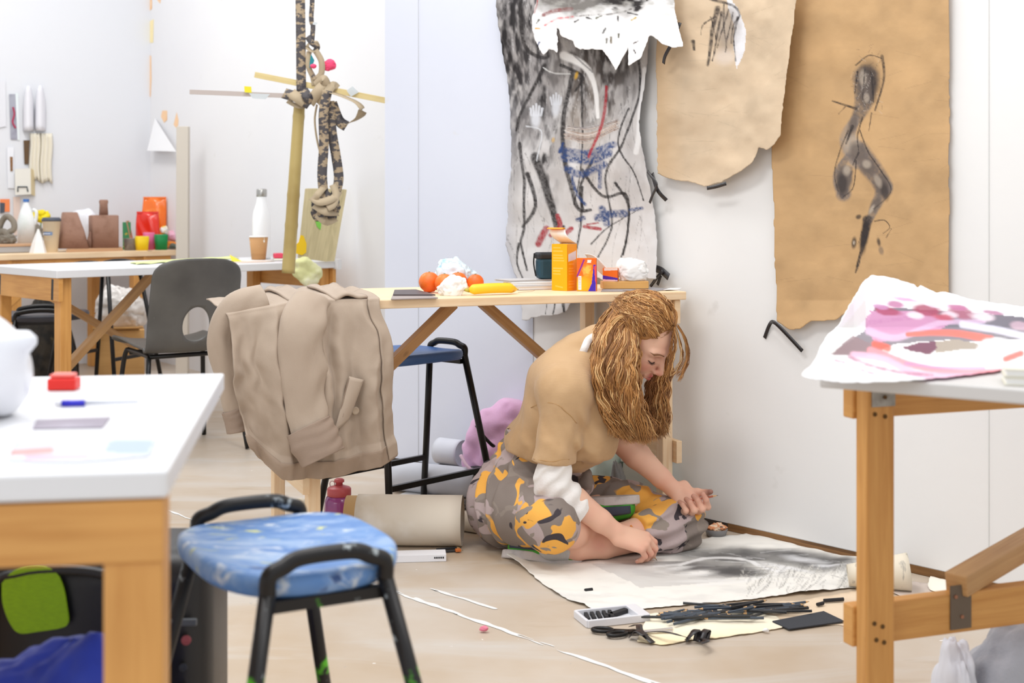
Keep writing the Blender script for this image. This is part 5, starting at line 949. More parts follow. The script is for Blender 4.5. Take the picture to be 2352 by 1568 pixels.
p = Bn(300, .30); s = px2m(p); cb = thing('cardboard_stand', 'folded cardboard scrap with a green edge left of the red packet', 'cardboard', p); MB().beam(p+V(.01, 0, .05), p+V(-.02, 0, 66*s), .05, .006, (1, 0, 0)).build('brown_leaf', M('card_brown', (194, 150, 118), .8), cb); MB().beam(p+V(-.02, -.012, .0), p+V(-.022, -.012, 63*s), .05, .01, (0, 1, 0)).build('green_leaf', M('card_green', (70, 148, 100), .7, layers=[((220, 190, 60), 20, .6, .66)]), cb)
MB().beam(p+V(.01, 0, .0), p+V(.01, 0, .06), .06, .05, (1, 0, 0)).build('foot', M('card_brown', (194, 150, 118), .8), cb)
c = Bn(301, .17); TUBC = M('clear_tub', (220, 214, 210), .2, trans=.75); tb = thing('clear_tub', 'clear plastic tub with dark red lumps left of the yellow pot', 'tub', c); MB().lathe([(.040, 0), (.045, .07), (.047, .075), (.043, .075), (.037, .004), (1e-4, .003)], c, 22).build('tub', TUBC, tb, True); ct = crumple('lumps', c+V(.01, 0, .005), (.03, .026, .036), M('dark_red_lump', (116, 52, 56), .7), '', '', 3.3, .3, 2, parent=tb)
def bag2(name, px, back, w, h, mat, label, tilt=0., th=.03):
    p = Bn(px, back); r = thing(name, label, 'packet', p); m = MB()
    for sgn in (-1, 1): m.grid(lambda u, v: p+V((u-.5)*w*(1-.14*v)+tilt*v, sgn*th*math.sin(math.pi*u)*(1-v)**.6+.006*math.sin(u*9+v*7), .0008+v*h), 14, 12)
    m.build('bag', mat, r, True, solid=.001); MB().beam(p+V(-w*.43+tilt, 0, h), p+V(w*.43+tilt, 0, h), .004, .012).build('top_seal', mat, r)
    return r
s = px2m(Bn(350, .3))
bag2('orange_packet', 352, .40, 62*s, 118*s, M('orange_foil', (250, 120, 16), .25, layers=[((255, 160, 70), 9, .6, .7)], coat=.5), 'tall shiny orange packet standing at the back, near the leaning post', .01); bag2('red_packet', 339, .28, 58*s, 84*s, M('red_foil', (232, 44, 24), .25, layers=[((250, 130, 110), 14, .64, .7)], coat=.5), 'shiny red packet in front of the orange packet', .0)
def pot(px, back, w, h, col, label):
    p = Bn(px, back); s = px2m(p); r = thing('painted_pot', label, 'pot', p); lofted('cup', [(p, w*.42*s, w*.42*s, .6), (p+V(0, 0, h*s), w*.5*s, w*.5*s, .6), (p+V(0, 0, h*s+.001), w*.42*s, w*.42*s, .6), (p+V(0, 0, h*s*.5), w*.36*s, w*.36*s, .6)], M('pot_%d' % px, col, .6), r); MB().lathe([(w*.49*s, h*s-.002), (w*.51*s, h*s), (w*.49*s, h*s+.004), (w*.44*s, h*s+.002)], p, 20).build('rim', M('rim_%d' % px, [min(255, c*.75+66) for c in col], .6), r, True); return r
pot(326, .10, 31, 31, (238, 202, 12), 'small yellow painted pot at the front of the bench'); pot(342, .19, 25, 38, (226, 104, 152), 'pink painted pot squeezed behind the yellow and green pots'); pot(370, .10, 30, 34, (0, 128, 62), 'small green painted pot at the front, right of the yellow one')
c = Bn(378, .22); ff = thing('clay_flower', 'little white and yellow modelled flower behind the green pot', 'flower', c); MB().tube([c, c+V(0, 0, .11)], .012, 8).build('stalk', M('dk_green', (60, 90, 60), .6), ff, True); crumple('head', c+V(0, 0, .10), (.026, .022, .03), M('flower_yw', (244, 240, 236), .7, layers=[((240, 200, 30), 30, .5, .56)]), '', '', 1.1, .3, 3, parent=ff)
MB().tube([c+V(-.055, -.02, .09), c+V(-.055, -.02, .132)], .009, 6).build('green_peg', M('peg_green', (40, 150, 70), .6), ff)
crumple('pink_tissue', Bn(394, .26)+V(0, 0, .055), (.05, .035, .04), M('pink_tissue_m', (238, 186, 206), .8, layers=[((226, 120, 160), 30, .6, .7)]), 'pink crumpled tissue on top of the small toy pile by the post', 'tissue', 5.2, .3, 2.5); crumple('toy_pile', Bn(394, .22), (.045, .035, .032), M('mixed_plasticine', (238, 140, 46), .7, layers=[((110, 120, 110), 16, .5, .56)]), 'orange and grey plasticine lump under the pink tissue', 'plasticine', 8.2, .25, 2.5)
# things pinned to the far walls
def wl(px, py, off=.004): x, y, z = onplane(px, py, WC, LN, off); return V(float(x), float(y), float(z))
def wf(px, py, off=.004): x, y, z = onplane(px, py, WC, FN, off); return V(float(x), float(y), float(z))
def pinned(name, pts, mat, label, cat='print', f=wl, off=.006, th=.003):
    q = [f(x, y, off) for x, y in pts]; n = (LN if f is wl else FN); m = MB(); N = len(q); m.add(q+[p+n*th for p in q], [tuple(range(N-1, -1, -1)), tuple(range(N, 2*N))]+[(i, (i+1) % N, N+(i+1) % N, N+i) for i in range(N)]); return tag(m.build(name, mat, None), label, cat)
PRG = M('print_grey', (168, 170, 182), .5, layers=[((150, 150, 164), 6, .5, .6)])
fr = thing('pinned_photo', 'narrow grey photo print with a red mark pinned on the far left wall', 'print', wl(35, 320)); q = [wl(x, y, .006) for x, y in ((21, 216), (35, 216), (40, 320), (25, 320))]; m = MB(); m.add(q, [(0, 1, 2, 3)]); m.build('picture', PRG, fr, solid=.003); q = [wl(x, y, .005) for x, y in ((35, 214), (42, 214), (45, 322), (40, 322))]; m = MB(); m.add(q, [(0, 1, 2, 3)]); m.build('mount', M('mount_white', (228, 236, 238), .6), fr, solid=.003); MB().tube(bez([wl(30, 246, .01), wl(33, 262, .01), wl(29, 280, .01), wl(36, 294, .01)], 5), .006, 6).build('red_mark', M('mark_red', (176, 60, 90), .7), fr)
PP = M('pale_print', (226, 227, 233), .8)
for pts, mt, l in (([(-6, 186), (12, 184), (14, 290), (-6, 294)], PP, 'pale paper sheet pinned at the left photo edge, topmost'), ([(16, 338), (31, 338), (33, 432), (18, 432)], M('mount2', (236, 238, 244), .6), 'white card with small dark picture pinned low on the left wall'), ([(54, 322), (68, 322), (65, 377), (56, 377)], M('dark_photo', (96, 70, 40), .5, layers=[((60, 60, 64), 8, .5, .6), ((190, 90, 70), 14, .64, .7)]), 'small dark brown photo pinned beside the cream cloth strips'), ([(0, 457), (22, 457), (22, 486), (0, 486)], M('orange_card', (244, 140, 84), .6), 'orange card pinned low at the left edge above the clay figure'), ([(30, 452), (46, 452), (46, 540), (32, 540)], M('brown_card', (226, 206, 196), .7), 'pale brownish card pinned behind the milk jug')): pinned('pinned_card', pts, mt, l)
pinned('pinned_card', [(23, 360), (29, 360), (29, 393), (24, 393)], M('mini_photo', (130, 90, 50), .5, layers=[((220, 150, 70), 12, .5, .6)]), 'tiny orange and black picture on the white pinned card', off=.011); pinned('pinned_card', [(0, 465), (11, 466), (10, 488), (0, 490)], M('navy_print', (74, 80, 92), .5, layers=[((220, 224, 228), 12, .56, .6)]), 'small dark blue picture on the orange card', off=.011)
c = (wl(34, 455)+wl(74, 385))/2; sc_ = thing('wall_model', 'cream box-like model with a dark line drawing fixed on the far left wall', 'model', wl(54, 455)); m = MB(); q = [wl(x, y, .05) for x, y in ((34, 388), (70, 386), (71, 446), (35, 448))]; m.add(q, [(0, 1, 2, 3)]); m.build('face', M('model_cream', (232, 230, 222), .8), sc_, solid=.004); m = MB(); q = [wl(70, 386, .05), wl(79, 392, .006), wl(80, 450, .006), wl(71, 446, .05)]; m.add(q, [(0, 1, 2, 3)]); m.build('side', M('model_tan', (222, 206, 164), .8), sc_, solid=.004); MB().tube([wl(x, y, .054) for x, y in ((41, 440), (41, 429), (62, 429), (64, 440))], .005, 5).build('line_drawing', M('ink', (66, 72, 76), .7), sc_)
for x0, l in ((53, 'left'), (80, 'right')): m = MB(); m.grid(lambda u, v: wl(x0+u*25, 300-v*104*(1-.55*abs(u*2-1)**3)+(0 if True else 0), .01+.05*math.sin(math.pi*u)), 9, 9); tag(m.build('paper_arch', M('arch_white', (234, 234, 240), .8), None, True, solid=.002), f'white curved paper form hung on the far left wall, {l} of the two', 'paper form')
for x0, x1, l in ((68, 92, 'left'), (92, 120, 'right')): m = MB(); m.grid(lambda u, v: wl(x0+u*(x1-x0)+1.5*math.sin(v*7), 306+v*(112 if x0 > 80 else 108)+3*math.sin(u*8)*v, .01+.02*math.sin(u*9)**2), 14, 12); tag(m.build('cloth_strip', M('cream_cloth', (234, 228, 212), .9), None, True, solid=.002), f'cream wavy cloth strip hung under the white paper forms, {l} one', 'cloth')
PEEL = M('bare_patch', (246, 206, 164), .8, layers=[((238, 184, 128), 8, .5, .7)])
for k, pts in enumerate(([(337, -6), (349, -6), (349, 20), (343, 26), (336, 16)], [(322, 36), (330, 24), (340, 30), (341, 60), (341, 88), (334, 84), (325, 60)], [(331, 140), (337, 126), (347, 128), (348, 180), (346, 222), (336, 222), (330, 206), (335, 188)], [(342, 50), (353, 44), (352, 98), (344, 98)])): struct(pinned('trim_%d' % (k+4), pts, PEEL if k < 3 else M('bare_yellow', (246, 230, 180), .8), '', '', wf if k != 1 else wf, .001, .001))
for k, pts in enumerate(([(370, 268), (373, 254), (384, 254), (384, 275), (377, 282)], [(399, 286), (406, 258), (410, 276), (408, 298)], [(361, 0), (370, -6), (368, 8)])): struct(pinned('trim_%d' % (k+8), pts, PEEL, '', '', wf, .001, .001))
m = MB(); m.add([wf(338, 346, .06), wf(404, 348, .06), wf(356, 272, .01)], [(0, 1, 2)]); tag(m.build('folded_paper', M('white_fold', (244, 244, 246), .8), None, solid=.002), 'white triangular folded paper stuck on the far wall left of the post', 'paper')
a = V(-2.25, 8.44, .001) if False else None
pb_ = P(419, 590, 8.05); pb_.z = .002; pt = P(419, 290, 8.05); tag(MB().beam(pb_, pt+V(0, .02, 0), .074, .05, (0, 1, 0)).build('post', M('post_paint', (206, 198, 186), .7, bump=(20, .05)), None, bevel=.004), 'grey-beige painted wooden post standing upright at the right end of the bench', 'post')
# under the white table and bench
crumple('dark_bag', V(P(98, 740, 7.15).x, 7.2, .001), (.16, .12, .30), M('dark_plaid', (52, 44, 34), .85, layers=[((26, 22, 18), 10, .45, .6), ((92, 78, 48), 16, .62, .7)]), 'dark brown patterned bag heaped under the bench at the left', 'bag', 2.7, .2, 2)
crumple('blue_scrap', V(P(33, 755, 7.0).x, 6.98, .001), (.05, .05, .15), M('blue_scrap_m', (190, 190, 200), .8, layers=[((40, 54, 140), 9, .5, .55)]), 'grey and blue cloth lump on the floor left of the dark bag', 'cloth', 3.9, .2, 2)
c = V(P(277, 800, 7.45).x, 7.46, 0); cbx = thing('cardboard_box', 'open brown cardboard box on the floor behind the white table brace', 'box', c); CARD = wood('cardboard', (206, 160, 100), (196, 148, 88), .8, False)
MB().box(c+V(0, 0, .17), .25, .25, .335, .3).build('body', CARD, cbx); MB().beam(c+V(-.11, -.16, .345), c+V(.13, -.09, .345), .09, .006, (0, .3, 1)).build('flap', CARD, cbx)
crumple('clear_bag', c+V(-.01, -.0, .352), (.155, .10, .13), M('frosted_bag', (226, 220, 214), .3, layers=[((206, 196, 188), 6, .5, .65)], coat=.3), 'crumpled frosted plastic bag piled on the brown cardboard box', 'plastic bag', 4.9, .3, 2.2)
# ================================================================== on the far white table
def W(px, d, z=.76): p = P(px, 600, d); p.z = z; return p
m = MB(); m.grid(lambda u, v: W(306+u*236+8*math.sin(v*7), 6.05+.75*u+.30*v+.02*math.sin(u*30), .7615+.004*abs(math.sin(u*17+v*5))), 30, 8); tag(m.build('green_paper', M('lime_paper', (222, 232, 158), .7, layers=[((238, 242, 200), 6, .5, .65)]), None, True, solid=.001), 'crinkled yellow-green paper strip spread on the far white table', 'paper')
for k, (px, d, sx, c, l) in enumerate(((600, 6.55, .22, (238, 234, 230), 'white paper sheet under the kraft cup on the far table'), (575, 6.42, .20, (232, 206, 188), 'peach paper sheet at the front edge of the far table'))): tag(MB().box(W(px, d, .7612+.0016*(1-k)), sx, .13, .0012, .7+.2*k).build('loose_paper', M('loose%d' % k, c, .7), None), l, 'paper')
p = W(532, 6.45); m = MB(); m.add([p, p+V(.05, .02, 0), p+V(-.012, .01, .035), p+V(.02, .05, .006)], [(0, 1, 2), (1, 3, 2), (0, 2, 3), (0, 3, 1)]); tag(m.build('origami', M('yellow_fold', (244, 226, 74), .6), None), 'small folded yellow paper on the far white table', 'paper')
p = W(594, 6.62, .7642); s = p.y/FPX; kc = thing('kraft_cup', 'paint-spotted brown paper cup in front of the white bottle', 'cup', p)
MB().lathe([(16*s, 0), (21.5*s, 52*s), (20.5*s, 52*s), (17*s, 8*s), (1e-4, 7*s)], p, 28).build('cup', M('kraft_cup_m', (196, 148, 98), .7, layers=[((238, 236, 230), 30, .70, .72)]), kc, True); MB().lathe([(21*s, 51*s), (22.6*s, 52.5*s), (21*s, 54*s)], p, 28).build('rim', gw, kc, True)
p = W(601, 6.80, .7625); s = p.y/FPX; wb_ = thing('steel_bottle', 'white insulated bottle with a steel cap on the far white table', 'bottle', p)
MB().lathe([(20*s, 0), (21.5*s, 4*s), (21.5*s, 88*s), (19.5*s, 106*s), (12.5*s, 128*s), (11*s, 140*s), (11*s, 143*s)], p, 30).build('body', M('bottle_white', (243, 244, 246), .3, coat=.4), wb_, True); MB().lathe([(11.5*s, 142*s), (12*s, 143*s), (12*s, 158*s), (10*s, 160*s), (1e-4, 160*s)], p, 24).build('cap', M('cap_steel', (176, 174, 170), .3, .8), wb_, True)
D = 6.50; PLK = wood('weathered_plank', (214, 200, 158), (188, 174, 132), .7); pk = thing('plank', 'weathered thick plank with yellow and green paint leaning on the far table', 'plank', W(715, D))
f4 = [P(683, 592, D-.12), P(750, 601, D-.02), P(779, 434, D+.05), P(700, 432, D-.05)]; dv = V(.037, .03, 0); m = MB(); m.add(f4+[p+dv for p in f4], [(0, 1, 2, 3), (7, 6, 5, 4), (0, 4, 5, 1), (1, 5, 6, 2), (2, 6, 7, 3), (3, 7, 4, 0)], [[(0, 0), (0, .2), (.4, .2), (.4, 0)]]+[[(0, .3), (.4, .3), (.4, .35), (0, .35)]]*5); m.build('board', PLK, pk, bevel=.003)
def splash(nm, pts, mat, par, dz=-.004):
    q = [P(x, y, D-.11+.0006*(592-y)*.4+.0014*(x-690)+dz) for x, y in pts]; m = MB(); m.add(q, [tuple(range(len(q)))]); m.build(nm, mat, par, solid=.002)
splash('yellow_paint', [(680, 582), (679, 562), (686, 556), (690, 540), (697, 541), (704, 560), (703, 580), (694, 586)], M('paint_yellow', (250, 206, 10), .5), pk); splash('green_paint', [(724, 506), (732, 500), (738, 512), (736, 528), (728, 520)], M('paint_green', (130, 206, 80), .5), pk)
wm = thing('melon_slice', 'small red and white watermelon-like toy left of the hanging pole', 'toy', W(640, 6.62)); p = W(639, 6.62); MB().box(p+V(0, 0, .024), .048, .05, .026, .3).build('flesh', M('melon_red', (228, 72, 100), .6, layers=[((250, 230, 230), 60, .62, .66)]), wm, bevel=.006); MB().box(p+V(.004, 0, .0055), .056, .055, .01, .3).build('rind', M('melon_rind', (232, 238, 220), .6), wm, bevel=.004)
S = SDF((-1.12, 5.9, .56), (-.84, 6.35, .84), .006); p = P(706, 622, 6.12); S.ell(p+V(-.02, 0, .035), (.05, .045, .035), None, .02).ell(p+V(.015, -.01, -.02), (.05, .03, .06), None, .02).ell(p+V(-.012, -.01, -.01), (.05, .03, .03), None, .02); S.warp(lambda x, y, z: .014*fbm(x*22, y*22, z*22)); v, f = S.mesh(1); tag(obj('crumpled_cloth', v, f, M('lime_cloth', (224, 224, 164), .85, layers=[((236, 234, 200), 9, .45, .6), ((226, 210, 70), 14, .64, .7)]), None, True), 'crumpled yellow-green cloth hanging off the end of the far white table', 'cloth')
# ================================================================== hanging pole sculpture
hs = thing('hanging_sculpture', 'bamboo pole and sticks lashed with camouflage webbing, hanging in front of the far table', 'sculpture', P(662, 628, 5.85)); D = 5.85; s = D/FPX
def H(px, py, dd=0.): return P(px, py, D+dd)
BAM = M('bamboo', (188, 166, 104), .45, layers=[((170, 146, 86), 3, .45, .65), ((206, 188, 132), 18, .6, .7, (1, 1, .1))]); CAMS = M('camo_webbing', (84, 80, 82), .8, layers=[((176, 156, 128), 34, .51, .56, (1, 1, 1.6)), ((58, 55, 60), 26, .60, .64, (1, 1, .8))], bump=(300, .1)); TAN = M('webbing_tan', (182, 164, 136), .8, bump=(300, .1))
pts = [H(688+(662-688)*t, 238+(627-238)*t) for t in np.linspace(0, 1, 40)]; MB().tube(pts, [(13+2.2*t+(1.0 if abs(t-.07) < .014 or abs(t-.53) < .014 or abs(t-.71) < .014 else 0))*s for t in np.linspace(0, 1, 40)], 18).build('bamboo_pole', BAM, hs, True)
STK = wood('stick_pine', (226, 206, 150), (204, 180, 118), .6); MB().beam(H(588, 172, .05), H(912, 236, -.12), .030, .026, (0, 0, 1)).build('square_stick', STK, hs, bevel=.001); MB().beam(H(436, 211, -.02), H(690, 221, .0), .010, .020, (0, 0, 1)).build('flat_strip', M('strip_mauve', (196, 184, 178), .7), hs)
def strap(pts, w, mat, up=(0, -1, 0), n=8): return ribbon('strap', [H(*p) for p in pts], w*s, mat, '', '', up, hs, n=n)
strap([(688, -560, 0), (689, -100, 0), (691, 100, -.03), (692, 212, -.035)], 22, CAMS); strap([(718, -560, .01), (718, -60, .01), (715, 40, .0), (719, 60, -.01), (716, 100, -.02)], 11, CAMS)
strap([(712, 100, -.03), (726, 96, -.04), (730, 112, -.03), (718, 118, -.04), (706, 108, -.03), (716, 92, -.04)], 10, TAN, (0, -.6, .8)); strap([(706, 84, -.03), (716, 98, -.045), (728, 108, -.04), (722, 122, -.03)], 13, CAMS)
strap([(724, 115, -.04), (738, 140, -.05), (738, 168, -.05), (728, 180, -.05)], 14, TAN); strap([(710, 118, -.03), (708, 150, -.04), (718, 176, -.04), (722, 196, -.04)], 12, TAN); strap([(704, 140, -.02), (712, 160, -.03), (724, 182, -.05)], 10, CAMS)
for pts, w_, mt in (([(652, 214, -.04), (672, 220, -.06), (692, 226, -.07), (712, 240, -.06)], 26, CAMS), ([(668, 212, -.05), (682, 224, -.075), (700, 236, -.07)], 24, TAN), ([(696, 206, -.05), (706, 222, -.08), (712, 240, -.06)], 22, CAMS), ([(712, 236, -.06), (732, 208, -.09), (752, 190, -.07)], 26, TAN), ([(722, 196, -.05), (742, 180, -.09), (752, 196, -.08)], 18, TAN), ([(734, 242, -.07), (752, 214, -.10), (764, 196, -.08), (774, 204, -.07)], 20, TAN), ([(660, 232, -.03), (684, 244, -.06), (704, 244, -.04)], 10, TAN)): strap(pts, w_, mt, (0, -1, .3))
strap([(752, 208, -.11), (743, 262, -.11), (744, 330, -.10), (740, 400, -.10), (744, 450, -.10)], 22, CAMS); strap([(757, 232, -.09), (762, 300, -.08), (772, 360, -.07), (778, 410, -.07), (770, 448, -.09)], 22, CAMS); strap([(728, 240, -.06), (723, 275, -.06), (728, 320, -.07), (738, 360, -.08)], 6, TAN, (.8, -.6, 0))
strap([(760, 212, -.10), (790, 222, -.12), (820, 236, -.14), (832, 252, -.15), (826, 268, -.12), (808, 280, -.09), (792, 286, -.08)], 20, TAN, (.25, -.3, .9), 10); strap([(796, 290, -.085), (778, 276, -.08), (762, 236, -.085)], 24, CAMS)
kn = crumple('knot', H(747, 512, -.10), (29*s, 22*s, 34*s), CAMS, '', '', 6.6, .22, 2, flat=False, parent=hs, sharp=False)
for v_ in kn.data.vertices: v_.co.z += 34*s
for pts, w_ in (([(716, 452, -.12), (736, 464, -.165), (764, 456, -.15), (778, 440, -.10)], 18), ([(722, 470, -.13), (748, 486, -.17), (776, 488, -.12)], 18), ([(730, 492, -.13), (750, 508, -.15), (770, 500, -.12)], 20), ([(744, 430, -.10), (730, 446, -.15), (718, 462, -.13)], 16), ([(764, 424, -.09), (772, 446, -.13), (766, 470, -.16), (752, 478, -.17)], 16)): strap(pts, w_, TAN, (0, -1, .4))
crumple('pink_rag', H(756, 164, -.02), (15*s, 10*s, 14*s), M('pink_rag', (246, 78, 122), .7), '', '', 2.4, .25, 2, flat=False, parent=hs).location += V(0, 0, 14*s); crumple('pink_bead', H(720, 152, -.06), (7*s, 6*s, 5*s), M('pink_rag', (246, 78, 122), .7), '', '', 1.4, .1, 2, flat=False, parent=hs)
m = MB(); m.add([H(714, 124, -.05), H(722, 138, -.05), H(718, 152, -.05), H(710, 156, -.05)], [(0, 1, 2, 3)]); m.build('teal_tag', M('teal_tag', (20, 132, 142), .6), hs, solid=.002)
TP = M('clear_tape', (226, 232, 234), .3, trans=.3)
for q in ([(796, 208), (810, 198), (824, 212), (806, 222)], [(572, 214), (620, 216), (610, 228), (580, 226)], [(720, 50), (730, 52), (726, 58), (718, 56)]): m = MB(); m.add([H(x, y, -.10 if x > 700 else -.035) for x, y in q], [(0, 1, 2, 3)]); m.build('tape', TP, hs, solid=.001)
m = MB(); m.add([H(561, 198, -.03), H(577, 199, -.03), H(578, 213, -.03), H(562, 212, -.03)], [(0, 1, 2, 3)]); m.build('yellow_sticker', M('sticker_yellow', (240, 226, 40), .6), hs, solid=.003)
# ================================================================== jacket over the end of the pine table
JK = M('jacket_beige', (176, 158, 140), .85, layers=[((168, 149, 131), 5, .4, .7)], bump=(260, .07), sheen=.1); JKD = M('jacket_inside', (150, 130, 114), .9, bump=(260, .07)); RIBJ = M('jacket_rib', (160, 140, 122), .9, bump=(90, .12))
jk = thing('jacket', 'beige jacket draped over the left end of the pine table, one cuff rolled up', 'jacket', TF(.10, -.06, TZ))
# hangs from the front edge; a along the table, t down the cloth
xs = np.linspace(0, 1, 120); ts = np.linspace(0, 1, 150)
def jpt(U, Tt):
    """photo column / drop -> place on the cloth"""
    top = .20                                    # part of the length lying on the table top
    Lx = 522+18*Tt-24*np.sin(Tt*3.1); Rx = 880+40*Tt**.8
    return top, Lx, Rx
EA, EB = TF(-.075, -.012, 0), TF(.36, -.012, 0)
def jf(U, T_):
    lie = np.clip((.16-T_)/.16, 0, 1); drop = np.clip((T_-.16)/.84, 0, 1)
    a = -.20+.44*U; a = a+drop*(.075*(1-U)+.0*U)*1.0-.03*np.sin(drop*2.6)*(1-U)+.035*drop*U
    wq = U*19+1.2+2.6*drop*(U-.4)+1.2*fbm(U*3, drop*2, 4.4); g1 = 1-np.abs(np.sin(wq*.5))*2; g2 = np.sin(U*43+.5+5*drop+1.5*fbm(U*4, drop*4, 2.2))
    fold = -(g1*.75+g2*.22+.6*fbm(U*5, drop*2.6, 1.3))*(.006+.033*np.clip(drop*2.4, 0, 1)*(1-.5*drop)); cr = np.exp(-((U-.70+.16*drop)/.035)**2)*np.clip(drop*3, 0, 1)*np.clip(1.3-drop, 0, 1); fold = fold+.022*cr
    hem = np.clip((drop-.86)/.05, 0, 1)
    b = -.018-.030*np.sin(np.clip(drop*1.1, 0, 1)*math.pi*.55)-.025*np.sin(drop*3.0)*(.4+.6*np.sin(U*3))+fold*1.0-.012*hem*(1-np.clip((drop-.9)/.1, 0, 1))
    b = np.where(lie > 0, -.018+lie*.30, b); H_ = .447+.05*np.sin(U*2.7+.3)-.075*np.clip(1-U/.22, 0, 1)
    z = TZ+.010-drop*H_-.010*(1-np.exp(-drop*30))*0+.012*lie*(.6+.4*np.sin(U*17+T_*20))+.010*lie*np.abs(fbm(U*8, T_*9))
    z = z-.16*np.clip(-a, 0, 1)*(1-.6*drop)
    rnd = np.exp(-((T_-.16)/.03)**2); b = b+.004*rnd; z = z-.006*rnd
    a = a+.010*fbm(U*4, T_*5, 6)
    w = TF.O; return w.x+TF.u.x*a+TF.v.x*b, w.y+TF.u.y*a+TF.v.y*b, z
def jpos(U, T_, out=0.):
    x, y, z = jf(np.array([U]), np.array([T_])); p = V(float(x[0]), float(y[0]), float(z[0])); return p-TF.v*out
sheet('jacket_body', jf, 170, 200, JK, None, jk, keep=lambda U, T_: (T_ < .925), solid=.004)
sheet('waistband', lambda U, T_: jf(U, .915+.085*T_), 140, 20, RIBJ, None, jk, solid=.008)
# front placket edge and shoulder panel folded over the top
sheet('placket', lambda U, T_: (lambda r: (r[0]-TF.v.x*.010, r[1]-TF.v.y*.010, r[2]))(jf(.925+.075*U, .06+.93*T_)), 12, 120, JK, None, jk, solid=.005)
for k, (u0, w_) in enumerate(((.36, .20), (.66, .22))):
    m = MB(); m.grid(lambda u, v, u0=u0, w_=w_: jpos(u0+w_*u+.05*v, .02+.15*v, 0)+V(0, 0, .006+.010*math.sin(u*math.pi)*v+.004*math.sin(u*9+v*5)), 16, 12); m.build('collar' if k else 'shoulder_fold', JK, jk, True, solid=.006)
def sleeve(nm, cs, rs, flat, mat, par, sd, cuff=None):
    q = bez(cs, 10); N = len(q); m = MB(); n = 40; rr = np.interp(np.linspace(0, len(rs)-1, N), range(len(rs)), rs); vs = []
    for i, p in enumerate(q):
        tg = (q[min(i+1, N-1)]-q[max(i-1, 0)]).normalized(); a = TF.u-tg*tg.dot(TF.u); a.normalize(); b = tg.cross(a)
        for k in range(n):
            th = k*2*math.pi/n; s_ = i/(N-1)
            w = 1+(.08 if N > 25 else .035)*math.sin(s_*23+2*math.sin(th*2+sd)+sd)*(.5+.5*math.cos(th))+(.12 if N > 25 else .04)*float(fbm(math.cos(th)*1.3+sd, math.sin(th)*1.3, s_*4))
            vs.append(p+a*(math.cos(th)*rr[i]*w)+b*(math.sin(th)*rr[i]*flat*w))
    m.add(vs, [(i*n+k, i*n+(k+1) % n, (i+1)*n+(k+1) % n, (i+1)*n+k) for i in range(N-1) for k in range(n)]); return m.build(nm, mat, par, True, solid=.004)
Jp = lambda px, py, d: P(px, py, d)
s1 = sleeve('sleeve', [Jp(716, 684, 3.67), Jp(694, 745, 3.60), Jp(692, 850, 3.575), Jp(703, 945, 3.565), Jp(722, 1010, 3.56)], [.052, .060, .060, .057, .055], .48, JK, jk, 1.0)
sleeve('rolled_cuff', [Jp(708, 978, 3.56), Jp(724, 1012, 3.555), Jp(742, 1052, 3.55)], [.064, .067, .062], .52, JKD, s1, 2.2)
s2 = sleeve('sleeve', [Jp(606, 690, 3.66), Jp(545, 712, 3.625), Jp(510, 772, 3.61), Jp(522, 850, 3.61), Jp(536, 925, 3.61), Jp(546, 960, 3.61)], [.046, .046, .036, .034, .032, .028], .9, JK, jk, 3.0)
sleeve('rolled_cuff', [Jp(538, 940, 3.61), Jp(544, 962, 3.61), Jp(549, 990, 3.61)], [.033, .033, .032], .9, JKD, s2, .7)
# welt pocket and its button
_U, _T2 = np.meshgrid(np.linspace(.5, .98, 90), np.linspace(.22, .95, 120)); _J = np.stack(jf(_U, _T2), -1).reshape(-1, 3); _Q = np.stack([1176+FPX*_J[:,0]/_J[:,1], HY-(_J[:,2]-CAMH)*FPX/_J[:,1]], 1)
def onj(px, py, out=.012): return V(*_J[((_Q-np.array((px, py)))**2).sum(1).argmin()])-TF.v*out
pk_ = [onj(800, 862), onj(832, 872), onj(800, 960), onj(764, 990)]; m = MB(); m.grid(lambda u, v: (pk_[0]*(1-v)+pk_[3]*v)*(1-u)+(pk_[1]*(1-v)+pk_[2]*v)*u-TF.v*(.004*math.sin(math.pi*u)), 8, 14); wp_ = m.build('pocket_welt', JK, jk, True, solid=.004)
b = onj(813, 941, .020); MB().lathe([(.0105, -.004), (.0115, 0), (.0105, .004), (.007, .0025), (1e-4, .0025)], b, 20, -TF.v).build('button', M('button_tan', (168, 148, 126), .45), wp_, True)
for a_, c_ in (((798, 866), (766, 990)), ((806, 868), (776, 986))): MB().tube([onj(a_[0]+(c_[0]-a_[0])*t_, a_[1]+(c_[1]-a_[1])*t_, .014) for t_ in np.linspace(0, 1, 8)], .0009, 4).build('stitching', JKD, wp_)
# ================================================================== the seated person
A = lambda v: np.array(v, float)
hipR, hipL = A((-.02, 3.97, .12)), A((.14, 4.09, .105)); kneeR = A(P(1264, 1196, 3.68)); kneeL = A(P(1566, 1204, 3.93))
shR, shL = A(P(1296, 902, 3.73)), A((.31, 4.03, .55)); elR, wrR = A(P(1268, 1112, 3.70)), A(P(1416, 1226, 3.73)); wrR[2] += .004
elL, wrL = A(P(1425, 1010, 4.0)), A(P(1550, 1126, 3.95)); anL = A(P(1292, 1257, 3.76)); anR = A(P(1345, 1176, 3.92))
pe = thing('person', 'long-haired blonde person in tan t-shirt and camouflage trousers sitting cross-legged, drawing', 'person', (.18, 3.9, 0))
SKIN = vcol('skin', .5, sss=.12, spec=.35); HAIR = vcol('hair_strands', .42, spec=.45)
SK0, SK1 = lin((232, 186, 160)), lin((220, 152, 132))
BV, BF, BC = [], [], []; nb = 0
def addbody(v, f, c):
    global nb
    BV.append(v); BF.append(f+nb); BC.append(c); nb += len(v)
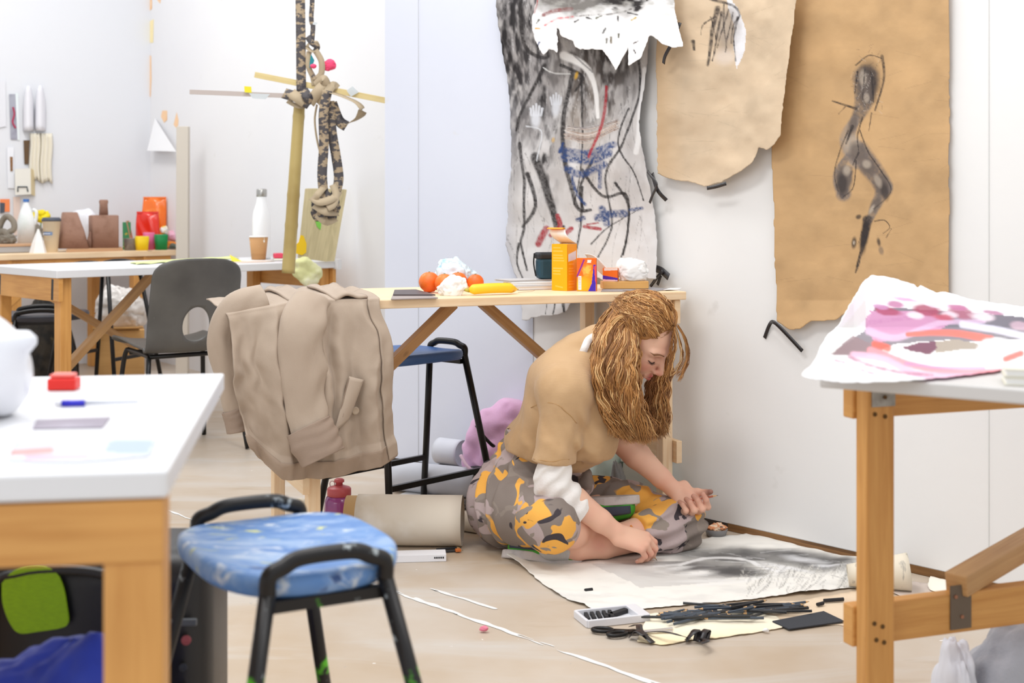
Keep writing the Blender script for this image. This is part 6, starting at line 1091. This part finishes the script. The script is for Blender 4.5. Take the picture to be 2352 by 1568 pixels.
def skin(v, n=1.0):
    k = np.clip(.5+.8*fbm(v[:,0]*16, v[:,1]*16, v[:,2]*16), 0, 1)[:, None]*.35*n; return SK0*(1-k)+SK1*k
def unit(a): a = A(a); return a/np.linalg.norm(a)
# --- head, in its own axes: x forward, y to its left, z up
pit, yaw, rol = math.radians(38), math.radians(31), math.radians(6)
fw = A((math.cos(pit)*math.cos(yaw), -math.cos(pit)*math.sin(yaw), -math.sin(pit))); up = A((math.sin(pit)*math.cos(yaw), -math.sin(pit)*math.sin(yaw), math.cos(pit))); lf = np.cross(up, fw); lf, up = lf*math.cos(rol)+up*math.sin(rol), up*math.cos(rol)-lf*math.sin(rol)
HC = A((.374, 3.842, .641)); HR = np.stack([fw, lf, up], 1)
def hw(p): return A(p)@HR.T+HC
S = SDF((-.12, -.10, -.135), (.135, .10, .14), .0017)
S.ell((-.012, 0, .036), (.094, .073, .084), None, .01).ell((.030, 0, -.028), (.058, .055, .082), None, .03).ell((.052, 0, -.012), (.042, .052, .07), None, .02)
S.cone((.058, -.010, -.100), (.058, .010, -.100), .017, .017, .02)
for s in (-1, 1):
    S.ell((.054, s*.036, -.034), (.026, .022, .026), None, .02).cone((.020, s*.050, -.06), (.052, s*.018, -.098), .016, .014, .02)
    S.cone((.074, s*.044, .016), (.089, s*.014, .020), .008, .008, .014); S.ell((.097, s*.032, -.003), (.015, .019, .013), None, .012, 'sub'); S.ell((.0735, s*.032, -.006), (.0150, .0165, .0125), None, .003)
    S.ell((.0985, s*.0105, -.043), (.010, .0075, .007), None, .006); S.ell((.105, s*.006, -.0525), (.004, .0026, .003), None, .002, 'sub')
    S.ell((-.004, s*.074, -.008), (.018, .007, .030), Matrix.Rotation(s*.35, 3, 'Z'), .004); S.ell((.002, s*.080, -.006), (.010, .004, .018), Matrix.Rotation(s*.35, 3, 'Z'), .004, 'sub')
S.cone((.088, 0, .014), (.1135, 0, -.036), .0065, .0085, .010).ell((.109, 0, -.041), (.0095, .009, .008), None, .006)
S.cone((.084, -.018, -.0672), (.0945, -.003, -.0645), .0038, .005, .006).cone((.084, .018, -.0672), (.0945, .003, -.0645), .0038, .005, .006).cone((.084, -.015, -.0742), (.092, 0, -.0762), .0038, .006, .007).cone((.084, .015, -.0742), (.092, 0, -.0762), .0038, .006, .007)
S.cone((.090, -.019, -.0703), (.0995, 0, -.0703), .001, .0013, .002, 'sub').cone((.0995, 0, -.0703), (.090, .019, -.0703), .0013, .001, .002, 'sub')
S.cone((-.030, 0, -.05), (-.055, 0, -.13), .052, .052, .02)
hv, hf = S.mesh(1); c = skin(hv); 
def g(p, r, v=hv): return np.exp(-(((v-A(p))/A(r))**2).sum(1))[:, None]
def tint(c, rgb, m): return c+(lin(rgb)-c)*np.clip(m, 0, 1)
for s in (-1, 1): c = tint(c, (222, 138, 118), .6*g((.07, s*.042, -.034), (.03, .02, .02))); c = tint(c, (170, 108, 90), .6*g((.088, s*.031, .004), (.02, .020, .006))); c = tint(c, (150, 96, 84), .7*g((.088, s*.033, -.0165), (.02, .017, .0025)))
c = tint(c, (218, 128, 110), .7*g((.112, 0, -.042), (.012, .016, .012))); c = tint(c, (188, 92, 88), 1.2*g((.098, 0, -.0645), (.014, .017, .0055))+1.2*g((.097, 0, -.0765), (.014, .014, .006))); c = tint(c, (110, 48, 46), 1.0*g((.10, 0, -.0705), (.012, .017, .0016)))
for s in (-1, 1): c = tint(c, (150, 84, 72), .4*g((.104, s*.006, -.054), (.006, .004, .003)))
def sx(y, z): # front surface of the face
    d = (hv[:,1]-y)**2+(hv[:,2]-z)**2; k = np.where(d < 9e-6)[0]; return np.percentile(hv[k[hv[k, 0] > .02], 0], 70) if len(k) else .085
brows, lash = MB(), MB()
for s in (-1, 1):
    for k in range(26):
        t = k/25; y = s*(.014+.034*t); z = .0185+.007*math.sin(t*2.6)-.006*t; x = sx(y, z); brows.tube([hw((x+.0002, y, z-.002)), hw((x+.0014, y+s*.004, z+.0012)), hw((sx(y+s*.007, z)+.0006, y+s*.008, z+.0018))], [.0011, .0011, .0003], 5)
    q = []
    for k in range(13): t = k/12; y = s*(.0240+.0260*t); z = -.0115-.0040*math.sin(t*math.pi)+.003*t; q.append(hw((sx(y, z)+.0006, y, z)))
    lash.tube(q, [.0006]+[.0014]*11+[.0008], 5)
    for k in range(1, 12): lash.tube([q[k], q[k]+fw*.006-up*.004+lf*s*.002], [.0006, .0002], 4)
addbody(hv@HR.T+HC, hf, c)
brows.build('eyebrows', M('brow', (132, 90, 58), .7), pe, True); lash.build('eyelashes', M('lash', (58, 40, 34), .6), pe)
# --- arms with hands
def hand(S, W, f, s, left, curls, thumb, spread=.0, sc=1.0, fat=1.0):
    """W wrist, f towards the knuckles, s thumb side; returns finger joints"""
    f = unit(f); s = unit(A(s)-f*(A(s)@f)); pal = np.cross(f, s) if left else -np.cross(f, s); J = []
    kn = []
    for i, (off, ln) in enumerate(((.028, .078), (.0095, .083), (-.0095, .078), (-.027, .069))): kn.append(W+f*ln*sc+s*off*sc-pal*(.004 if i in (1, 2) else .001))
    for i, k in enumerate(kn): S.cone(W+f*.012+s*(k-W)@s*.5, k, .0165, .0115, .012)
    S.ell(W+f*.045, (.038, .030, .014), np.stack([f, s, pal], 1), .014).ell(W+f*.035+s*.018+pal*.008, (.028, .014, .014), np.stack([f, s, pal], 1), .012)
    for i, (k, L, r) in enumerate(zip(kn, (.070, .078, .073, .058), (.0088, .009, .0086, .0076))):
        a = 0; r *= fat; p = k; ff = f+s*(.06*(1.5-i)*spread); pts = [p]; rs = [r+.001]
        for q, (frac, cu) in enumerate(zip((.45, .31, .24), curls[i])):
            a += math.radians(cu); p = p+(unit(ff)*math.cos(a)+pal*math.sin(a))*L*frac*sc; pts.append(p); rs.append(r*(.95-.12*q))
        S.chain(pts, rs, .0035); J.append(pts)
    pts = [W+f*.018+s*.022+pal*.004]+[W+f*x+s*y+pal*z for x, y, z in thumb]; S.chain(pts, [.0135, .0115, .0100, .0078][:len(pts)], .006); J.append(pts); return J, pal
S = SDF((.08, 3.58, -.004), (.47, 3.86, .32), .0021); nR = unit(wrR-elR)
S.chain([elR, elR+(wrR-elR)*.35, elR+(wrR-elR)*.75, wrR], [.040, .040, .032, .0255], .01).cone(wrR, wrR+nR*.02, .0255, .023, .01)
JR, palR = hand(S, wrR+nR*.006, (.92, .02, -.33), (.10, .82, .55), False, ((26, 38, 18), (36, 46, 22), (44, 52, 26), (48, 54, 26)), ((.052, .034, .022), (.078, .022, .040), (.094, .008, .050)), .2, 1.06, 1.12)
S.plane((0, 0, .0035), (0, 0, -1)); v, f = S.mesh(1); c = skin(v)
for J in JR: c = tint(c, (222, 134, 116), .55*g(J[1], (.012,)*3, v)+.5*g(J[-1], (.012,)*3, v)+.35*g(J[0], (.013,)*3, v))
addbody(v, f, c)
S = SDF((.27, 3.80, .05), (.66, 4.12, .40), .0021); nL = unit(wrL-elL)
S.chain([elL-nL*.03, elL+(wrL-elL)*.3, elL+(wrL-elL)*.75, wrL], [.040, .041, .030, .0245], .01).cone(wrL, wrL+nL*.02, .0245, .022, .01)
fL = (.50, -.66, -.50)
JL, palL = hand(S, wrL+nL*.004, fL, (.80, .35, .34), True, ((44, 66, 34), (58, 84, 42), (62, 86, 44), (64, 86, 42)), ((.046, .046, .012), (.068, .060, .022), (.080, .068, .034)), .1, 1.12, 1.22)
v, f = S.mesh(1); c = skin(v)
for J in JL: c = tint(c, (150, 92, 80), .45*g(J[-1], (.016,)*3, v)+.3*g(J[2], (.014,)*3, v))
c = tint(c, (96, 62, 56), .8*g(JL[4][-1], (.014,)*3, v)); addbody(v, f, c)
# --- shins and the hidden trunk that joins everything
S = SDF((.05, 3.60, -.01), (.62, 4.12, .22), .0032); cuL = A(P(1462, 1228, 3.85))
S.chain([kneeL, cuL, A(P(1385, 1247, 3.80)), A(P(1325, 1256, 3.77)), anL], [.055, .047, .044, .037, .032], .01)
S.chain([kneeR, A(P(1312, 1219, 3.74)), A(P(1345, 1207, 3.82)), anR], [.06, .050, .043, .032], .01); S.plane((0, 0, .003), (0, 0, -1)); v, f = S.mesh(1); c = skin(v); c = tint(c, (196, 120, 106), .4*g(P(1380, 1252, 3.76), (.03, .05, .02), v)); addbody(v, f, c)
S = SDF((-.15, 3.6, 0), (.66, 4.2, .76), .009); nk = hw((-.045, 0, -.10)); C7 = A((.225, 3.89, .575))
S.ell((.03, 3.99, .14), (.11, .12, .11), None, .04).ell((.10, 3.95, .29), (.065, .08, .10), None, .05).ell((.15, 3.90, .42), (.10, .13, .12), None, .05).ell((.17, 3.89, .52), (.09, .14, .06), None, .05).cone(C7, nk, .055, .050, .03)
for a, b, ra, rb in ((C7, shR, .05, .05), (C7, shL, .05, .05), (shR, elR, .05, .042), (shL, elL, .05, .040), (hipR, kneeR, .075, .055), (hipL, kneeL, .075, .055)): S.cone(a, b, ra, rb, .03)
v, f = S.mesh(1); addbody(v, f, skin(v))
body = obj('body', np.concatenate(BV), np.concatenate(BF), SKIN, pe, True, col=np.concatenate(BC))
# nails
nl = MB()
for J, pal in ((JR, palR), (JL, palL)):
    for pts in J[:4]:
        d = unit(pts[-1]-pts[-2]); s_ = np.cross(d, pal); s_ = unit(s_); n_ = unit(np.cross(s_, d)); n_ = n_ if n_@pal < 0 else -n_
        b = pts[-1]+n_*.0062-d*.002; nl.add([V(*(b-s_*.0034-d*.005)), V(*(b+s_*.0034-d*.005)), V(*(b+s_*.003+d*.0045-n_*.001)), V(*(b-s_*.003+d*.0045-n_*.001))], [(0, 1, 2, 3)])
nl.build('fingernails', M('nail', (240, 204, 190), .3), pe, True, solid=.0006)
# --- clothes
TEE = M('tee_tan', (196, 161, 120), .9, layers=[((186, 150, 108), 7, .45, .65)], bump=(420, .08), sheen=.15)
hl = unit((.60, -.50, -.62))
S = SDF((-.10, 3.52, .18), (.50, 4.20, .72), .0052)
S.ell((.095, 3.955, .315), (.125, .15, .09), None, .05).ell((.15, 3.90, .42), (.125, .155, .12), None, .06).ell((.150, 3.885, .525), (.10, .155, .075), None, .06).ell((.21, 3.835, .36), (.10, .11, .10), None, .06).ell((.235, 3.84, .44), (.08, .10, .09), None, .05)
S.cone(C7-A((.02, 0, .02)), C7+A((.03, -.01, .035)), .085, .062, .05)
sd = unit(elR-shR); S.cone(C7-A((.05, .03, .03)), shR, .075, .072, .05).cone(shR, shR+(elR-shR)*.4, .075, .066, .022).chain([shR+(elR-shR)*.4, elR+A((.0, -.006, .02)), elR+A((.004, -.008, -.05))], [.066, .064, .067], .006)
S.cone(C7, shL, .07, .07, .05).cone(shL, elL+A((.01, .0, .03)), .07, .062, .03)
def fold(x, y, z):
    a = .006*fbm(x*11, y*11, z*5, 3)
    arm = np.clip(1-np.abs(x-.135)/.10, 0, 1)*np.clip((3.80-y)/.08, 0, 1)*np.clip((.56-z)/.1, 0, 1)
    a += .0045*arm*np.sin(x*52+z*18+3*fbm(x*9, y*9, z*9))
    low = np.clip((.36-z)/.12, 0, 1); a += .010*low*np.sin((x*.8-y*.6)*48+4*fbm(x*8, y*8, z*8)+z*26)
    ax = np.clip(1-np.hypot(x-.205, (z-.40)*.6)/.08, 0, 1); return a+.012*ax*np.clip((3.80-y)/.1, 0, 1)*np.sin((x*1.3+z)*70)*.5
GP = np.array([P(1312, 900, 3.64), P(1326, 950, 3.63), P(1330, 985, 3.635), P(1320, 1030, 3.655), P(1314, 1075, 3.68)]); GQ = np.array([tuple(p) for p in bez(GP, 8)])
def groove(x, y, z):
    p = np.stack([x, y, z], -1); d = np.full(len(x), 9.); t = np.zeros(len(x))
    for i, g_ in enumerate(GQ): e = np.hypot(p[:, 0]-g_[0], p[:, 2]-g_[2]); m_ = e < d; d[m_] = e[m_]; t[m_] = i/len(GQ)
    return .010*np.exp(-(d/.012)**2)*np.clip(t*3, 0, 1)*(y < 3.83)
S.warp(fold, .03); S.warp(groove, .03); S.plane((.12, 3.70, .298), (.05, .1, -1), .002)if False else None
# hem (the body) and sleeve ends: cut below, the sleeve higher than the body front
X, Y, Z = np.meshgrid(*S.A, indexing='ij'); hem = np.where((Y < 3.785) & (X < .205), .302-.10*(X-.12), np.where((X > .285) & (Y > 3.93), .325, .295-.30*np.clip(X-.0, 0, .23)+.35*np.clip(X-.25, 0, 1)))
S.D = np.maximum(S.D, (hem-Z).astype(np.float32)*.9); hd = hw((-.02, 0, -.03))
S.D = np.maximum(S.D, -(np.sqrt((X-nk[0]-.01)**2+(Y-nk[1])**2+(Z-nk[2]-.012)**2)-.066).astype(np.float32)); del X, Y, Z
v, f = S.mesh(2); tee = obj('t_shirt', v, f, TEE, pe, True)
# stitched seams on the shirt: nearest-surface lines
def seam(pts, r, mat, name, par, near):
    nx, ny = 1176+FPX*near[:,0]/near[:,1], HY-(near[:,2]-CAMH)*FPX/near[:,1]; q = []
    for p in bez(pts, 8):
        a, b = 1176+FPX*p.x/p.y, HY-(p.z-CAMH)*FPX/p.y; k = np.where(np.hypot(nx-a, ny-b) < 5)[0]
        if len(k): q.append(near[k[near[k, 1].argmin()]])
    q = np.array(q)
    if len(q) < 3: return
    for _ in range(4): q[1:-1] = (q[:-2]+2*q[1:-1]+q[2:])/4
    MB().tube([V(*p)+V(0, -.0012, .0003) for p in q], r, 6).build(name, mat, par, True)
nt = TEE.node_tree; wv = nt.nodes.new('ShaderNodeTexWave'); wv.inputs['Scale'].default_value = 78; wv.bands_direction = 'Z'; wv.inputs['Distortion'].default_value = 1.2; tcn = nt.nodes.new('ShaderNodeTexCoord'); nt.links.new(tcn.outputs['Object'], wv.inputs['Vector'])
bn = nt.nodes.new('ShaderNodeBump'); bn.inputs['Strength'].default_value = .07; bn.inputs['Distance'].default_value = .004; nt.links.new(wv.outputs['Fac'], bn.inputs['Height']); nt.links.new([n for n in nt.nodes if n.type == 'BUMP'][0].outputs['Normal'], bn.inputs['Normal']); nt.links.new(bn.outputs['Normal'], nt.nodes['Principled BSDF'].inputs['Normal'])
SEAM = M('tee_seam', (182, 142, 92), .9); seam([P(1215, 935, 3.7), P(1262, 925, 3.6), P(1305, 948, 3.6), P(1328, 975, 3.62)], .0009, SEAM, 'sleeve_seam', tee, v)
seam([P(1221, 1052, 3.62), P(1262, 1058, 3.6), P(1312, 1055, 3.62)], .0008, SEAM, 'hem_seam', tee, v)
seam([P(1389, 958, 3.6), P(1393, 967, 3.6), P(1401, 972, 3.6)], .0024, M('mark_dark', (92, 86, 84), .8), 'chest_mark', tee, v)
WHT = M('white_knit', (238, 234, 230), .9, layers=[((222, 212, 206), 10, .5, .7)], bump=(200, .15)); cuf = A(P(1333, 1181, 3.715))
S = SDF((.05, 3.58, .08), (.30, 3.82, .38), .0034); S.chain([elR+A((.012, .0, .10)), elR, elR+(cuf-elR)*.5, cuf+nR*.03], [.048, .051, .050, .048], .012)
def ring(x, y, z):
    p = np.stack([x, y, z], -1); t = ((p-elR)@nR); return .0030*np.sin(t*165+2.5*fbm(x*9, y*9, z*9)+1.2)*np.clip(1.4-t*4, .25, 1)+.0012*fbm(x*20, y*20, z*20)
S.warp(ring, .02); X, Y, Z = np.meshgrid(*S.A, indexing='ij'); tt = (X-cuf[0])*nR[0]+(Y-cuf[1])*nR[1]+(Z-cuf[2])*nR[2]; S.D = np.maximum(S.D, (tt).astype(np.float32))
S.D = np.maximum(S.D, (Z-.306).astype(np.float32)); v, f = S.mesh(1); obj('long_sleeve', v, f, WHT, pe, True)
cl = MB(); cc = V(*(nk+A((-.012, 0, -.022)))); ax = V(*unit(nk-C7+up*.0)); cl.lathe([(.060, -.018), (.061, .0), (.058, .016), (.053, .018), (.053, -.01)], cc, 30, ax); cl.build('shirt_collar', WHT, pe, True)
ribbon('collar_edge', [P(1338, 812, 3.80), P(1344, 796, 3.80), P(1352, 780, 3.82), P(1366, 772, 3.84)], .022, WHT, '', '', (0, -1, .3), pe)
# trousers
t = NT('camo_trousers'); vec = t.coord('Object', (1, 1, 1.25), (.4, .3, .2)); col = rgba((134, 122, 114))
for c_, sc_, lo, off, st in (((180, 162, 160), 7.5, .505, 0, 1), ((240, 176, 78), 7, .555, 3.1, 1), ((62, 55, 60), 10, .635, 7.3, 1.4), ((146, 134, 124), 12, .64, 11.7, 1)):
    mp = t.new('ShaderNodeMapping'); mp.inputs['Location'].default_value = (off, off*.7, off*1.3); mp.inputs['Scale'].default_value = (1, 1, st); t.link(vec, mp.inputs['Vector']); col = t.mix(t.ramp(t.noise(mp.outputs[0], sc_, 2, .45, .9), lo, lo+.012), col, rgba(c_))
t.setc(col); t.b.inputs['Roughness'].default_value = .85; t.bump(t.noise(t.coord('Object'), 240, 2), .06); CAMO = t.m
S = SDF((-.18, 3.54, -.01), (.66, 4.22, .36), .0055)
S.ell(A(P(1346, 1108, 3.87)), (.026, .04, .04), None, .05).ell((.012, 3.985, .125), (.138, .155, .122), None, .04).cone((.03, 3.985, .15), (.078, 3.955, .30), .135, .100, .04).ell((.12, 3.94, .10), (.10, .11, .07), None, .05)
S.chain([hipR, A((.045, 3.83, .135)), kneeR], [.115, .100, .074], .03).ell(kneeR+A((.006, .012, -.012)), (.076, .07, .082), None, .03)
S.chain([hipL, A((.34, 4.035, .092)), kneeL], [.095, .084, .066], .03).chain([kneeL, A(P(1520, 1216, 3.885)), cuL-A((.02, .01, 0))], [.068, .067, .060], .02).ell(kneeL+A((-.02, 0, .0)), (.072, .06, .07), None, .02)
def cfold(x, y, z):
    a = .004*fbm(x*10, y*10, z*10, 3); t = (x+.02)*.42+(3.97-y)*.9                     # along the right thigh
    a += .010*np.clip(1-np.abs(t-.05)/.16, 0, 1)*np.sin(t*95+3.5*fbm(x*7, y*7, z*7)+z*14)
    l = np.clip((x-.30)/.1, 0, 1); a += .0065*l*np.sin((z*1.2-.25*x)*110+3*fbm(x*7, y*7, z*7)); w = np.clip((z-.19)/.06, 0, 1); return a+.005*w*np.sin(z*110+5*fbm(x*6, y*6, z*3))
S.warp(cfold, .03); X, Y, Z = np.meshgrid(*S.A, indexing='ij')
nc = unit(cuL-kneeL); S.D = np.where(Z < .13, np.maximum(S.D, np.where((X > .28) & (Y < 3.97), (X-cuL[0])*nc[0]+(Y-cuL[1])*nc[1]+(Z-cuL[2])*nc[2]*.4, -1).astype(np.float32)), S.D)
S.D = np.maximum(S.D, (.004-Z).astype(np.float32)); del X, Y, Z; v, f = S.mesh(1); tr = obj('trousers', v, f, CAMO, pe, True)
# shoes
def shoe(nm, label, O, toe, upv):
    toe = unit(toe); upv = unit(A(upv)-toe*(A(upv)@toe)); R = np.stack([toe, np.cross(upv, toe), upv], 1); w_ = lambda v: v@R.T+A(O)
    r = obj(nm, *(lambda S: (lambda m: (w_(m[0]), m[1]))(S.mesh(1)))(SDF((-.09, -.06, .008), (.20, .06, .13), .004).chain([A((-.03, 0, .045)), A((.06, 0, .042)), A((.125, 0, .035))], [.038, .040, .034], .02).cone((-.025, 0, .06), (-.03, 0, .11), .036, .034, .02).plane((0, 0, .10), (.1, 0, 1)).plane((0, 0, .012), (0, 0, -1))), M('shoe_green', (62, 150, 40), .7, bump=(90, .1)), pe, True)
    if label: r['label'] = label
    so = MB(); pol = []
    for k in range(30): t_ = k*2*math.pi/30; x = math.cos(t_); pol.append((.052+.122*math.copysign(abs(x)**.85, x), (.040 if x > 0 else .034)*math.sin(t_)*1.05))
    so.prism(pol, .026); v = w_(A(so.v)); obj('sole', v, so.f, M('sole_grey', (196, 188, 184), .7, layers=[((170, 160, 156), 20, .55, .7)]), r, bevel=.004)
    pa = MB()
    for sy in (-1, 1): pa.grid(lambda u, q: (lambda x, z: V(*w_(A((x, sy*(math.sqrt(max(1e-6, (.0385+(.0025 if x < .06 else .0025-(x-.06)*.1))**2*(1 if x < .125 else 1-((x-.125)/.036)**2)-(z-.0415)**2))+.0040), z)))))(.02+.125*u, .029+.034*q*(1-.35*u)), 10, 6)
    pa.build('side_panel', M('shoe_navy', (56, 60, 74), .75), r, True, solid=.003)
    lc = MB()
    for k in range(4): x = .03+.02*k; z = .088-.010*k; lc.tube([V(*w_(A((x, -.024, z-.010)))), V(*w_(A((x, 0, z+.001)))), V(*w_(A((x, .024, z-.010))))], .0032, 6)
    lc.tube(bez([V(*w_(A(p))) for p in ((.03, -.02, .085), (.05, -.045, .075), (.035, -.05, .05), (.02, -.035, .07))], 5), .003, 6); lc.build('laces', M('laces', (216, 210, 200), .8), r, True)
shoe('shoe', None, P(1222, 1270, 3.765)-V(-.02, 0, .04)+V(.055, .01, .0), (-.93, .32, .04), (.35, .30, .85)); shoe('shoe', None, P(1335, 1142, 3.90)+V(.0, .0, .0), (.985, -.10, .07), (.05, -.16, -.97))
so = SDF((anL[0]-.07, anL[1]-.07, -.002), (anL[0]+.07, anL[1]+.07, .12), .003); so.cone(anL-A((.035, 0, 0)), anL+A((.012, .003, 0)), .036, .037, .0).plane((0, 0, .002), (0, 0, -1)); so.plane(anL+A((.014, 0, 0)), (1, .2, 0)); v, f = so.mesh(1); obj('sock', v, f, M('sock_grey', (186, 184, 182), .9, bump=(160, .3)), pe, True)
# --- hair
random.seed(12); SH = [lin(x) for x in ((136, 90, 48), (168, 116, 64), (194, 142, 84), (220, 178, 122), (112, 72, 38))]
HV, HF, HN, HC_ = [], [], [0], []; hrng = np.random.default_rng(5)
def lock(pts, r, wav=.0, ph=None, tip=.25, shade=None, n=7, k=4, spr=None):
    """a clump of k fine strands waving together"""
    q = bez(pts, n); N = len(q); ph = random.random()*6.28 if ph is None else ph; fr = random.uniform(.85, 1.15); spr = r*1.2 if spr is None else spr; b = random.random()
    base = SH[1]*(1-b)+SH[2]*b if shade is None else shade; e = random.random(); base = SH[3] if e < .12 else (SH[0] if e < .40 else base)
    k = k*3; qa = np.array(q); t_ = np.linspace(0, 1, N)[None, :, None]; a = wav*np.clip((t_-.10)/.25, 0, 1); O_ = hrng.normal(0, spr, (k, 1, 3))*np.array((1, 1, .4))*(.35+.9*t_); pj = ph+hrng.normal(0, .22, (k, 1, 1))
    X = qa[None]+O_+np.concatenate([np.sin(pj+t_*33*fr)*a, np.cos(pj*1.7+t_*28*fr)*a, 0*pj*t_], 2)
    if tip < .24: X = qa[:1][None]+(X-qa[:1][None]) if False else X[:, :int(N*.93)+1] if random.random() < .4 else X
    M_ = X.shape[1]; tq = np.linspace(0, 1, M_); rad = r*.30*(.6+.4*np.clip(tq/.12, 0, 1))*(1-(1-tip)*np.clip((tq-.75)/.25, 0, 1)); T_ = np.gradient(X, axis=1); T_ /= np.linalg.norm(T_, axis=2, keepdims=True)+1e-9
    A_ = np.cross(T_, np.array((.31, .92, .21))); A_ /= np.linalg.norm(A_, axis=2, keepdims=True)+1e-9; B_ = np.cross(T_, A_); R_ = rad[None, :, None]
    W_ = np.stack([X+A_*R_, X+B_*R_, X-A_*R_, X-B_*R_], 2); i0 = np.arange(k*M_*4).reshape(k, M_, 4); F_ = np.stack([i0[:, :-1], np.roll(i0, -1, 2)[:, :-1], np.roll(i0, -1, 2)[:, 1:], i0[:, 1:]], -1).reshape(-1, 4)
    HV.append(W_.reshape(-1, 3)); HF.append(F_+HN[0]); HN[0] += k*M_*4; HC_.append((base*hrng.uniform(.92, 1.08, (k, 1, 1, 1))*(1+.10*np.sin(tq*9+b*9))[None, :, None, None]*np.ones((k, M_, 4, 1))).reshape(-1, 3))
EC, ER = A((-.014, 0, .038)), A((.100, .079, .091))
def scalp(az, el, k=1.0):
    a, e = math.radians(az), math.radians(el); return V(*hw(EC+ER*k*A((math.cos(a)*math.cos(e), math.sin(a)*math.cos(e), math.sin(e)))))
# thin cap under the locks
S = SDF((-.13, -.10, -.06), (.11, .10, .145), .004); S.ell(EC, ER*.985, None, 0).plane((.052, 0, .062), (.95, 0, -.42)).plane((0, 0, -.022), (0, 0, -1)); S.ell((.05, 0, -.01), (.06, .1, .062), None, .01, 'sub'); v, f = S.mesh(1); HV.append(v@HR.T+HC); HF.append(f+HN[0]); HN[0] += len(v); HC_.append(np.repeat(SH[1][None], len(v), 0))
for k in range(460):                  # swept back over the skull
    s = random.choice((-1, 1)); u = random.random(); az0 = s*(4+86*u); el0 = 47-47*u**1.2+random.uniform(-5, 3); end = s*random.uniform(112, 172); ee = random.uniform(8, 60); rr = random.uniform(1.0, 1.055)
    lock([scalp(az0+(end-az0)*t_, el0+(ee-el0)*t_+random.uniform(15, 26)*math.sin(math.pi*t_)*(1-.5*u), (1.0+.03*math.sin(t_*3))*rr if t_ > 0 else 1.0) for t_ in (0, .25, .5, .75, 1)], random.uniform(.0032, .0055), .0018)
for k in range(170):
    s = random.choice((-1, 1)); az = random.uniform(38, 100); e0 = 34-.36*az+random.uniform(-6, 8); lock([scalp(s*az, e0, 1.0), scalp(s*(az+22), e0+9, 1.035), scalp(s*(az+48), e0+10, 1.05), scalp(s*(az+80), e0+4, 1.05)], random.uniform(.003, .005), .0015)
for k in range(90):
    s = random.choice((-1, 1)); lock([scalp(s*random.uniform(2, 40), random.uniform(48, 62), 1.01), scalp(s*random.uniform(20, 60), 80, 1.04), scalp(s*random.uniform(120, 170), random.uniform(60, 72), 1.05), scalp(s*random.uniform(130, 175), random.uniform(15, 40), 1.05)], random.uniform(.004, .006), .002)
for k in range(430):                  # near-side fall
    a = random.random(); j = random.gauss(0, 1); top = scalp(-random.uniform(98, 176), random.uniform(5, 50), 1.05); dd = random.uniform(-.022, .032); en = random.uniform(-22, 16)-30*abs(a-.75)**1.5
    p1 = P(1390+74*a**.8, 745+34*a, 3.765+.05*(1-a)*.6+dd*.6); p2 = P(1368+90*a, 845, 3.735+dd); p3 = P(1382+82*a+3*j, 925, 3.735+dd); p4 = P(1414+80*a+7*j, 1004+en, 3.742+dd)
    lock([top, p1, p2, p3, p4], random.uniform(.0036, .0068), random.uniform(.003, .006), ph=a*7+j*.5, tip=.18, n=10)
for k in range(170):                  # far side, behind the face
    b = random.random(); dd = random.uniform(-.02, .03); lock([scalp(random.uniform(60, 120), random.uniform(0, 30), 1.04), P(1500+40*b, 830, 3.945+dd), P(1492+38*b, 900, 3.94+dd), P(1490+40*b, 988+random.uniform(-18, 22), 3.93+dd)], random.uniform(.0034, .006), random.uniform(.003, .006), tip=.2, shade=SH[0] if b < .4 else None, n=10)
for k in range(46):                   # loose ends at the back of the neck
    b = random.random(); lock([scalp(-random.uniform(150, 200), random.uniform(0, 40), 1.05), P(1378+12*b, 740, 3.86), P(1368+12*b, 800-20*b, 3.80), P(1364+12*b, 850, 3.76)], .004, .004)
for pts, n_, jx in (([(1556, 748), (1572, 772), (1580, 808), (1574, 840), (1556, 866)], 9, 4), ([(1552, 752), (1562, 790), (1566, 822), (1552, 852), (1540, 860)], 8, 5), ([(1548, 752), (1552, 790), (1543, 830), (1536, 862)], 9, 4), ([(1556, 746), (1576, 790), (1577, 830), (1566, 862), (1558, 876)], 5, 3), ([(1546, 752), (1530, 768), (1500, 776), (1474, 782)], 10, 3), ([(1552, 748), (1546, 772), (1542, 800), (1536, 822)], 7, 4)):
    for k in range(n_): d0 = random.uniform(3.76, 3.80); ox = random.uniform(-jx, jx); lock([P(x+ox*(i/(len(pts)-1)+.3), y+random.uniform(-3, 3), d0-.006*i*0+(.02 if x < 1500 else 0)) for i, (x, y) in enumerate(pts)], random.uniform(.0014, .0026), .001, shade=SH[2] if random.random() < .5 else SH[1], k=1, spr=.0018)
hr = obj('hair', np.concatenate(HV), np.concatenate(HF), HAIR, pe, True, col=np.clip(np.concatenate(HC_), 0, 1))
# --- what the hands hold
def held(a, b, label, mat, sharp=True):
    a, b = Vector(a), Vector(b); d = (b-a).normalized(); o = thing('pencil', label, 'pencil', a); MB().tube([a, b-d*.02], .0034, 6).build('barrel', mat, o); t_ = MB().tube([b-d*.02, b-d*.006], [.0034, .0012], 6).build('tip', PWD, o); MB().tube([b-d*.006, b], [.0012, .0003], 6).build('lead', LEAD, t_); return o
ORP = M('pencil_orange', (214, 134, 62), .5); held(P(1448, 1206, 3.80), FP(1510, 1288, .0045), 'orange pencil in the right hand, its point on the floor drawing', ORP)
w2 = V(*JL[4][2]); held(P(1582, 1150, 3.895), P(1650, 1137, 3.93), 'reddish pencil held across the fingers of the left hand on the knee', M('pencil_red', (186, 104, 76), .5))
